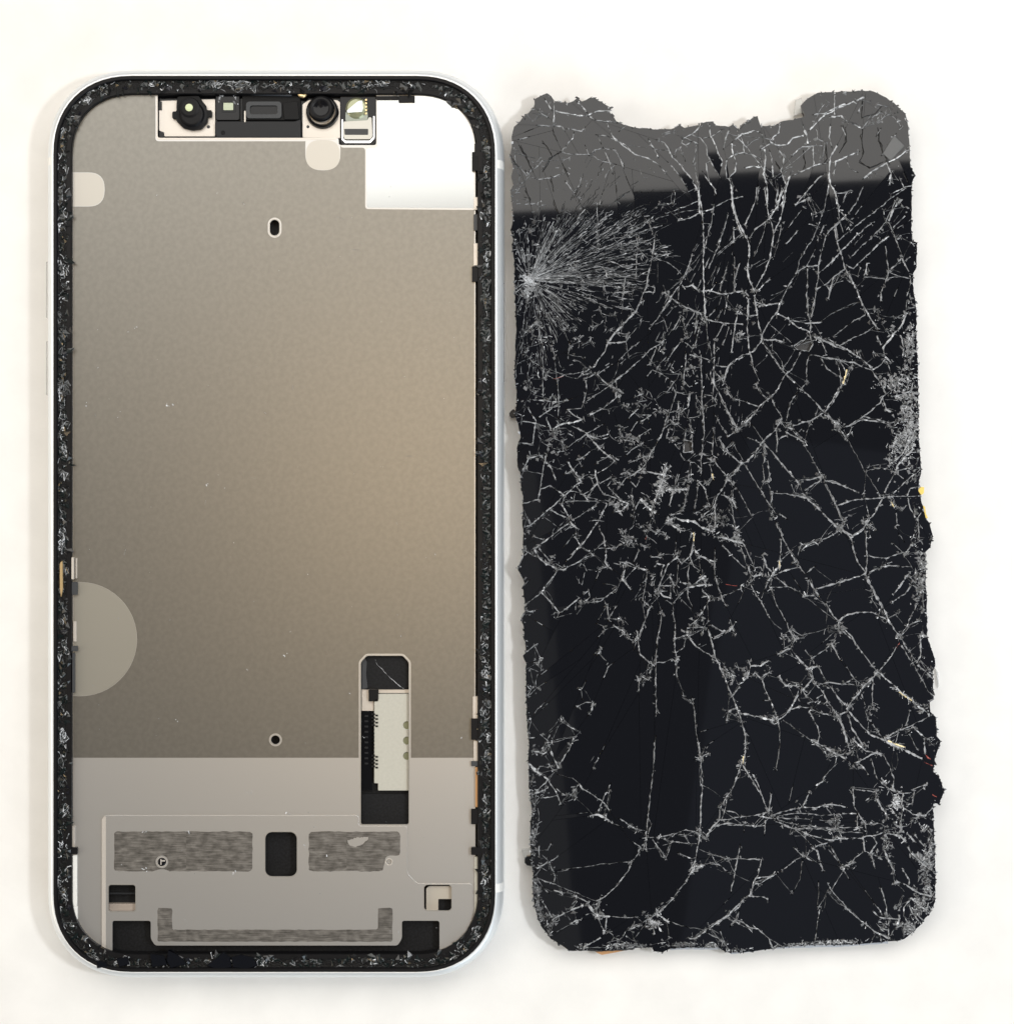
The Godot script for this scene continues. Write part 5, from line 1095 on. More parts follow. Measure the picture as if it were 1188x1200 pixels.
	c(2, .28, [690, 400, 680, 560, 680, 700, 720, 800]); c(1.8, .26, [590, 410, 580, 560, 570, 600]); c(2.2, .32, [520, 610, 520, 720]); c(2.4, .34, [430, 605, 520, 605]); c(2.4, .34, [430, 655, 490, 655]); c(3, .4, [510, 520, 550, 600]); c(3, .36, [610, 575, 700, 590]); c(4.4, .4, [690, 620, 800, 600, 890, 600]); c(4.5, .55, [750, 580, 830, 520]); c(3.6, .42, [820, 650, 880, 720]); c(3, .36, [880, 730, 770, 920, 700, 970]); c(3, .36, [670, 1000, 830, 990, 870, 930]); c(2, .28, [550, 760, 620, 680, 670, 630]); c(2.5, .32, [930, 520, 960, 620, 1000, 730, 1030, 790]); c(2, .26, [910, 730, 980, 710, 1180, 630])
	c(2, .28, [930, 270, 930, 500]); c(5, .4, [920, 150, 1010, 160, 1100, 190, 1188, 210]); c(2.4, .3, [1000, 230, 1090, 330, 1188, 420]); c(2.6, .32, [900, 970, 1000, 1030, 1060, 1030, 1090, 990]); c(2.5, .3, [930, 1080, 1030, 1030]); c(2.2, .3, [1090, 1000, 1120, 940]); c(2.2, .3, [1090, 1000, 1070, 920]); c(1.8, .22, [300, 470, 260, 740]); c(2, .28, [260, 580, 300, 540]); c(3, .36, [430, 340, 340, 340]); c(2, .28, [570, 200, 560, 300]); c(2.5, .34, [250, 230, 320, 240]); c(2, .28, [330, 580, 360, 520]); c(2, .24, [180, 380, 220, 290]); c(2, .24, [870, 1010, 910, 1188]); c(1.4, .18, [860, 760, 870, 930])
	dot(90, 190, 9, 60, .36); dot(120, 170, 8, 40, .34); dot(190, 210, 4, 20, .7); dot(290, 150, 6, 26, .3); dot(270, 250, 6, 26, .5); dot(60, 100, 5, 24, .6); dot(240, 60, 8, 34, .34); dot(320, 70, 7, 30, .4); dot(480, 150, 5, 30, .6); dot(400, 120, 6, 26, .4); dot(560, 320, 8, 44, .4); dot(620, 360, 8, 50, .34); dot(420, 340, 8, 44, .45); dot(360, 510, 5, 26, .7); dot(360, 570, 5, 24, .5); dot(550, 590, 8, 50, .36); dot(510, 520, 4, 18, .6); dot(410, 680, 8, 50, .4); dot(340, 695, 3, 12, .7); dot(330, 790, 6, 30, .4); dot(810, 540, 6, 50, .7); dot(850, 600, 9, 60, .5); dot(705, 620, 5, 26, .7); dot(870, 700, 6, 40, .6); dot(920, 730, 5, 24, .4); dot(780, 330, 6, 36, .7); dot(900, 380, 6, 30, .5); dot(710, 390, 5, 24, .55); dot(735, 140, 4, 36, .85); dot(725, 225, 3, 18, .85); dot(800, 870, 7, 40, .34); dot(740, 960, 8, 40, .36); dot(820, 1000, 8, 44, .34); dot(680, 1060, 6, 34, .5); dot(700, 1050, 5, 20, .4); dot(560, 1100, 4, 16, .6); dot(440, 860, 5, 24, .34); dot(280, 970, 4, 18, .5); dot(210, 1090, 6, 24, .36); dot(40, 910, 4, 18, .7); dot(70, 1020, 6, 24, .4); dot(120, 1070, 5, 18, .34); dot(100, 410, 7, 30, .34); dot(200, 430, 6, 24, .4); dot(280, 465, 5, 22, .5); dot(70, 540, 5, 20, .45); dot(200, 710, 5, 18, .26); dot(960, 540, 6, 30, .3); dot(980, 720, 6, 26, .36); dot(1030, 790, 4, 14, .34); dot(1090, 1000, 4, 24, .7); dot(1030, 1035, 5, 22, .45); dot(1150, 160, 6, 40, .6); dot(1170, 210, 6, 40, .55); dot(1050, 170, 4, 18, .6); dot(980, 160, 9, 50, .3); dot(930, 430, 3, 14, .6); dot(590, 720, 6, 24, .24); dot(270, 580, 7, 34, .24); dot(920, 60, 7, 40, .3); dot(560, 40, 7, 36, .5); dot(610, 80, 5, 24, .5); dot(500, 20, 6, 30, .6); dot(410, 610, 3, 10, .4)
	at(840, 610)
	c(2.5, .26, [550, 30, 600, 140, 670, 280, 730, 380, 790, 470]); c(2, .3, [590, 170, 590, 280, 580, 380]); c(2.4, .38, [580, 370, 570, 440]); c(4, .36, [560, 440, 500, 520, 480, 560]); c(3.4, .3, [420, 320, 460, 430, 520, 500]); c(3, .34, [510, 520, 640, 460, 770, 435]); c(2.6, .28, [550, 530, 650, 610, 760, 660, 810, 700, 930, 690]); c(3.4, .34, [850, 550, 890, 620, 940, 690]); c(2.6, .28, [770, 440, 820, 500, 870, 450, 900, 430]); c(2.8, .34, [910, 640, 1060, 590, 1188, 550]); c(5, .4, [290, 420, 310, 500, 340, 520, 410, 500]); c(2, .28, [60, 240, 150, 340, 260, 440]); c(2, .28, [220, 250, 280, 420])
	c(2, .26, [180, 140, 260, 240, 330, 400]); c(2.6, .32, [310, 590, 340, 660, 400, 740, 470, 880]); c(1.3, .16, [470, 880, 530, 960, 600, 1010]); c(2.5, .3, [400, 740, 440, 640, 470, 570]); c(2.2, .32, [490, 620, 600, 620, 650, 610]); c(2.2, .26, [500, 630, 550, 780, 650, 960]); c(3.6, .34, [650, 960, 690, 1050, 730, 1110]); c(3.4, .36, [1010, 770, 1080, 890, 1130, 940]); c(1.6, .2, [840, 730, 960, 820, 1090, 920]); c(4, .36, [1188, 880, 1130, 940, 1120, 1010, 1150, 1050]); c(1.6, .18, [770, 1070, 900, 1040, 1020, 1000]); c(1.6, .2, [1100, 1030, 980, 1130]); c(2.6, .32, [780, 280, 830, 230, 930, 190, 1020, 160, 1120, 100]); c(2.4, .26, [700, 400, 740, 370])
	c(1.4, .16, [260, 640, 200, 760]); c(2.4, .3, [340, 440, 400, 430, 420, 460]); c(1.8, .24, [720, 550, 760, 610]); c(1.2, .14, [900, 440, 1060, 560])
	dot(180, 200, 9, 60, .5); dot(190, 150, 5, 24, .6); dot(180, 95, 5, 20, .4); dot(310, 470, 8, 50, .4); dot(400, 495, 6, 34, .5); dot(320, 520, 6, 26, .36); dot(500, 520, 8, 50, .4); dot(580, 390, 4, 34, .85); dot(580, 440, 3, 16, .8); dot(670, 280, 4, 20, .6); dot(820, 695, 5, 30, .7); dot(900, 680, 6, 30, .4); dot(370, 680, 5, 30, .6); dot(300, 590, 6, 30, .4); dot(230, 610, 4, 24, .8); dot(140, 330, 4, 14, .6); dot(510, 650, 4, 16, .55); dot(740, 380, 6, 26, .34); dot(850, 560, 5, 24, .34); dot(610, 1080, 5, 30, .6); dot(730, 1100, 7, 36, .34); dot(680, 1010, 6, 30, .36); dot(1130, 980, 8, 50, .42); dot(1030, 1020, 4, 16, .34); dot(940, 190, 5, 24, .45); dot(800, 230, 6, 24, .3); dot(1140, 80, 7, 40, .34); dot(130, 1000, 3, 14, .8); dot(160, 1060, 4, 14, .34); dot(1020, 780, 4, 14, .4); dot(430, 340, 6, 26, .26); dot(1070, 1160, 6, 30, .28); dot(800, 1070, 5, 16, .26)

func trace_foot() -> void:
	at(950, 610)
	c(3.4, .32, [290, 90, 370, 160, 390, 250, 440, 400, 510, 490]); c(3, .34, [370, 160, 490, 80]); c(2.8, .3, [510, 110, 510, 200, 520, 330, 510, 480]); c(2.6, .34, [520, 320, 580, 340, 700, 350, 840, 300]); c(3, .36, [540, 480, 640, 430, 800, 420]); c(3, .34, [510, 490, 440, 520, 280, 570, 60, 630]); c(5.5, .28, [510, 510, 550, 600, 620, 730, 690, 850]); c(4, .36, [690, 850, 730, 950, 830, 1090]); c(3, .34, [260, 930, 340, 870, 460, 850, 560, 850, 690, 910]); c(2.4, .28, [700, 920, 810, 850]); c(2.6, .3, [840, 1100, 890, 1188])
	c(3, .32, [750, 760, 870, 680, 950, 580]); c(3.6, .34, [760, 690, 830, 600, 880, 520, 920, 480]); c(2.8, .34, [980, 780, 930, 880, 890, 980]); c(2.6, .36, [880, 980, 1010, 930]); c(3, .4, [1010, 1060, 1020, 1180]); c(2, .28, [760, 210, 850, 300]); c(3, .3, [310, 1010, 380, 1080, 440, 1188]); c(2.2, .26, [840, 430, 930, 430]); c(2, .26, [860, 190, 820, 130])
	patch(1079, 660, 7, 22, 0, 110, .4, .4); patch(1076, 690, 7, 26, 10, 90, .38, .5); dot(880, 310, 7, 44, .5); dot(930, 230, 7, 40, .7); dot(1010, 190, 4, 22, .6); dot(1110, 165, 4, 16, .5); dot(1020, 300, 4, 22, .8); dot(900, 520, 5, 30, .55); dot(990, 480, 3, 16, .8); dot(1030, 660, 5, 34, .8); dot(700, 940, 6, 36, .5); dot(620, 890, 5, 22, .5); dot(810, 1080, 5, 26, .6); dot(500, 530, 6, 30, .4); dot(620, 440, 5, 24, .5); dot(270, 990, 8, 50, .4); dot(260, 1030, 6, 30, .34); dot(570, 750, 4, 16, .5); dot(640, 810, 4, 16, .5); dot(800, 860, 5, 22, .26); dot(280, 570, 5, 20, .3); dot(700, 370, 4, 18, .4); dot(530, 50, 7, 44, .42); dot(490, 10, 5, 24, .45); dot(590, 80, 5, 20, .34); dot(530, 150, 4, 18, .5); dot(70, 195, 6, 26, .36); dot(1000, 940, 6, 30, .4); dot(890, 980, 5, 20, .4); dot(1030, 1070, 6, 30, .6); dot(190, 1150, 7, 34, .34); dot(850, 1080, 5, 20, .26); dot(270, 80, 8, 44, .34); dot(1040, 830, 7, 34, .26); dot(560, 650, 7, 34, .2)
	at(600, 760)
	c(2.2, .36, [200, 130, 245, 130, 260, 100]); c(1.8, .28, [270, 240, 320, 200]); c(1.8, .28, [280, 560, 330, 510]); c(3.4, .38, [600, 540, 680, 500, 750, 500, 740, 570, 710, 610]); c(1.5, .2, [650, 460, 640, 380, 680, 310]); c(2, .28, [850, 270, 890, 170, 930, 140]); c(2.6, .36, [800, 50, 830, 0]); c(1.8, .26, [320, 870, 380, 870, 580, 820]); c(4.4, .34, [330, 880, 370, 980, 410, 1060, 430, 1110]); c(2.8, .36, [570, 830, 530, 940, 440, 1070]); c(2.8, .32, [340, 1070, 380, 1130, 440, 1110]); c(2.2, .22, [250, 1095, 340, 1105]); c(2, .28, [750, 1110, 800, 1020]); c(1.8, .18, [840, 940, 855, 905])
	c(4, .44, [160, 1080, 210, 1130, 270, 1170]); c(2, .28, [320, 860, 350, 800]); c(1.2, .16, [350, 780, 500, 660]); c(1.2, .14, [720, 1060, 760, 1000]); c(2, .3, [160, 830, 210, 825]); c(1.6, .2, [300, 500, 210, 600]); c(1.6, .2, [240, 360, 300, 320])
	dot(190, 360, 6, 34, .45); dot(150, 430, 6, 30, .3); dot(245, 370, 4, 16, .3); dot(180, 650, 4, 20, .8); dot(455, 660, 4, 24, .75); dot(580, 820, 4, 24, .75); dot(370, 870, 4, 24, .8); dot(300, 900, 8, 40, .22); dot(230, 970, 5, 24, .45); dot(290, 975, 5, 22, .45); dot(205, 910, 4, 14, .34); dot(410, 1100, 8, 44, .3); dot(270, 100, 3, 10, .6); dot(265, 205, 3, 10, .6); dot(240, 140, 4, 14, .36); dot(740, 520, 5, 24, .3); dot(900, 150, 4, 16, .34); dot(270, 800, 4, 12, .26); dot(150, 200, 4, 12, .4); dot(620, 770, 4, 10, .26); dot(640, 380, 4, 12, .3); dot(140, 790, 4, 16, .4)
	at(720, 740)
	c(3, .36, [210, 0, 220, 100, 235, 210, 340, 300, 370, 320]); c(3, .36, [370, 290, 450, 290, 530, 255, 560, 280, 590, 250]); c(2, .26, [400, 40, 380, 230, 385, 500, 385, 760]); c(1.6, .2, [380, 980, 370, 1188]); c(3, .34, [560, 0, 560, 180, 580, 250, 570, 390]); c(1.2, .16, [570, 390, 600, 470, 640, 590]); c(2.8, .36, [680, 50, 760, 140, 830, 190, 900, 230]); c(2.6, .32, [560, 200, 640, 150, 660, 60]); c(1.8, .24, [630, 590, 730, 680]); c(2, .24, [720, 620, 730, 680, 750, 860, 780, 1100, 790, 1188]); c(3.6, .36, [870, 0, 910, 130, 940, 260, 1010, 380, 1050, 510, 1100, 620, 1140, 720]); c(2, .28, [910, 70, 1000, 30])
	c(2.4, .3, [320, 390, 350, 310]); c(2.6, .32, [230, 430, 225, 550]); c(2.6, .32, [1090, 600, 1160, 520]); c(3.6, .24, [1040, 830, 1060, 740, 1140, 710]); c(2.6, .3, [800, 1160, 870, 1130]); c(1.6, .2, [180, 160, 200, 100]); c(1.6, .18, [800, 930, 850, 915]); c(1.4, .18, [880, 1040, 910, 1020]); c(2.4, .34, [380, 500, 375, 440])
	dot(220, 430, 6, 34, .5); dot(310, 430, 8, 44, .36); dot(250, 480, 5, 22, .36); dot(350, 305, 5, 26, .6); dot(580, 250, 5, 26, .5); dot(570, 400, 3, 12, .7); dot(690, 30, 6, 30, .45); dot(770, 140, 5, 20, .4); dot(920, 240, 6, 34, .42); dot(390, 760, 4, 24, .5); dot(640, 595, 3, 10, .5); dot(720, 660, 5, 18, .3); dot(1010, 370, 6, 36, .6); dot(1050, 380, 8, 44, .34); dot(1100, 430, 7, 34, .4); dot(1130, 690, 5, 20, .34); dot(170, 90, 4, 12, .34); dot(1160, 760, 5, 24, .45); dot(1170, 840, 6, 26, .32); dot(800, 1160, 8, 40, .34); dot(1080, 600, 5, 20, .36); dot(380, 230, 4, 14, .34); dot(1010, 320, 4, 12, .28); dot(830, 1090, 5, 14, .2)
	at(840, 740)
	c(3.2, .34, [190, 720, 230, 840, 260, 960, 265, 1080, 250, 1188]); c(3.6, .36, [290, 270, 310, 320, 400, 320, 480, 270]); c(5.5, .36, [310, 320, 280, 430, 250, 450]); c(3, .36, [330, 400, 360, 390, 410, 440, 440, 400, 490, 380]); c(2.8, .34, [410, 440, 460, 570, 520, 700, 550, 780]); c(3.8, .36, [210, 760, 290, 770, 380, 790, 460, 810, 550, 830]); c(3, .4, [550, 830, 600, 800, 660, 740, 760, 700]); c(3.8, .34, [660, 740, 720, 640, 800, 540, 890, 430]); c(3.2, .36, [580, 420, 630, 500, 760, 510]); c(2.4, .32, [560, 790, 575, 880]); c(1.4, .16, [575, 880, 585, 1030, 570, 1188]); c(2, .2, [610, 820, 720, 900, 870, 1010]); c(3.6, .38, [720, 210, 770, 270, 830, 330])
	c(5, .38, [830, 350, 930, 320]); c(2.6, .3, [860, 390, 910, 480]); c(3.8, .32, [680, 0, 720, 80, 680, 160, 560, 210]); c(3, .28, [870, 250, 1000, 170, 1060, 110, 1140, 260]); c(2.4, .24, [820, 180, 880, 250, 900, 300]); c(2.8, .32, [940, 330, 1020, 470]); c(3, .34, [930, 500, 1020, 470, 1180, 490]); c(2.8, .32, [910, 490, 980, 560, 1030, 660, 1090, 740, 1130, 820, 1188, 950]); c(3.4, .34, [1060, 520, 1120, 610, 1188, 680]); c(3, .36, [1140, 770, 1188, 750]); c(2.4, .34, [760, 700, 860, 710, 960, 760, 1050, 770]); c(2.8, .32, [860, 750, 930, 880, 950, 970, 930, 1040]); c(3.8, .36, [870, 1010, 950, 1050, 1090, 1130, 1188, 1180])
	c(2.4, .36, [850, 660, 960, 650]); c(2.6, .3, [780, 530, 830, 600]); c(2.6, .3, [140, 600, 210, 510]); c(2.4, .22, [440, 640, 480, 640]); c(2.4, .28, [920, 620, 980, 590]); c(2, .2, [650, 460, 760, 480]); c(2, .2, [840, 590, 910, 500])
	dot(80, 380, 7, 40, .5); dot(130, 390, 8, 44, .34); dot(150, 430, 6, 30, .5); dot(210, 480, 4, 20, .7); dot(270, 430, 8, 50, .45); dot(250, 350, 8, 34, .26); dot(430, 300, 8, 44, .36); dot(350, 395, 5, 20, .4); dot(480, 380, 6, 28, .36); dot(410, 430, 5, 24, .36); dot(520, 820, 8, 60, .42); dot(450, 800, 7, 40, .36); dot(550, 790, 5, 24, .45); dot(700, 70, 8, 44, .36); dot(610, 60, 6, 30, .55); dot(640, 150, 7, 30, .28); dot(730, 230, 4, 20, .7); dot(780, 280, 5, 22, .5); dot(860, 350, 7, 50, .5); dot(865, 390, 3, 14, .8); dot(910, 490, 4, 22, .8); dot(760, 490, 5, 26, .6); dot(640, 500, 5, 24, .5); dot(575, 420, 3, 12, .7); dot(790, 540, 7, 40, .4); dot(730, 620, 6, 30, .32); dot(660, 740, 4, 18, .5); dot(870, 760, 4, 22, .8); dot(960, 760, 4, 16, .6); dot(1050, 770, 3, 12, .7); dot(1020, 665, 4, 16, .7); dot(915, 660, 4, 14, .5); dot(1000, 490, 6, 28, .4); dot(1120, 790, 9, 60, .4); dot(1080, 740, 6, 30, .36); dot(1160, 660, 6, 30, .36); dot(900, 1030, 7, 34, .36); dot(1080, 1130, 9, 56, .45); dot(1030, 1150, 6, 30, .45); dot(1130, 1090, 6, 26, .34); dot(1060, 120, 6, 30, .28); dot(880, 250, 6, 26, .28); dot(275, 955, 3, 10, .6); dot(275, 1040, 3, 10, .6); dot(265, 1090, 3, 12, .6); dot(255, 1170, 5, 24, .7); dot(80, 800, 8, 40, .14); dot(110, 740, 6, 30, .22); dot(590, 200, 6, 22, .28); dot(880, 440, 6, 26, .26); dot(1100, 530, 5, 20, .3); dot(830, 600, 4, 14, .36); dot(300, 275, 4, 14, .4)
	at(960, 740)
	c(2.8, .34, [220, 0, 310, 80, 430, 240, 530, 370]); c(3.6, .5, [530, 370, 690, 500, 760, 570, 860, 640, 900, 680]); c(2.4, .32, [730, 120, 640, 260, 550, 370]); c(2.6, .28, [760, 130, 860, 290, 940, 430, 1010, 560, 1050, 590]); c(3.6, .34, [910, 310, 1050, 440]); c(2.6, .34, [935, 40, 935, 230, 900, 290]); c(4.4, .36, [530, 380, 440, 480, 340, 600, 250, 720]); c(2.8, .3, [250, 330, 320, 440, 370, 480]); c(2.6, .26, [220, 490, 310, 440]); c(2.6, .26, [440, 480, 400, 500, 220, 490]); c(2.8, .3, [490, 440, 490, 680]); c(3.8, .36, [250, 720, 370, 850, 470, 960, 600, 1010]); c(4.6, .36, [120, 720, 180, 790, 220, 900, 270, 1060])
	c(3.6, .34, [270, 790, 300, 900, 400, 1050]); c(6, .45, [600, 1010, 720, 1070, 850, 1130, 950, 1180]); c(2.8, .28, [600, 1000, 730, 920, 800, 870, 840, 730]); c(2.6, .32, [760, 910, 860, 870, 1030, 780]); c(3.2, .38, [860, 880, 980, 990, 1020, 1000]); c(2.8, .32, [830, 950, 910, 1100]); c(3.6, .36, [970, 990, 980, 1130]); c(3.6, .4, [900, 690, 960, 720, 1010, 770]); c(2.6, .3, [490, 860, 520, 900, 550, 930]); c(3.6, .42, [310, 1000, 430, 1110, 560, 1140]); c(2, .26, [800, 150, 910, 290]); c(2.4, .3, [340, 600, 300, 620]); c(2.4, .3, [390, 580, 420, 680])
	dot(530, 390, 8, 50, .4); dot(470, 470, 7, 44, .5); dot(420, 500, 7, 36, .42); dot(340, 600, 8, 44, .42); dot(370, 560, 6, 30, .36); dot(270, 700, 8, 50, .4); dot(255, 685, 3, 12, .8); dot(70, 665, 3, 14, .7); dot(170, 790, 8, 44, .36); dot(240, 940, 7, 34, .4); dot(310, 1040, 8, 50, .55); dot(410, 1080, 8, 50, .6); dot(450, 920, 6, 26, .5); dot(540, 930, 5, 24, .6); dot(460, 780, 7, 50, .55); dot(530, 730, 6, 36, .34); dot(490, 690, 5, 20, .4); dot(430, 720, 5, 20, .4); dot(760, 580, 6, 50, .8); dot(840, 630, 6, 50, .85); dot(690, 540, 4, 24, .75); dot(910, 690, 8, 50, .55); dot(950, 750, 6, 34, .7); dot(990, 700, 6, 30, .5); dot(640, 1010, 7, 50, .6); dot(690, 1050, 6, 50, .75); dot(740, 1060, 5, 40, .9); dot(790, 1080, 4, 30, .8); dot(720, 1080, 9, 60, .5); dot(800, 940, 6, 36, .5); dot(730, 920, 6, 24, .36); dot(880, 890, 5, 30, .6); dot(1030, 1000, 6, 44, .7); dot(1090, 1045, 4, 16, .6); dot(940, 250, 7, 30, .32); dot(1000, 350, 8, 50, .3); dot(860, 300, 4, 18, .5); dot(950, 450, 4, 18, .45); dot(720, 50, 4, 26, .8); dot(930, 45, 4, 22, .8); dot(830, 180, 4, 16, .45); dot(490, 320, 5, 20, .4); dot(310, 1110, 9, 50, .34); dot(160, 1130, 9, 50, .42); dot(1050, 400, 5, 24, .5); dot(1010, 660, 7, 34, .4); dot(330, 450, 6, 24, .32); dot(130, 130, 6, 22, .26); dot(600, 1000, 6, 30, .34)
	at(600, 870)
	c(3.4, .42, [160, 200, 220, 250, 270, 300, 330, 340]); c(2.5, .38, [220, 470, 330, 340, 400, 450, 450, 570]); c(3.6, .36, [220, 470, 280, 450, 330, 420]); c(2.2, .4, [240, 520, 330, 510, 420, 490]); c(2.2, .3, [410, 430, 490, 490]); c(2.6, .34, [560, 470, 620, 380, 650, 430, 830, 540, 900, 630]); c(2.2, .3, [910, 390, 880, 460, 840, 540, 800, 640]); c(3.8, .44, [720, 680, 800, 670, 860, 700, 930, 750]); c(1.8, .24, [620, 660, 700, 650]); c(3, .36, [230, 1170, 340, 1110, 420, 1060]); c(2.2, .24, [190, 1000, 330, 1000, 360, 940]); c(1.6, .2, [460, 1180, 640, 1160, 860, 1125, 1080, 1110]); c(1.4, .16, [930, 750, 1030, 790]); c(2.4, .26, [250, 960, 250, 1060]); c(1.6, .2, [430, 300, 560, 330, 620, 380])
	patch(624, 930, 3.5, 40, 0, 70, .26, .4); patch(625, 985, 3.5, 30, 0, 60, .26, .4); dot(340, 330, 4, 16, .4); dot(300, 440, 8, 44, .34); dot(230, 460, 5, 26, .6); dot(510, 490, 6, 28, .3); dot(600, 420, 7, 36, .34); dot(580, 515, 4, 22, .8); dot(570, 470, 5, 20, .36); dot(900, 450, 5, 18, .4); dot(740, 680, 4, 22, .6); dot(850, 690, 6, 36, .6); dot(870, 600, 6, 28, .3); dot(460, 560, 4, 14, .45); dot(215, 575, 4, 20, .6); dot(200, 830, 5, 26, .5); dot(180, 905, 4, 24, .8); dot(260, 740, 4, 14, .34); dot(340, 1100, 6, 26, .34); dot(250, 1130, 4, 14, .4); dot(280, 1080, 6, 26, .22); dot(1090, 775, 4, 18, .5); dot(1150, 810, 5, 24, .4); dot(240, 270, 5, 26, .5); dot(300, 90, 5, 26, .5); dot(230, 90, 5, 22, .5); dot(1100, 1130, 5, 18, .34)
	at(720, 870)
	c(2.4, .26, [370, 0, 365, 180, 340, 400, 310, 700, 290, 850, 295, 1000]); c(2, .28, [310, 700, 340, 760, 310, 850]); c(2.4, .32, [50, 710, 140, 770, 200, 810, 280, 820]); c(2.4, .34, [250, 890, 400, 880, 560, 850, 660, 810, 760, 830]); c(2, .3, [410, 880, 520, 920, 640, 935, 760, 940]); c(1.6, .22, [560, 850, 740, 870]); c(2, .28, [350, 900, 400, 970, 470, 1070]); c(2.4, .34, [180, 930, 240, 970, 220, 1020]); c(2.8, .34, [780, 0, 800, 150, 815, 400, 800, 600, 800, 720, 790, 850, 770, 960, 750, 1100, 700, 1188]); c(2.8, .34, [800, 140, 870, 100]); c(3.2, .36, [1188, 150, 1150, 280, 1080, 450, 980, 600]); c(3.8, .34, [980, 600, 970, 720, 910, 780, 850, 870])
	c(2.6, .32, [1000, 630, 1120, 650, 1160, 690, 1060, 715, 950, 715]); c(3, .34, [910, 780, 1050, 750, 1188, 765]); c(2, .24, [780, 990, 880, 1030, 1030, 1080, 1180, 1080]); c(2, .22, [600, 1030, 720, 1080, 750, 1070]); c(4.4, .5, [720, 1160, 830, 1140]); c(2.8, .36, [890, 1130, 960, 1130, 1030, 1188]); c(2, .28, [900, 1130, 1030, 1085]); c(2.2, .32, [1160, 980, 1140, 1080, 1120, 1188]); c(2.2, .24, [750, 160, 790, 160])
	dot(800, 820, 7, 50, .5); dot(790, 860, 5, 26, .6); dot(800, 150, 6, 26, .36); dot(810, 400, 3, 12, .6); dot(1040, 520, 7, 36, .34); dot(980, 600, 6, 26, .34); dot(1160, 260, 3, 10, .7); dot(1130, 330, 3, 10, .7); dot(950, 765, 4, 18, .6); dot(840, 880, 6, 28, .4); dot(770, 900, 5, 22, .4); dot(290, 890, 6, 30, .5); dot(410, 875, 4, 18, .7); dot(560, 855, 4, 14, .5); dot(530, 920, 3, 10, .5); dot(700, 940, 3, 10, .4); dot(200, 810, 5, 22, .5); dot(135, 775, 4, 16, .5); dot(400, 970, 4, 14, .5); dot(465, 1075, 3, 12, .6); dot(240, 990, 4, 14, .45); dot(780, 1150, 6, 44, .7); dot(740, 1130, 6, 30, .34); dot(930, 1130, 5, 22, .5); dot(1050, 1080, 5, 18, .45); dot(880, 1030, 4, 12, .3); dot(150, 1110, 5, 22, .36); dot(1180, 190, 6, 34, .6); dot(740, 830, 4, 16, .5); dot(660, 865, 3, 8, .45)
	at(840, 870)
	c(3, .38, [230, 200, 270, 260, 320, 340, 400, 470, 470, 640]); c(2, .34, [340, 300, 400, 450, 440, 560]); c(2.5, .3, [220, 690, 340, 680, 470, 650]); c(2.8, .34, [100, 765, 240, 765, 340, 775, 440, 770]); c(2.8, .32, [480, 650, 490, 560, 500, 480]); c(3, .34, [380, 680, 470, 700, 540, 710]); c(1.8, .24, [270, 690, 250, 820]); c(2, .28, [450, 720, 440, 850]); c(2.8, .34, [500, 680, 620, 640, 720, 615, 800, 600, 910, 610]); c(3, .38, [910, 610, 1000, 580, 1080, 580, 1188, 600]); c(2.2, .3, [520, 690, 700, 660, 850, 660, 960, 680, 1110, 670]); c(2, .28, [550, 700, 700, 705, 860, 715])
	c(2, .26, [560, 720, 680, 750, 800, 770, 1188, 810]); c(2.6, .34, [570, 740, 700, 800, 880, 800, 1080, 810]); c(2.6, .34, [600, 770, 730, 800, 830, 850, 1000, 900, 1080, 910, 1110, 880, 1188, 880]); c(2, .28, [720, 810, 800, 870, 870, 950]); c(2, .26, [800, 850, 880, 880, 960, 930]); c(3, .32, [1000, 310, 980, 360, 920, 400]); c(2.6, .28, [860, 460, 830, 520, 790, 600]); c(1.6, .2, [700, 410, 670, 540]); c(1.6, .2, [575, 60, 545, 250]); c(3.6, .36, [880, 980, 930, 1010, 950, 1100, 980, 1188]); c(3, .3, [910, 970, 1000, 940, 1080, 910]); c(2, .24, [1050, 960, 1120, 1100]); c(3.4, .36, [720, 980, 790, 1050, 880, 1100])
	c(2.6, .32, [770, 1070, 680, 1130, 600, 1188]); c(2.4, .3, [80, 1080, 230, 1078, 330, 1080, 410, 1085, 390, 1188]); c(2, .28, [210, 960, 190, 1060, 170, 1188]); c(1.6, .2, [1000, 740, 1110, 740]); c(1.6, .2, [800, 790, 1188, 835]); c(1.6, .2, [950, 720, 1030, 730, 1100, 720])
	dot(510, 690, 7, 50, .45); dot(460, 640, 5, 26, .6); dot(490, 620, 4, 16, .5); dot(240, 170, 5, 34, .7); dot(300, 290, 4, 18, .6); dot(345, 305, 3, 12, .7); dot(270, 20, 3, 10, .6); dot(1110, 770, 9, 60, .3); dot(1130, 700, 8, 44, .55); dot(1050, 740, 8, 40, .26); dot(900, 620, 4, 20, .7); dot(1010, 580, 5, 26, .6); dot(1060, 578, 4, 24, .8); dot(840, 660, 4, 16, .5); dot(820, 850, 4, 24, .75); dot(870, 790, 5, 24, .5); dot(1040, 825, 5, 24, .6); dot(1140, 840, 5, 26, .75); dot(1160, 890, 7, 40, .4); dot(1100, 890, 5, 24, .45); dot(810, 1060, 7, 50, .6); dot(900, 980, 5, 26, .6); dot(960, 1130, 6, 34, .45); dot(1000, 950, 7, 34, .28); dot(540, 255, 3, 10, .4); dot(250, 750, 4, 18, .45); dot(100, 1080, 5, 22, .36); dot(340, 775, 4, 16, .5); dot(760, 590, 6, 24, .26); dot(990, 350, 5, 22, .4); dot(860, 465, 4, 14, .32); dot(730, 800, 5, 26, .55); dot(1170, 1160, 5, 26, .55); dot(680, 850, 4, 12, .3); dot(910, 0, 6, 24, .34)
	at(960, 870)
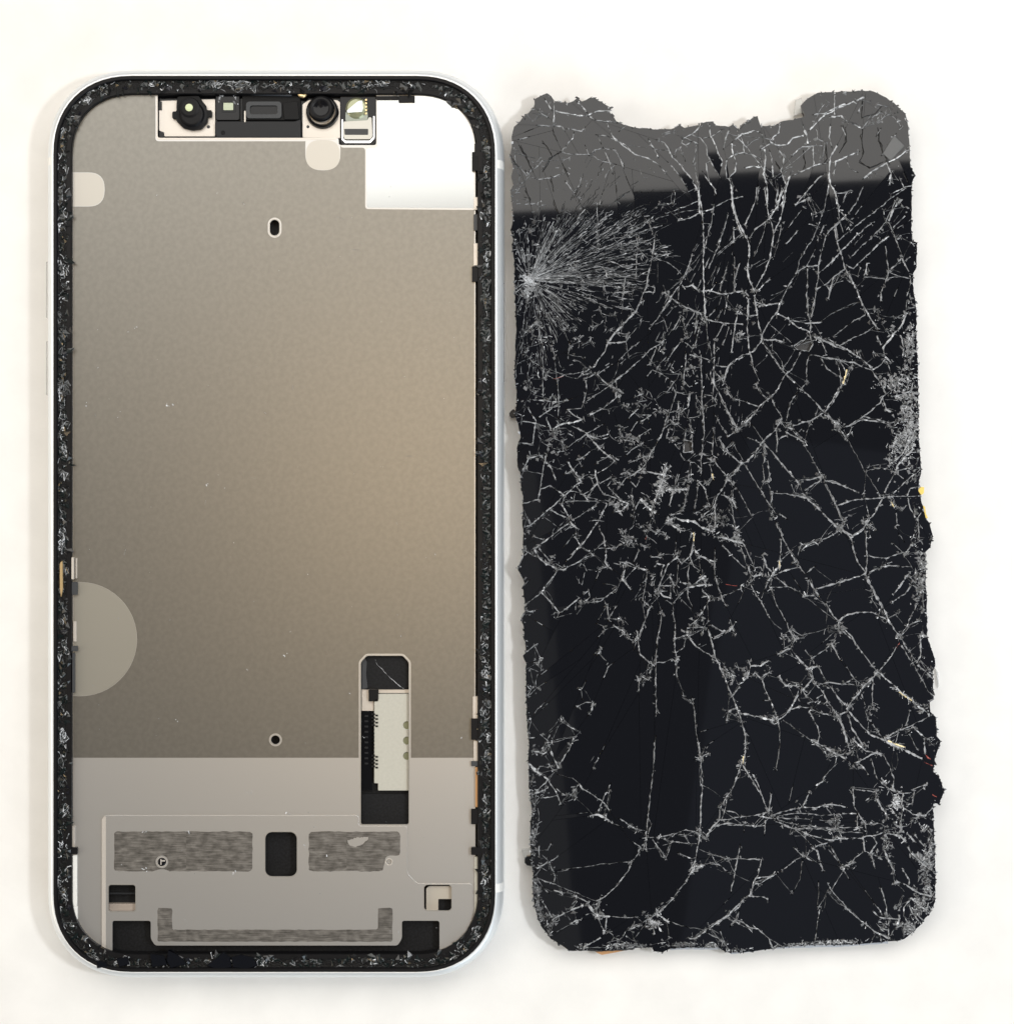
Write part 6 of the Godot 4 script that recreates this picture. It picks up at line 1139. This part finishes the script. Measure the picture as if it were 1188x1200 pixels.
	c(2.8, .36, [340, 190, 420, 150, 480, 110, 560, 100]); c(3.8, .36, [350, 190, 420, 250, 450, 300]); c(2.8, .32, [560, 100, 590, 110, 650, 220, 690, 330, 680, 430]); c(3, .32, [480, 160, 530, 330, 580, 380, 640, 430, 710, 460]); c(3.8, .44, [580, 340, 620, 390]); c(2.8, .34, [310, 430, 400, 445, 500, 460, 550, 440]); c(3, .34, [310, 430, 320, 600, 370, 680, 430, 760, 540, 750]); c(3.4, .36, [520, 520, 600, 640, 640, 700]); c(2.8, .4, [700, 450, 780, 470, 750, 600, 800, 620, 870, 670, 980, 680, 1050, 610]); c(3, .36, [880, 460, 860, 560, 820, 580]); c(2.8, .36, [400, 880, 530, 860, 600, 830]); c(2.8, .36, [400, 880, 420, 1010, 470, 1030, 530, 940, 500, 880])
	c(2.6, .3, [400, 1020, 330, 1070, 290, 1130]); c(4, .36, [650, 850, 750, 870, 800, 920]); c(3.6, .4, [810, 840, 880, 920]); c(3, .36, [880, 850, 920, 910, 970, 960]); c(3, .36, [830, 980, 870, 1040, 900, 1070, 980, 1150]); c(3.8, .38, [600, 1000, 640, 1090, 680, 1180]); c(2.6, .3, [480, 1050, 510, 1150]); c(2.6, .32, [80, 910, 200, 890, 400, 890]); c(1.8, .22, [120, 980, 200, 1150]); c(3.6, .36, [200, 1160, 320, 1110]); c(2, .28, [350, 680, 350, 780, 400, 790]); c(2.4, .3, [210, 660, 340, 660]); c(2.4, .3, [180, 790, 360, 800]); c(2.2, .28, [200, 830, 400, 840]); c(2.4, .3, [540, 520, 570, 600, 590, 640]); c(2.6, .3, [980, 960, 1010, 1080, 1040, 1188])
	patch(1050, 939, 6, 12, 20, 90, .8, .3); dot(720, 530, 6, 60, .85); dot(750, 680, 8, 60, .6); dot(765, 595, 4, 24, .85); dot(740, 780, 9, 60, .55); dot(700, 740, 5, 30, .6); dot(600, 780, 9, 60, .3); dot(620, 650, 8, 50, .4); dot(540, 440, 7, 50, .75); dot(600, 350, 6, 40, .8); dot(640, 430, 7, 40, .42); dot(740, 860, 6, 50, .7); dot(690, 840, 7, 36, .4); dot(620, 930, 9, 90, .6); dot(640, 980, 7, 50, .5); dot(600, 870, 7, 40, .36); dot(470, 1030, 5, 34, .7); dot(520, 1010, 7, 40, .4); dot(560, 1075, 4, 16, .7); dot(780, 910, 5, 26, .7); dot(950, 800, 6, 44, .7); dot(1010, 810, 6, 44, .7); dot(910, 720, 8, 44, .5); dot(950, 670, 6, 34, .5); dot(1030, 900, 8, 50, .4); dot(1000, 1040, 8, 60, .6); dot(1020, 1150, 7, 50, .5); dot(920, 1070, 7, 44, .5); dot(980, 400, 4, 24, .7); dot(870, 470, 6, 34, .36); dot(820, 570, 6, 34, .4); dot(450, 540, 4, 14, .34); dot(525, 520, 4, 18, .6); dot(380, 230, 7, 40, .36); dot(290, 220, 6, 36, .5); dot(90, 120, 8, 50, .45); dot(220, 110, 9, 50, .34); dot(410, 50, 8, 50, .6); dot(550, 100, 5, 30, .7); dot(690, 255, 3, 10, .6); dot(310, 430, 4, 16, .45); dot(410, 740, 6, 30, .4); dot(510, 750, 6, 34, .5); dot(430, 840, 4, 16, .6); dot(350, 800, 4, 24, .8); dot(150, 790, 7, 40, .32); dot(170, 690, 7, 40, .5); dot(290, 1130, 6, 36, .4); dot(215, 1165, 5, 24, .5); dot(660, 1120, 6, 30, .36); dot(870, 1050, 5, 30, .6); dot(940, 1090, 6, 30, .5); dot(1050, 680, 8, 44, .45)
	at(600, 980)
	c(1.4, .16, [420, 330, 520, 310]); c(2.6, .34, [1110, 230, 1080, 320, 950, 480, 860, 560, 780, 600]); c(2, .26, [230, 390, 350, 430, 520, 500, 700, 570, 780, 600]); c(2.6, .34, [570, 550, 640, 580, 700, 610]); c(2.8, .36, [390, 500, 470, 530]); c(4, .42, [700, 620, 760, 700, 810, 740, 940, 745]); c(4, .36, [660, 640, 520, 700, 440, 740, 370, 780]); c(3, .4, [700, 640, 780, 750]); c(2.5, .4, [800, 760, 850, 880, 870, 870, 875, 750]); c(1.6, .22, [410, 890, 480, 850, 550, 810]); c(3, .5, [550, 810, 590, 780, 640, 775]); c(2.5, .34, [690, 1010, 760, 980, 820, 940]); c(2.6, .3, [280, 600, 320, 670, 370, 750]); c(2.6, .34, [350, 270, 400, 360, 390, 420])
	c(2, .24, [940, 745, 1050, 755, 1170, 750]); c(2.2, .28, [680, 730, 760, 710]); c(2, .24, [230, 380, 270, 450, 330, 520]); c(2.2, .28, [820, 570, 800, 660])
	patch(629, 1050, 4, 24, -10, 90, .26, .4); patch(634, 1072, 4, 16, -20, 50, .24, .4); dot(790, 640, 8, 60, .4); dot(800, 730, 8, 60, .55); dot(840, 720, 6, 40, .5); dot(770, 740, 4, 20, .7); dot(420, 770, 8, 50, .42); dot(560, 680, 8, 40, .32); dot(510, 710, 6, 30, .3); dot(340, 830, 5, 30, .7); dot(600, 790, 4, 24, .75); dot(855, 885, 4, 24, .7); dot(440, 520, 5, 24, .5); dot(590, 560, 4, 16, .5); dot(250, 490, 8, 44, .3); dot(380, 340, 5, 30, .5); dot(200, 410, 5, 30, .6); dot(180, 490, 4, 16, .5); dot(260, 750, 6, 30, .34); dot(350, 900, 6, 30, .3); dot(680, 1020, 4, 26, .8); dot(600, 1040, 5, 24, .5); dot(990, 970, 8, 44, .34); dot(885, 1020, 4, 20, .8); dot(1140, 990, 6, 30, .34); dot(1110, 860, 6, 26, .22); dot(1180, 820, 5, 22, .3); dot(640, 1040, 5, 22, .36); dot(910, 885, 4, 10, .3); dot(330, 740, 5, 20, .24)
	at(720, 980)
	c(2.4, .26, [190, 745, 260, 800, 330, 760, 390, 720]); c(3, .36, [390, 720, 470, 650, 540, 580]); c(2, .26, [540, 580, 620, 470, 680, 400]); c(4.6, .5, [660, 420, 700, 350, 740, 290]); c(4.4, .46, [390, 720, 450, 760, 500, 800]); c(3.8, .34, [340, 800, 360, 850, 370, 910]); c(3.6, .6, [395, 820, 430, 880]); c(1.8, .24, [510, 790, 620, 830, 820, 870]); c(3.8, .38, [740, 950, 840, 880, 940, 810, 1040, 740, 1188, 600]); c(2.6, .34, [690, 950, 750, 950]); c(2.2, .32, [1140, 210, 1110, 370, 1080, 510]); c(2, .26, [870, 900, 1000, 970, 1060, 1050]); c(2, .28, [1080, 830, 1140, 760, 1150, 700]); c(1.6, .2, [270, 830, 180, 950]); c(3.2, .28, [140, 860, 230, 830])
	c(1.6, .18, [1020, 620, 1050, 590]); c(2, .24, [990, 1020, 1010, 960, 980, 880])
	patch(764, 1082, 6, 8, 70, 70, .5, .6); dot(400, 710, 7, 60, .6); dot(490, 800, 5, 40, .8); dot(330, 790, 7, 40, .34); dot(270, 730, 8, 36, .18); dot(770, 280, 6, 60, .75); dot(720, 330, 5, 36, .7); dot(540, 585, 4, 14, .5); dot(450, 660, 5, 22, .36); dot(830, 870, 6, 30, .4); dot(730, 950, 6, 36, .4); dot(1045, 740, 5, 20, .4); dot(880, 840, 5, 22, .3); dot(440, 990, 3, 18, .85); dot(510, 935, 3, 14, .6); dot(990, 965, 4, 16, .5); dot(1145, 790, 4, 24, .7); dot(150, 860, 5, 26, .32); dot(220, 830, 4, 16, .4); dot(40, 970, 8, 44, .36); dot(1090, 340, 4, 12, .34); dot(1000, 1010, 6, 30, .3)
	patch(732, 1108, 24, 3, 0, 110, .34, .4); patch(800, 1107, 22, 3, 0, 80, .26, .5); patch(835, 1108, 8, 4, 0, 40, .4, .4); dot(250, 1040, 5, 36, .75)
	at(840, 980)
	c(2.6, .36, [390, 300, 380, 360, 340, 420, 310, 540]); c(3.4, .4, [310, 500, 310, 545, 260, 570]); c(3.6, .36, [260, 570, 200, 660, 100, 740, 0, 820]); c(2.4, .34, [350, 390, 420, 380, 490, 375, 550, 350]); c(2.4, .38, [350, 440, 400, 440, 490, 380, 550, 350]); c(3, .4, [290, 555, 390, 560, 470, 585]); c(2, .26, [200, 700, 170, 770, 130, 820]); c(2.8, .34, [170, 770, 240, 800, 310, 850, 380, 860, 480, 950, 520, 1040]); c(2, .26, [950, 680, 930, 800, 910, 960]); c(1.4, .16, [790, 230, 770, 400, 700, 530]); c(2.5, .34, [1030, 440, 1100, 550, 1188, 650]); c(1.8, .22, [480, 950, 600, 1020]); c(1.4, .16, [940, 430, 940, 560, 930, 640])
	patch(860, 1114, 16, 2.4, -5, 40, .5, .4); patch(955, 1106, 40, 3, -2, 110, .36, .5); patch(985, 1104, 20, 2.6, 0, 90, .6, .5)
	dot(195, 790, 4, 26, .7); dot(320, 855, 5, 24, .5); dot(310, 555, 5, 34, .7); dot(350, 430, 5, 26, .4); dot(540, 350, 4, 18, .5); dot(400, 440, 4, 16, .6); dot(100, 740, 5, 24, .45); dot(690, 530, 4, 12, .34); dot(950, 680, 4, 12, .36); dot(1040, 520, 4, 12, .24); dot(560, 1030, 6, 30, .5); dot(800, 990, 7, 40, .4); dot(900, 1000, 6, 30, .36); dot(30, 960, 4, 18, .45); dot(90, 1000, 5, 18, .34)
	at(960, 980)
	c(2.8, .34, [230, 650, 330, 740, 420, 810]); c(3.8, .38, [420, 810, 490, 870, 560, 910, 650, 950]); c(3.2, .32, [570, 480, 610, 620, 630, 740]); c(3.2, .4, [500, 700, 550, 750, 650, 760, 740, 770]); c(2.6, .32, [510, 630, 560, 690, 580, 730]); c(3, .36, [640, 780, 640, 850, 640, 920]); c(4.6, .38, [740, 730, 740, 770, 720, 830]); c(3, .34, [830, 600, 780, 660, 780, 740, 850, 850]); c(2.8, .34, [830, 640, 860, 710, 930, 800]); c(3.8, .36, [700, 420, 800, 450, 930, 530, 1040, 560]); c(3.4, .36, [770, 310, 830, 400, 830, 450]); c(3.6, .45, [850, 570, 920, 640, 990, 690]); c(2.8, .34, [560, 910, 570, 970]); c(2.4, .3, [660, 920, 700, 850, 760, 830]); c(2, .26, [880, 700, 960, 780]); c(2.6, .34, [820, 100, 870, 180, 950, 250, 1010, 300])
	c(2.6, .3, [1000, 460, 1040, 520]); c(2.4, .28, [950, 350, 1030, 430]); c(2, .24, [80, 120, 170, 230]); c(2.2, .28, [200, 280, 270, 390]); c(2.2, .3, [480, 170, 510, 280]); c(1.4, .16, [420, 500, 480, 580])
	patch(1088, 1005, 6, 30, 20, 150, .36, .5); patch(1086, 1040, 6, 24, 0, 90, .28, .5); patch(1078, 1062, 9, 14, 30, 110, .4, .4); patch(1066, 1087, 8, 8, 0, 90, .4, .4)
	dot(600, 820, 8, 80, .4); dot(590, 860, 6, 44, .5); dot(640, 740, 6, 36, .36); dot(990, 690, 5, 50, .9); dot(880, 570, 6, 50, .75); dot(910, 620, 5, 34, .6); dot(950, 570, 7, 50, .45); dot(975, 620, 3, 16, .8); dot(740, 655, 6, 44, .6); dot(740, 800, 7, 50, .42); dot(900, 790, 4, 26, .7); dot(1010, 780, 6, 40, .45); dot(850, 880, 8, 60, .5); dot(800, 910, 6, 36, .5); dot(520, 915, 5, 34, .7); dot(430, 820, 5, 26, .6); dot(620, 950, 7, 40, .4); dot(250, 670, 4, 18, .5); dot(715, 445, 5, 34, .6); dot(870, 490, 7, 44, .4); dot(470, 980, 4, 16, .8); dot(900, 190, 8, 50, .6); dot(1000, 200, 8, 60, .6); dot(1030, 160, 6, 34, .6); dot(960, 400, 7, 34, .34); dot(1020, 480, 6, 34, .6); dot(300, 260, 7, 44, .36); dot(220, 300, 5, 26, .4); dot(100, 520, 4, 12, .24); dot(780, 540, 3, 10, .4); dot(640, 200, 6, 30, .4); dot(680, 350, 4, 16, .4); dot(1050, 570, 6, 30, .34)

func bursts() -> void:
	# the blow by the west edge: a dense star of fine rays with broken rings round it
	var o := Vector2(620, 328)
	for i in 1750:
		var a := rng.randf_range(-PI, PI) if i < 560 else rng.randf_range(-1.2, 0.1) if i < 1600 else rng.randf_range(-0.1, 1.75)
		var d := Vector2.from_angle(a)
		var far := 62.0 + 26.0 * rng.randf()
		if a < -0.15 and a > -1.15:
			far = 135.0 + 60.0 * rng.randf()         # the rays reach farthest to the north-east
		elif a < 0.35 and a > -0.15:
			far = 110.0 + 40.0 * rng.randf()
		elif a > 1.2 and a < 1.9:
			far = 95.0 + 30.0 * rng.randf()
		var r0 := pow(rng.randf(), 0.78) * far * 0.92
		if o.y + d.y * r0 < 252.0 and rng.randf() < 0.75:
			continue
		var r1 := minf(far, r0 + rng.randf_range(4, 24))
		var w := PackedVector2Array()
		for k in 4:
			var r := lerpf(r0, r1, k / 3.0)
			w.append(o + d.rotated(rng.randfn(0, 0.007)) * r + Vector2(rng.randfn(0, 0.2), rng.randfn(0, 0.2)))
		if not Geometry2D.is_point_in_polygon(w[3], outline_in) or not Geometry2D.is_point_in_polygon(w[0], outline_in):
			continue
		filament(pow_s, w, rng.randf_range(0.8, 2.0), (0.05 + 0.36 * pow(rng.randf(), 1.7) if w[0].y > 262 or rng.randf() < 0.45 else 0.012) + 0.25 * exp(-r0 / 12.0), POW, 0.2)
	for i in 420:
		var r: float = [12, 20, 30, 42, 56, 72, 90, 112, 136][rng.randi_range(0, 8)] + rng.randfn(0, 2.4)
		var a := rng.randf_range(-PI, PI)
		var w := PackedVector2Array()
		for k in 3:
			w.append(o + Vector2.from_angle(a + k * rng.randf_range(1.5, 3.0) / r) * (r + rng.randfn(0, 0.7)))
		if Geometry2D.is_point_in_polygon(w[0], outline_in) and Geometry2D.is_point_in_polygon(w[2], outline_in):
			filament(pow_s, w, rng.randf_range(0.8, 2.4), rng.randf_range(0.12, 0.42), POW, 0.2)
	patch(o.x, o.y, 7, 7, 0, 170, .9, .4)
	patch(o.x - 1, o.y + 14, 7, 8, 0, 70, .5, .6)
	# fine slanting strokes where the two crack fields meet
	var f := Vector2(892, 178)
	for i in 110:
		var a := rng.randf_range(1.62, 2.2)
		var r := rng.randf_range(85, 330)
		var p := f + Vector2.from_angle(a) * r
		if p.x > 872 or p.x < 770 or p.y < 262 or p.y > 520:
			continue
		var d := Vector2.from_angle(a + rng.randfn(0, 0.05)) * rng.randf_range(4, 13)
		filament(pow_s, PackedVector2Array([p, p + d * 0.5 + Vector2(rng.randfn(0, 0.3), 0), p + d]), rng.randf_range(0.7, 1.7), rng.randf_range(0.14, 0.45), POW, 0.1)

func extras(sc: Node3D) -> void:
	# bits of coloured film and torn layers that show at the edges and in the cracks
	solid("yellow_film", [pl([1074.5, 574, 1079, 570.5, 1082.5, 571, 1082, 578, 1079, 580])], TOP - 1.8, TOP - 0.6, M.yellow, sc)
	solid("yellow_film", [pl([1078, 590, 1083.5, 594, 1084.5, 602, 1087, 607, 1080, 608, 1077, 600])], TOP - 1.8, TOP - 0.6, M.yellow, sc)
	solid("copper_foil", [pl([691, 1110, 737, 1109, 738, 1112.5, 722, 1116, 705, 1119, 700, 1117])], TOP - 2.4, TOP - 1.2, M.orange, sc)
	solid("torn_layer", [ragged(pl([656, 1105, 740, 1106, 742, 1113, 700, 1115, 668, 1114]), 4, 0.6)], TOP - 2.0, TOP - 0.7, M.grey, sc)
	solid("torn_layer", [ragged(pl([785, 1104, 845, 1103, 843, 1112.5, 785, 1113]), 4, 0.6)], TOP - 2.0, TOP - 0.7, M.layer, sc)
	solid("torn_layer", [ragged(pl([905, 1104, 1040, 1100, 1040, 1105.5, 985, 1109.5, 910, 1111.5]), 4, 0.5)], TOP - 2.0, TOP - 0.7, M.layer, sc)
	solid("torn_layer", [ragged(pl([850, 1110, 905, 1107, 905, 1112, 856, 1118.2]), 4, 0.4)], TOP - 2.0, TOP - 0.7, M.layer, sc)
	var red := mat(0.36, 0.085, 0.07, 0.4)
	for q in [[850.0, 684.7, 863.5, 686.6, 1.2], [648.0, 444.0, 660.0, 441.0, 1.2], [1050.0, 759.0, 1053.5, 753.0, 1.4], [1084.0, 885.0, 1090.0, 890.0, 2.2], [756.0, 632.0, 757.5, 629.0, 1.6], [1092.0, 931.0, 1097.0, 934.0, 1.8], [1082.0, 893.0, 1092.0, 897.0, 1.3]]:
		var s := Soup.new()
		filament(s, pl([q[0], q[1], (q[0] + q[2]) / 2, (q[1] + q[3]) / 2 + 0.3, q[2], q[3]]), q[4] * 1.2, 0.8, POW + 0.03, 0.0)
		put("red_fibre", s.mesh(), red, sc)
	var gilt := mat(0.85, 0.72, 0.42, 0.25, 0.3)
	for q in [[992.0, 433.0, 987.5, 450.0, 2.6], [834.5, 555.0, 836.0, 562.0, 1.8], [812.5, 624.0, 813.0, 634.0, 1.8], [913.0, 657.0, 913.5, 666.0, 1.6], [1040.0, 868.0, 1060.0, 876.0, 2.6], [1053.0, 811.0, 1068.0, 821.0, 2.0], [1044.0, 588.0, 1047.0, 594.0, 2.4], [871.0, 886.0, 870.0, 895.0, 1.6]]:
		var s := Soup.new()
		filament(s, pl([q[0], q[1], (q[0] + q[2]) / 2, (q[1] + q[3]) / 2 + 0.4, q[2], q[3]]), q[4] * 1.5, 0.9, POW + 0.03, 0.0)
		put("gilt_fleck", s.mesh(), gilt, sc)
	# clear splinters standing up from the glass
	for q in [[1047.2, 158.0, 1059.8, 171.0, 1043.0, 188.5, 1033.5, 180.0]]:
		solid("clear_splinter", [pl(q)], TOP - 0.2, TOP + 0.12, mat(0.085, 0.088, 0.09, 0.3), sc, 0.08)

func loose_glass() -> void:
	# chips that have come away and lie on the table by the screen
	var spots := [
		[pl([611, 996, 621, 994.5, 625, 1004, 614, 1006]), 0.0, 1.1, M.clear, "clear square splinter of glass lying against the lower west edge of the broken screen"],
		[disc(620.5, 1009, 6.2, 9), 1.1, 2.4, M.glass, "small round black glass chip resting by the clear splinter at the screen's lower edge"],
		[ragged(disc(601, 484.5, 4.6, 10), 2, 0.7), 0.0, 1.4, M.module, "tiny black crumb in the gap beside the screen's long edge, level with its upper half"],
		[pl([932, 117, 939, 114, 942, 131, 930, 136]), 0.0, 1.0, M.clear, "clear splinter of glass lying in the screen's notch by its black corner"],
		[pl([1096, 784, 1099, 788, 1100, 804, 1098.5, 806]), 0.0, 0.7, M.clear, "thin clear sliver of glass lying just off the screen's eastern edge"],
	]
	for q in spots:
		var s := Soup.new()
		slab(s, [q[0]], q[1], q[2], Color.WHITE, 0.1)
		var o := put("glass_chip", s.mesh(), q[3], self, q[4])
		o.set_meta("category", "glass chip")
		o.set_meta("group", "glass chips come off the screen")
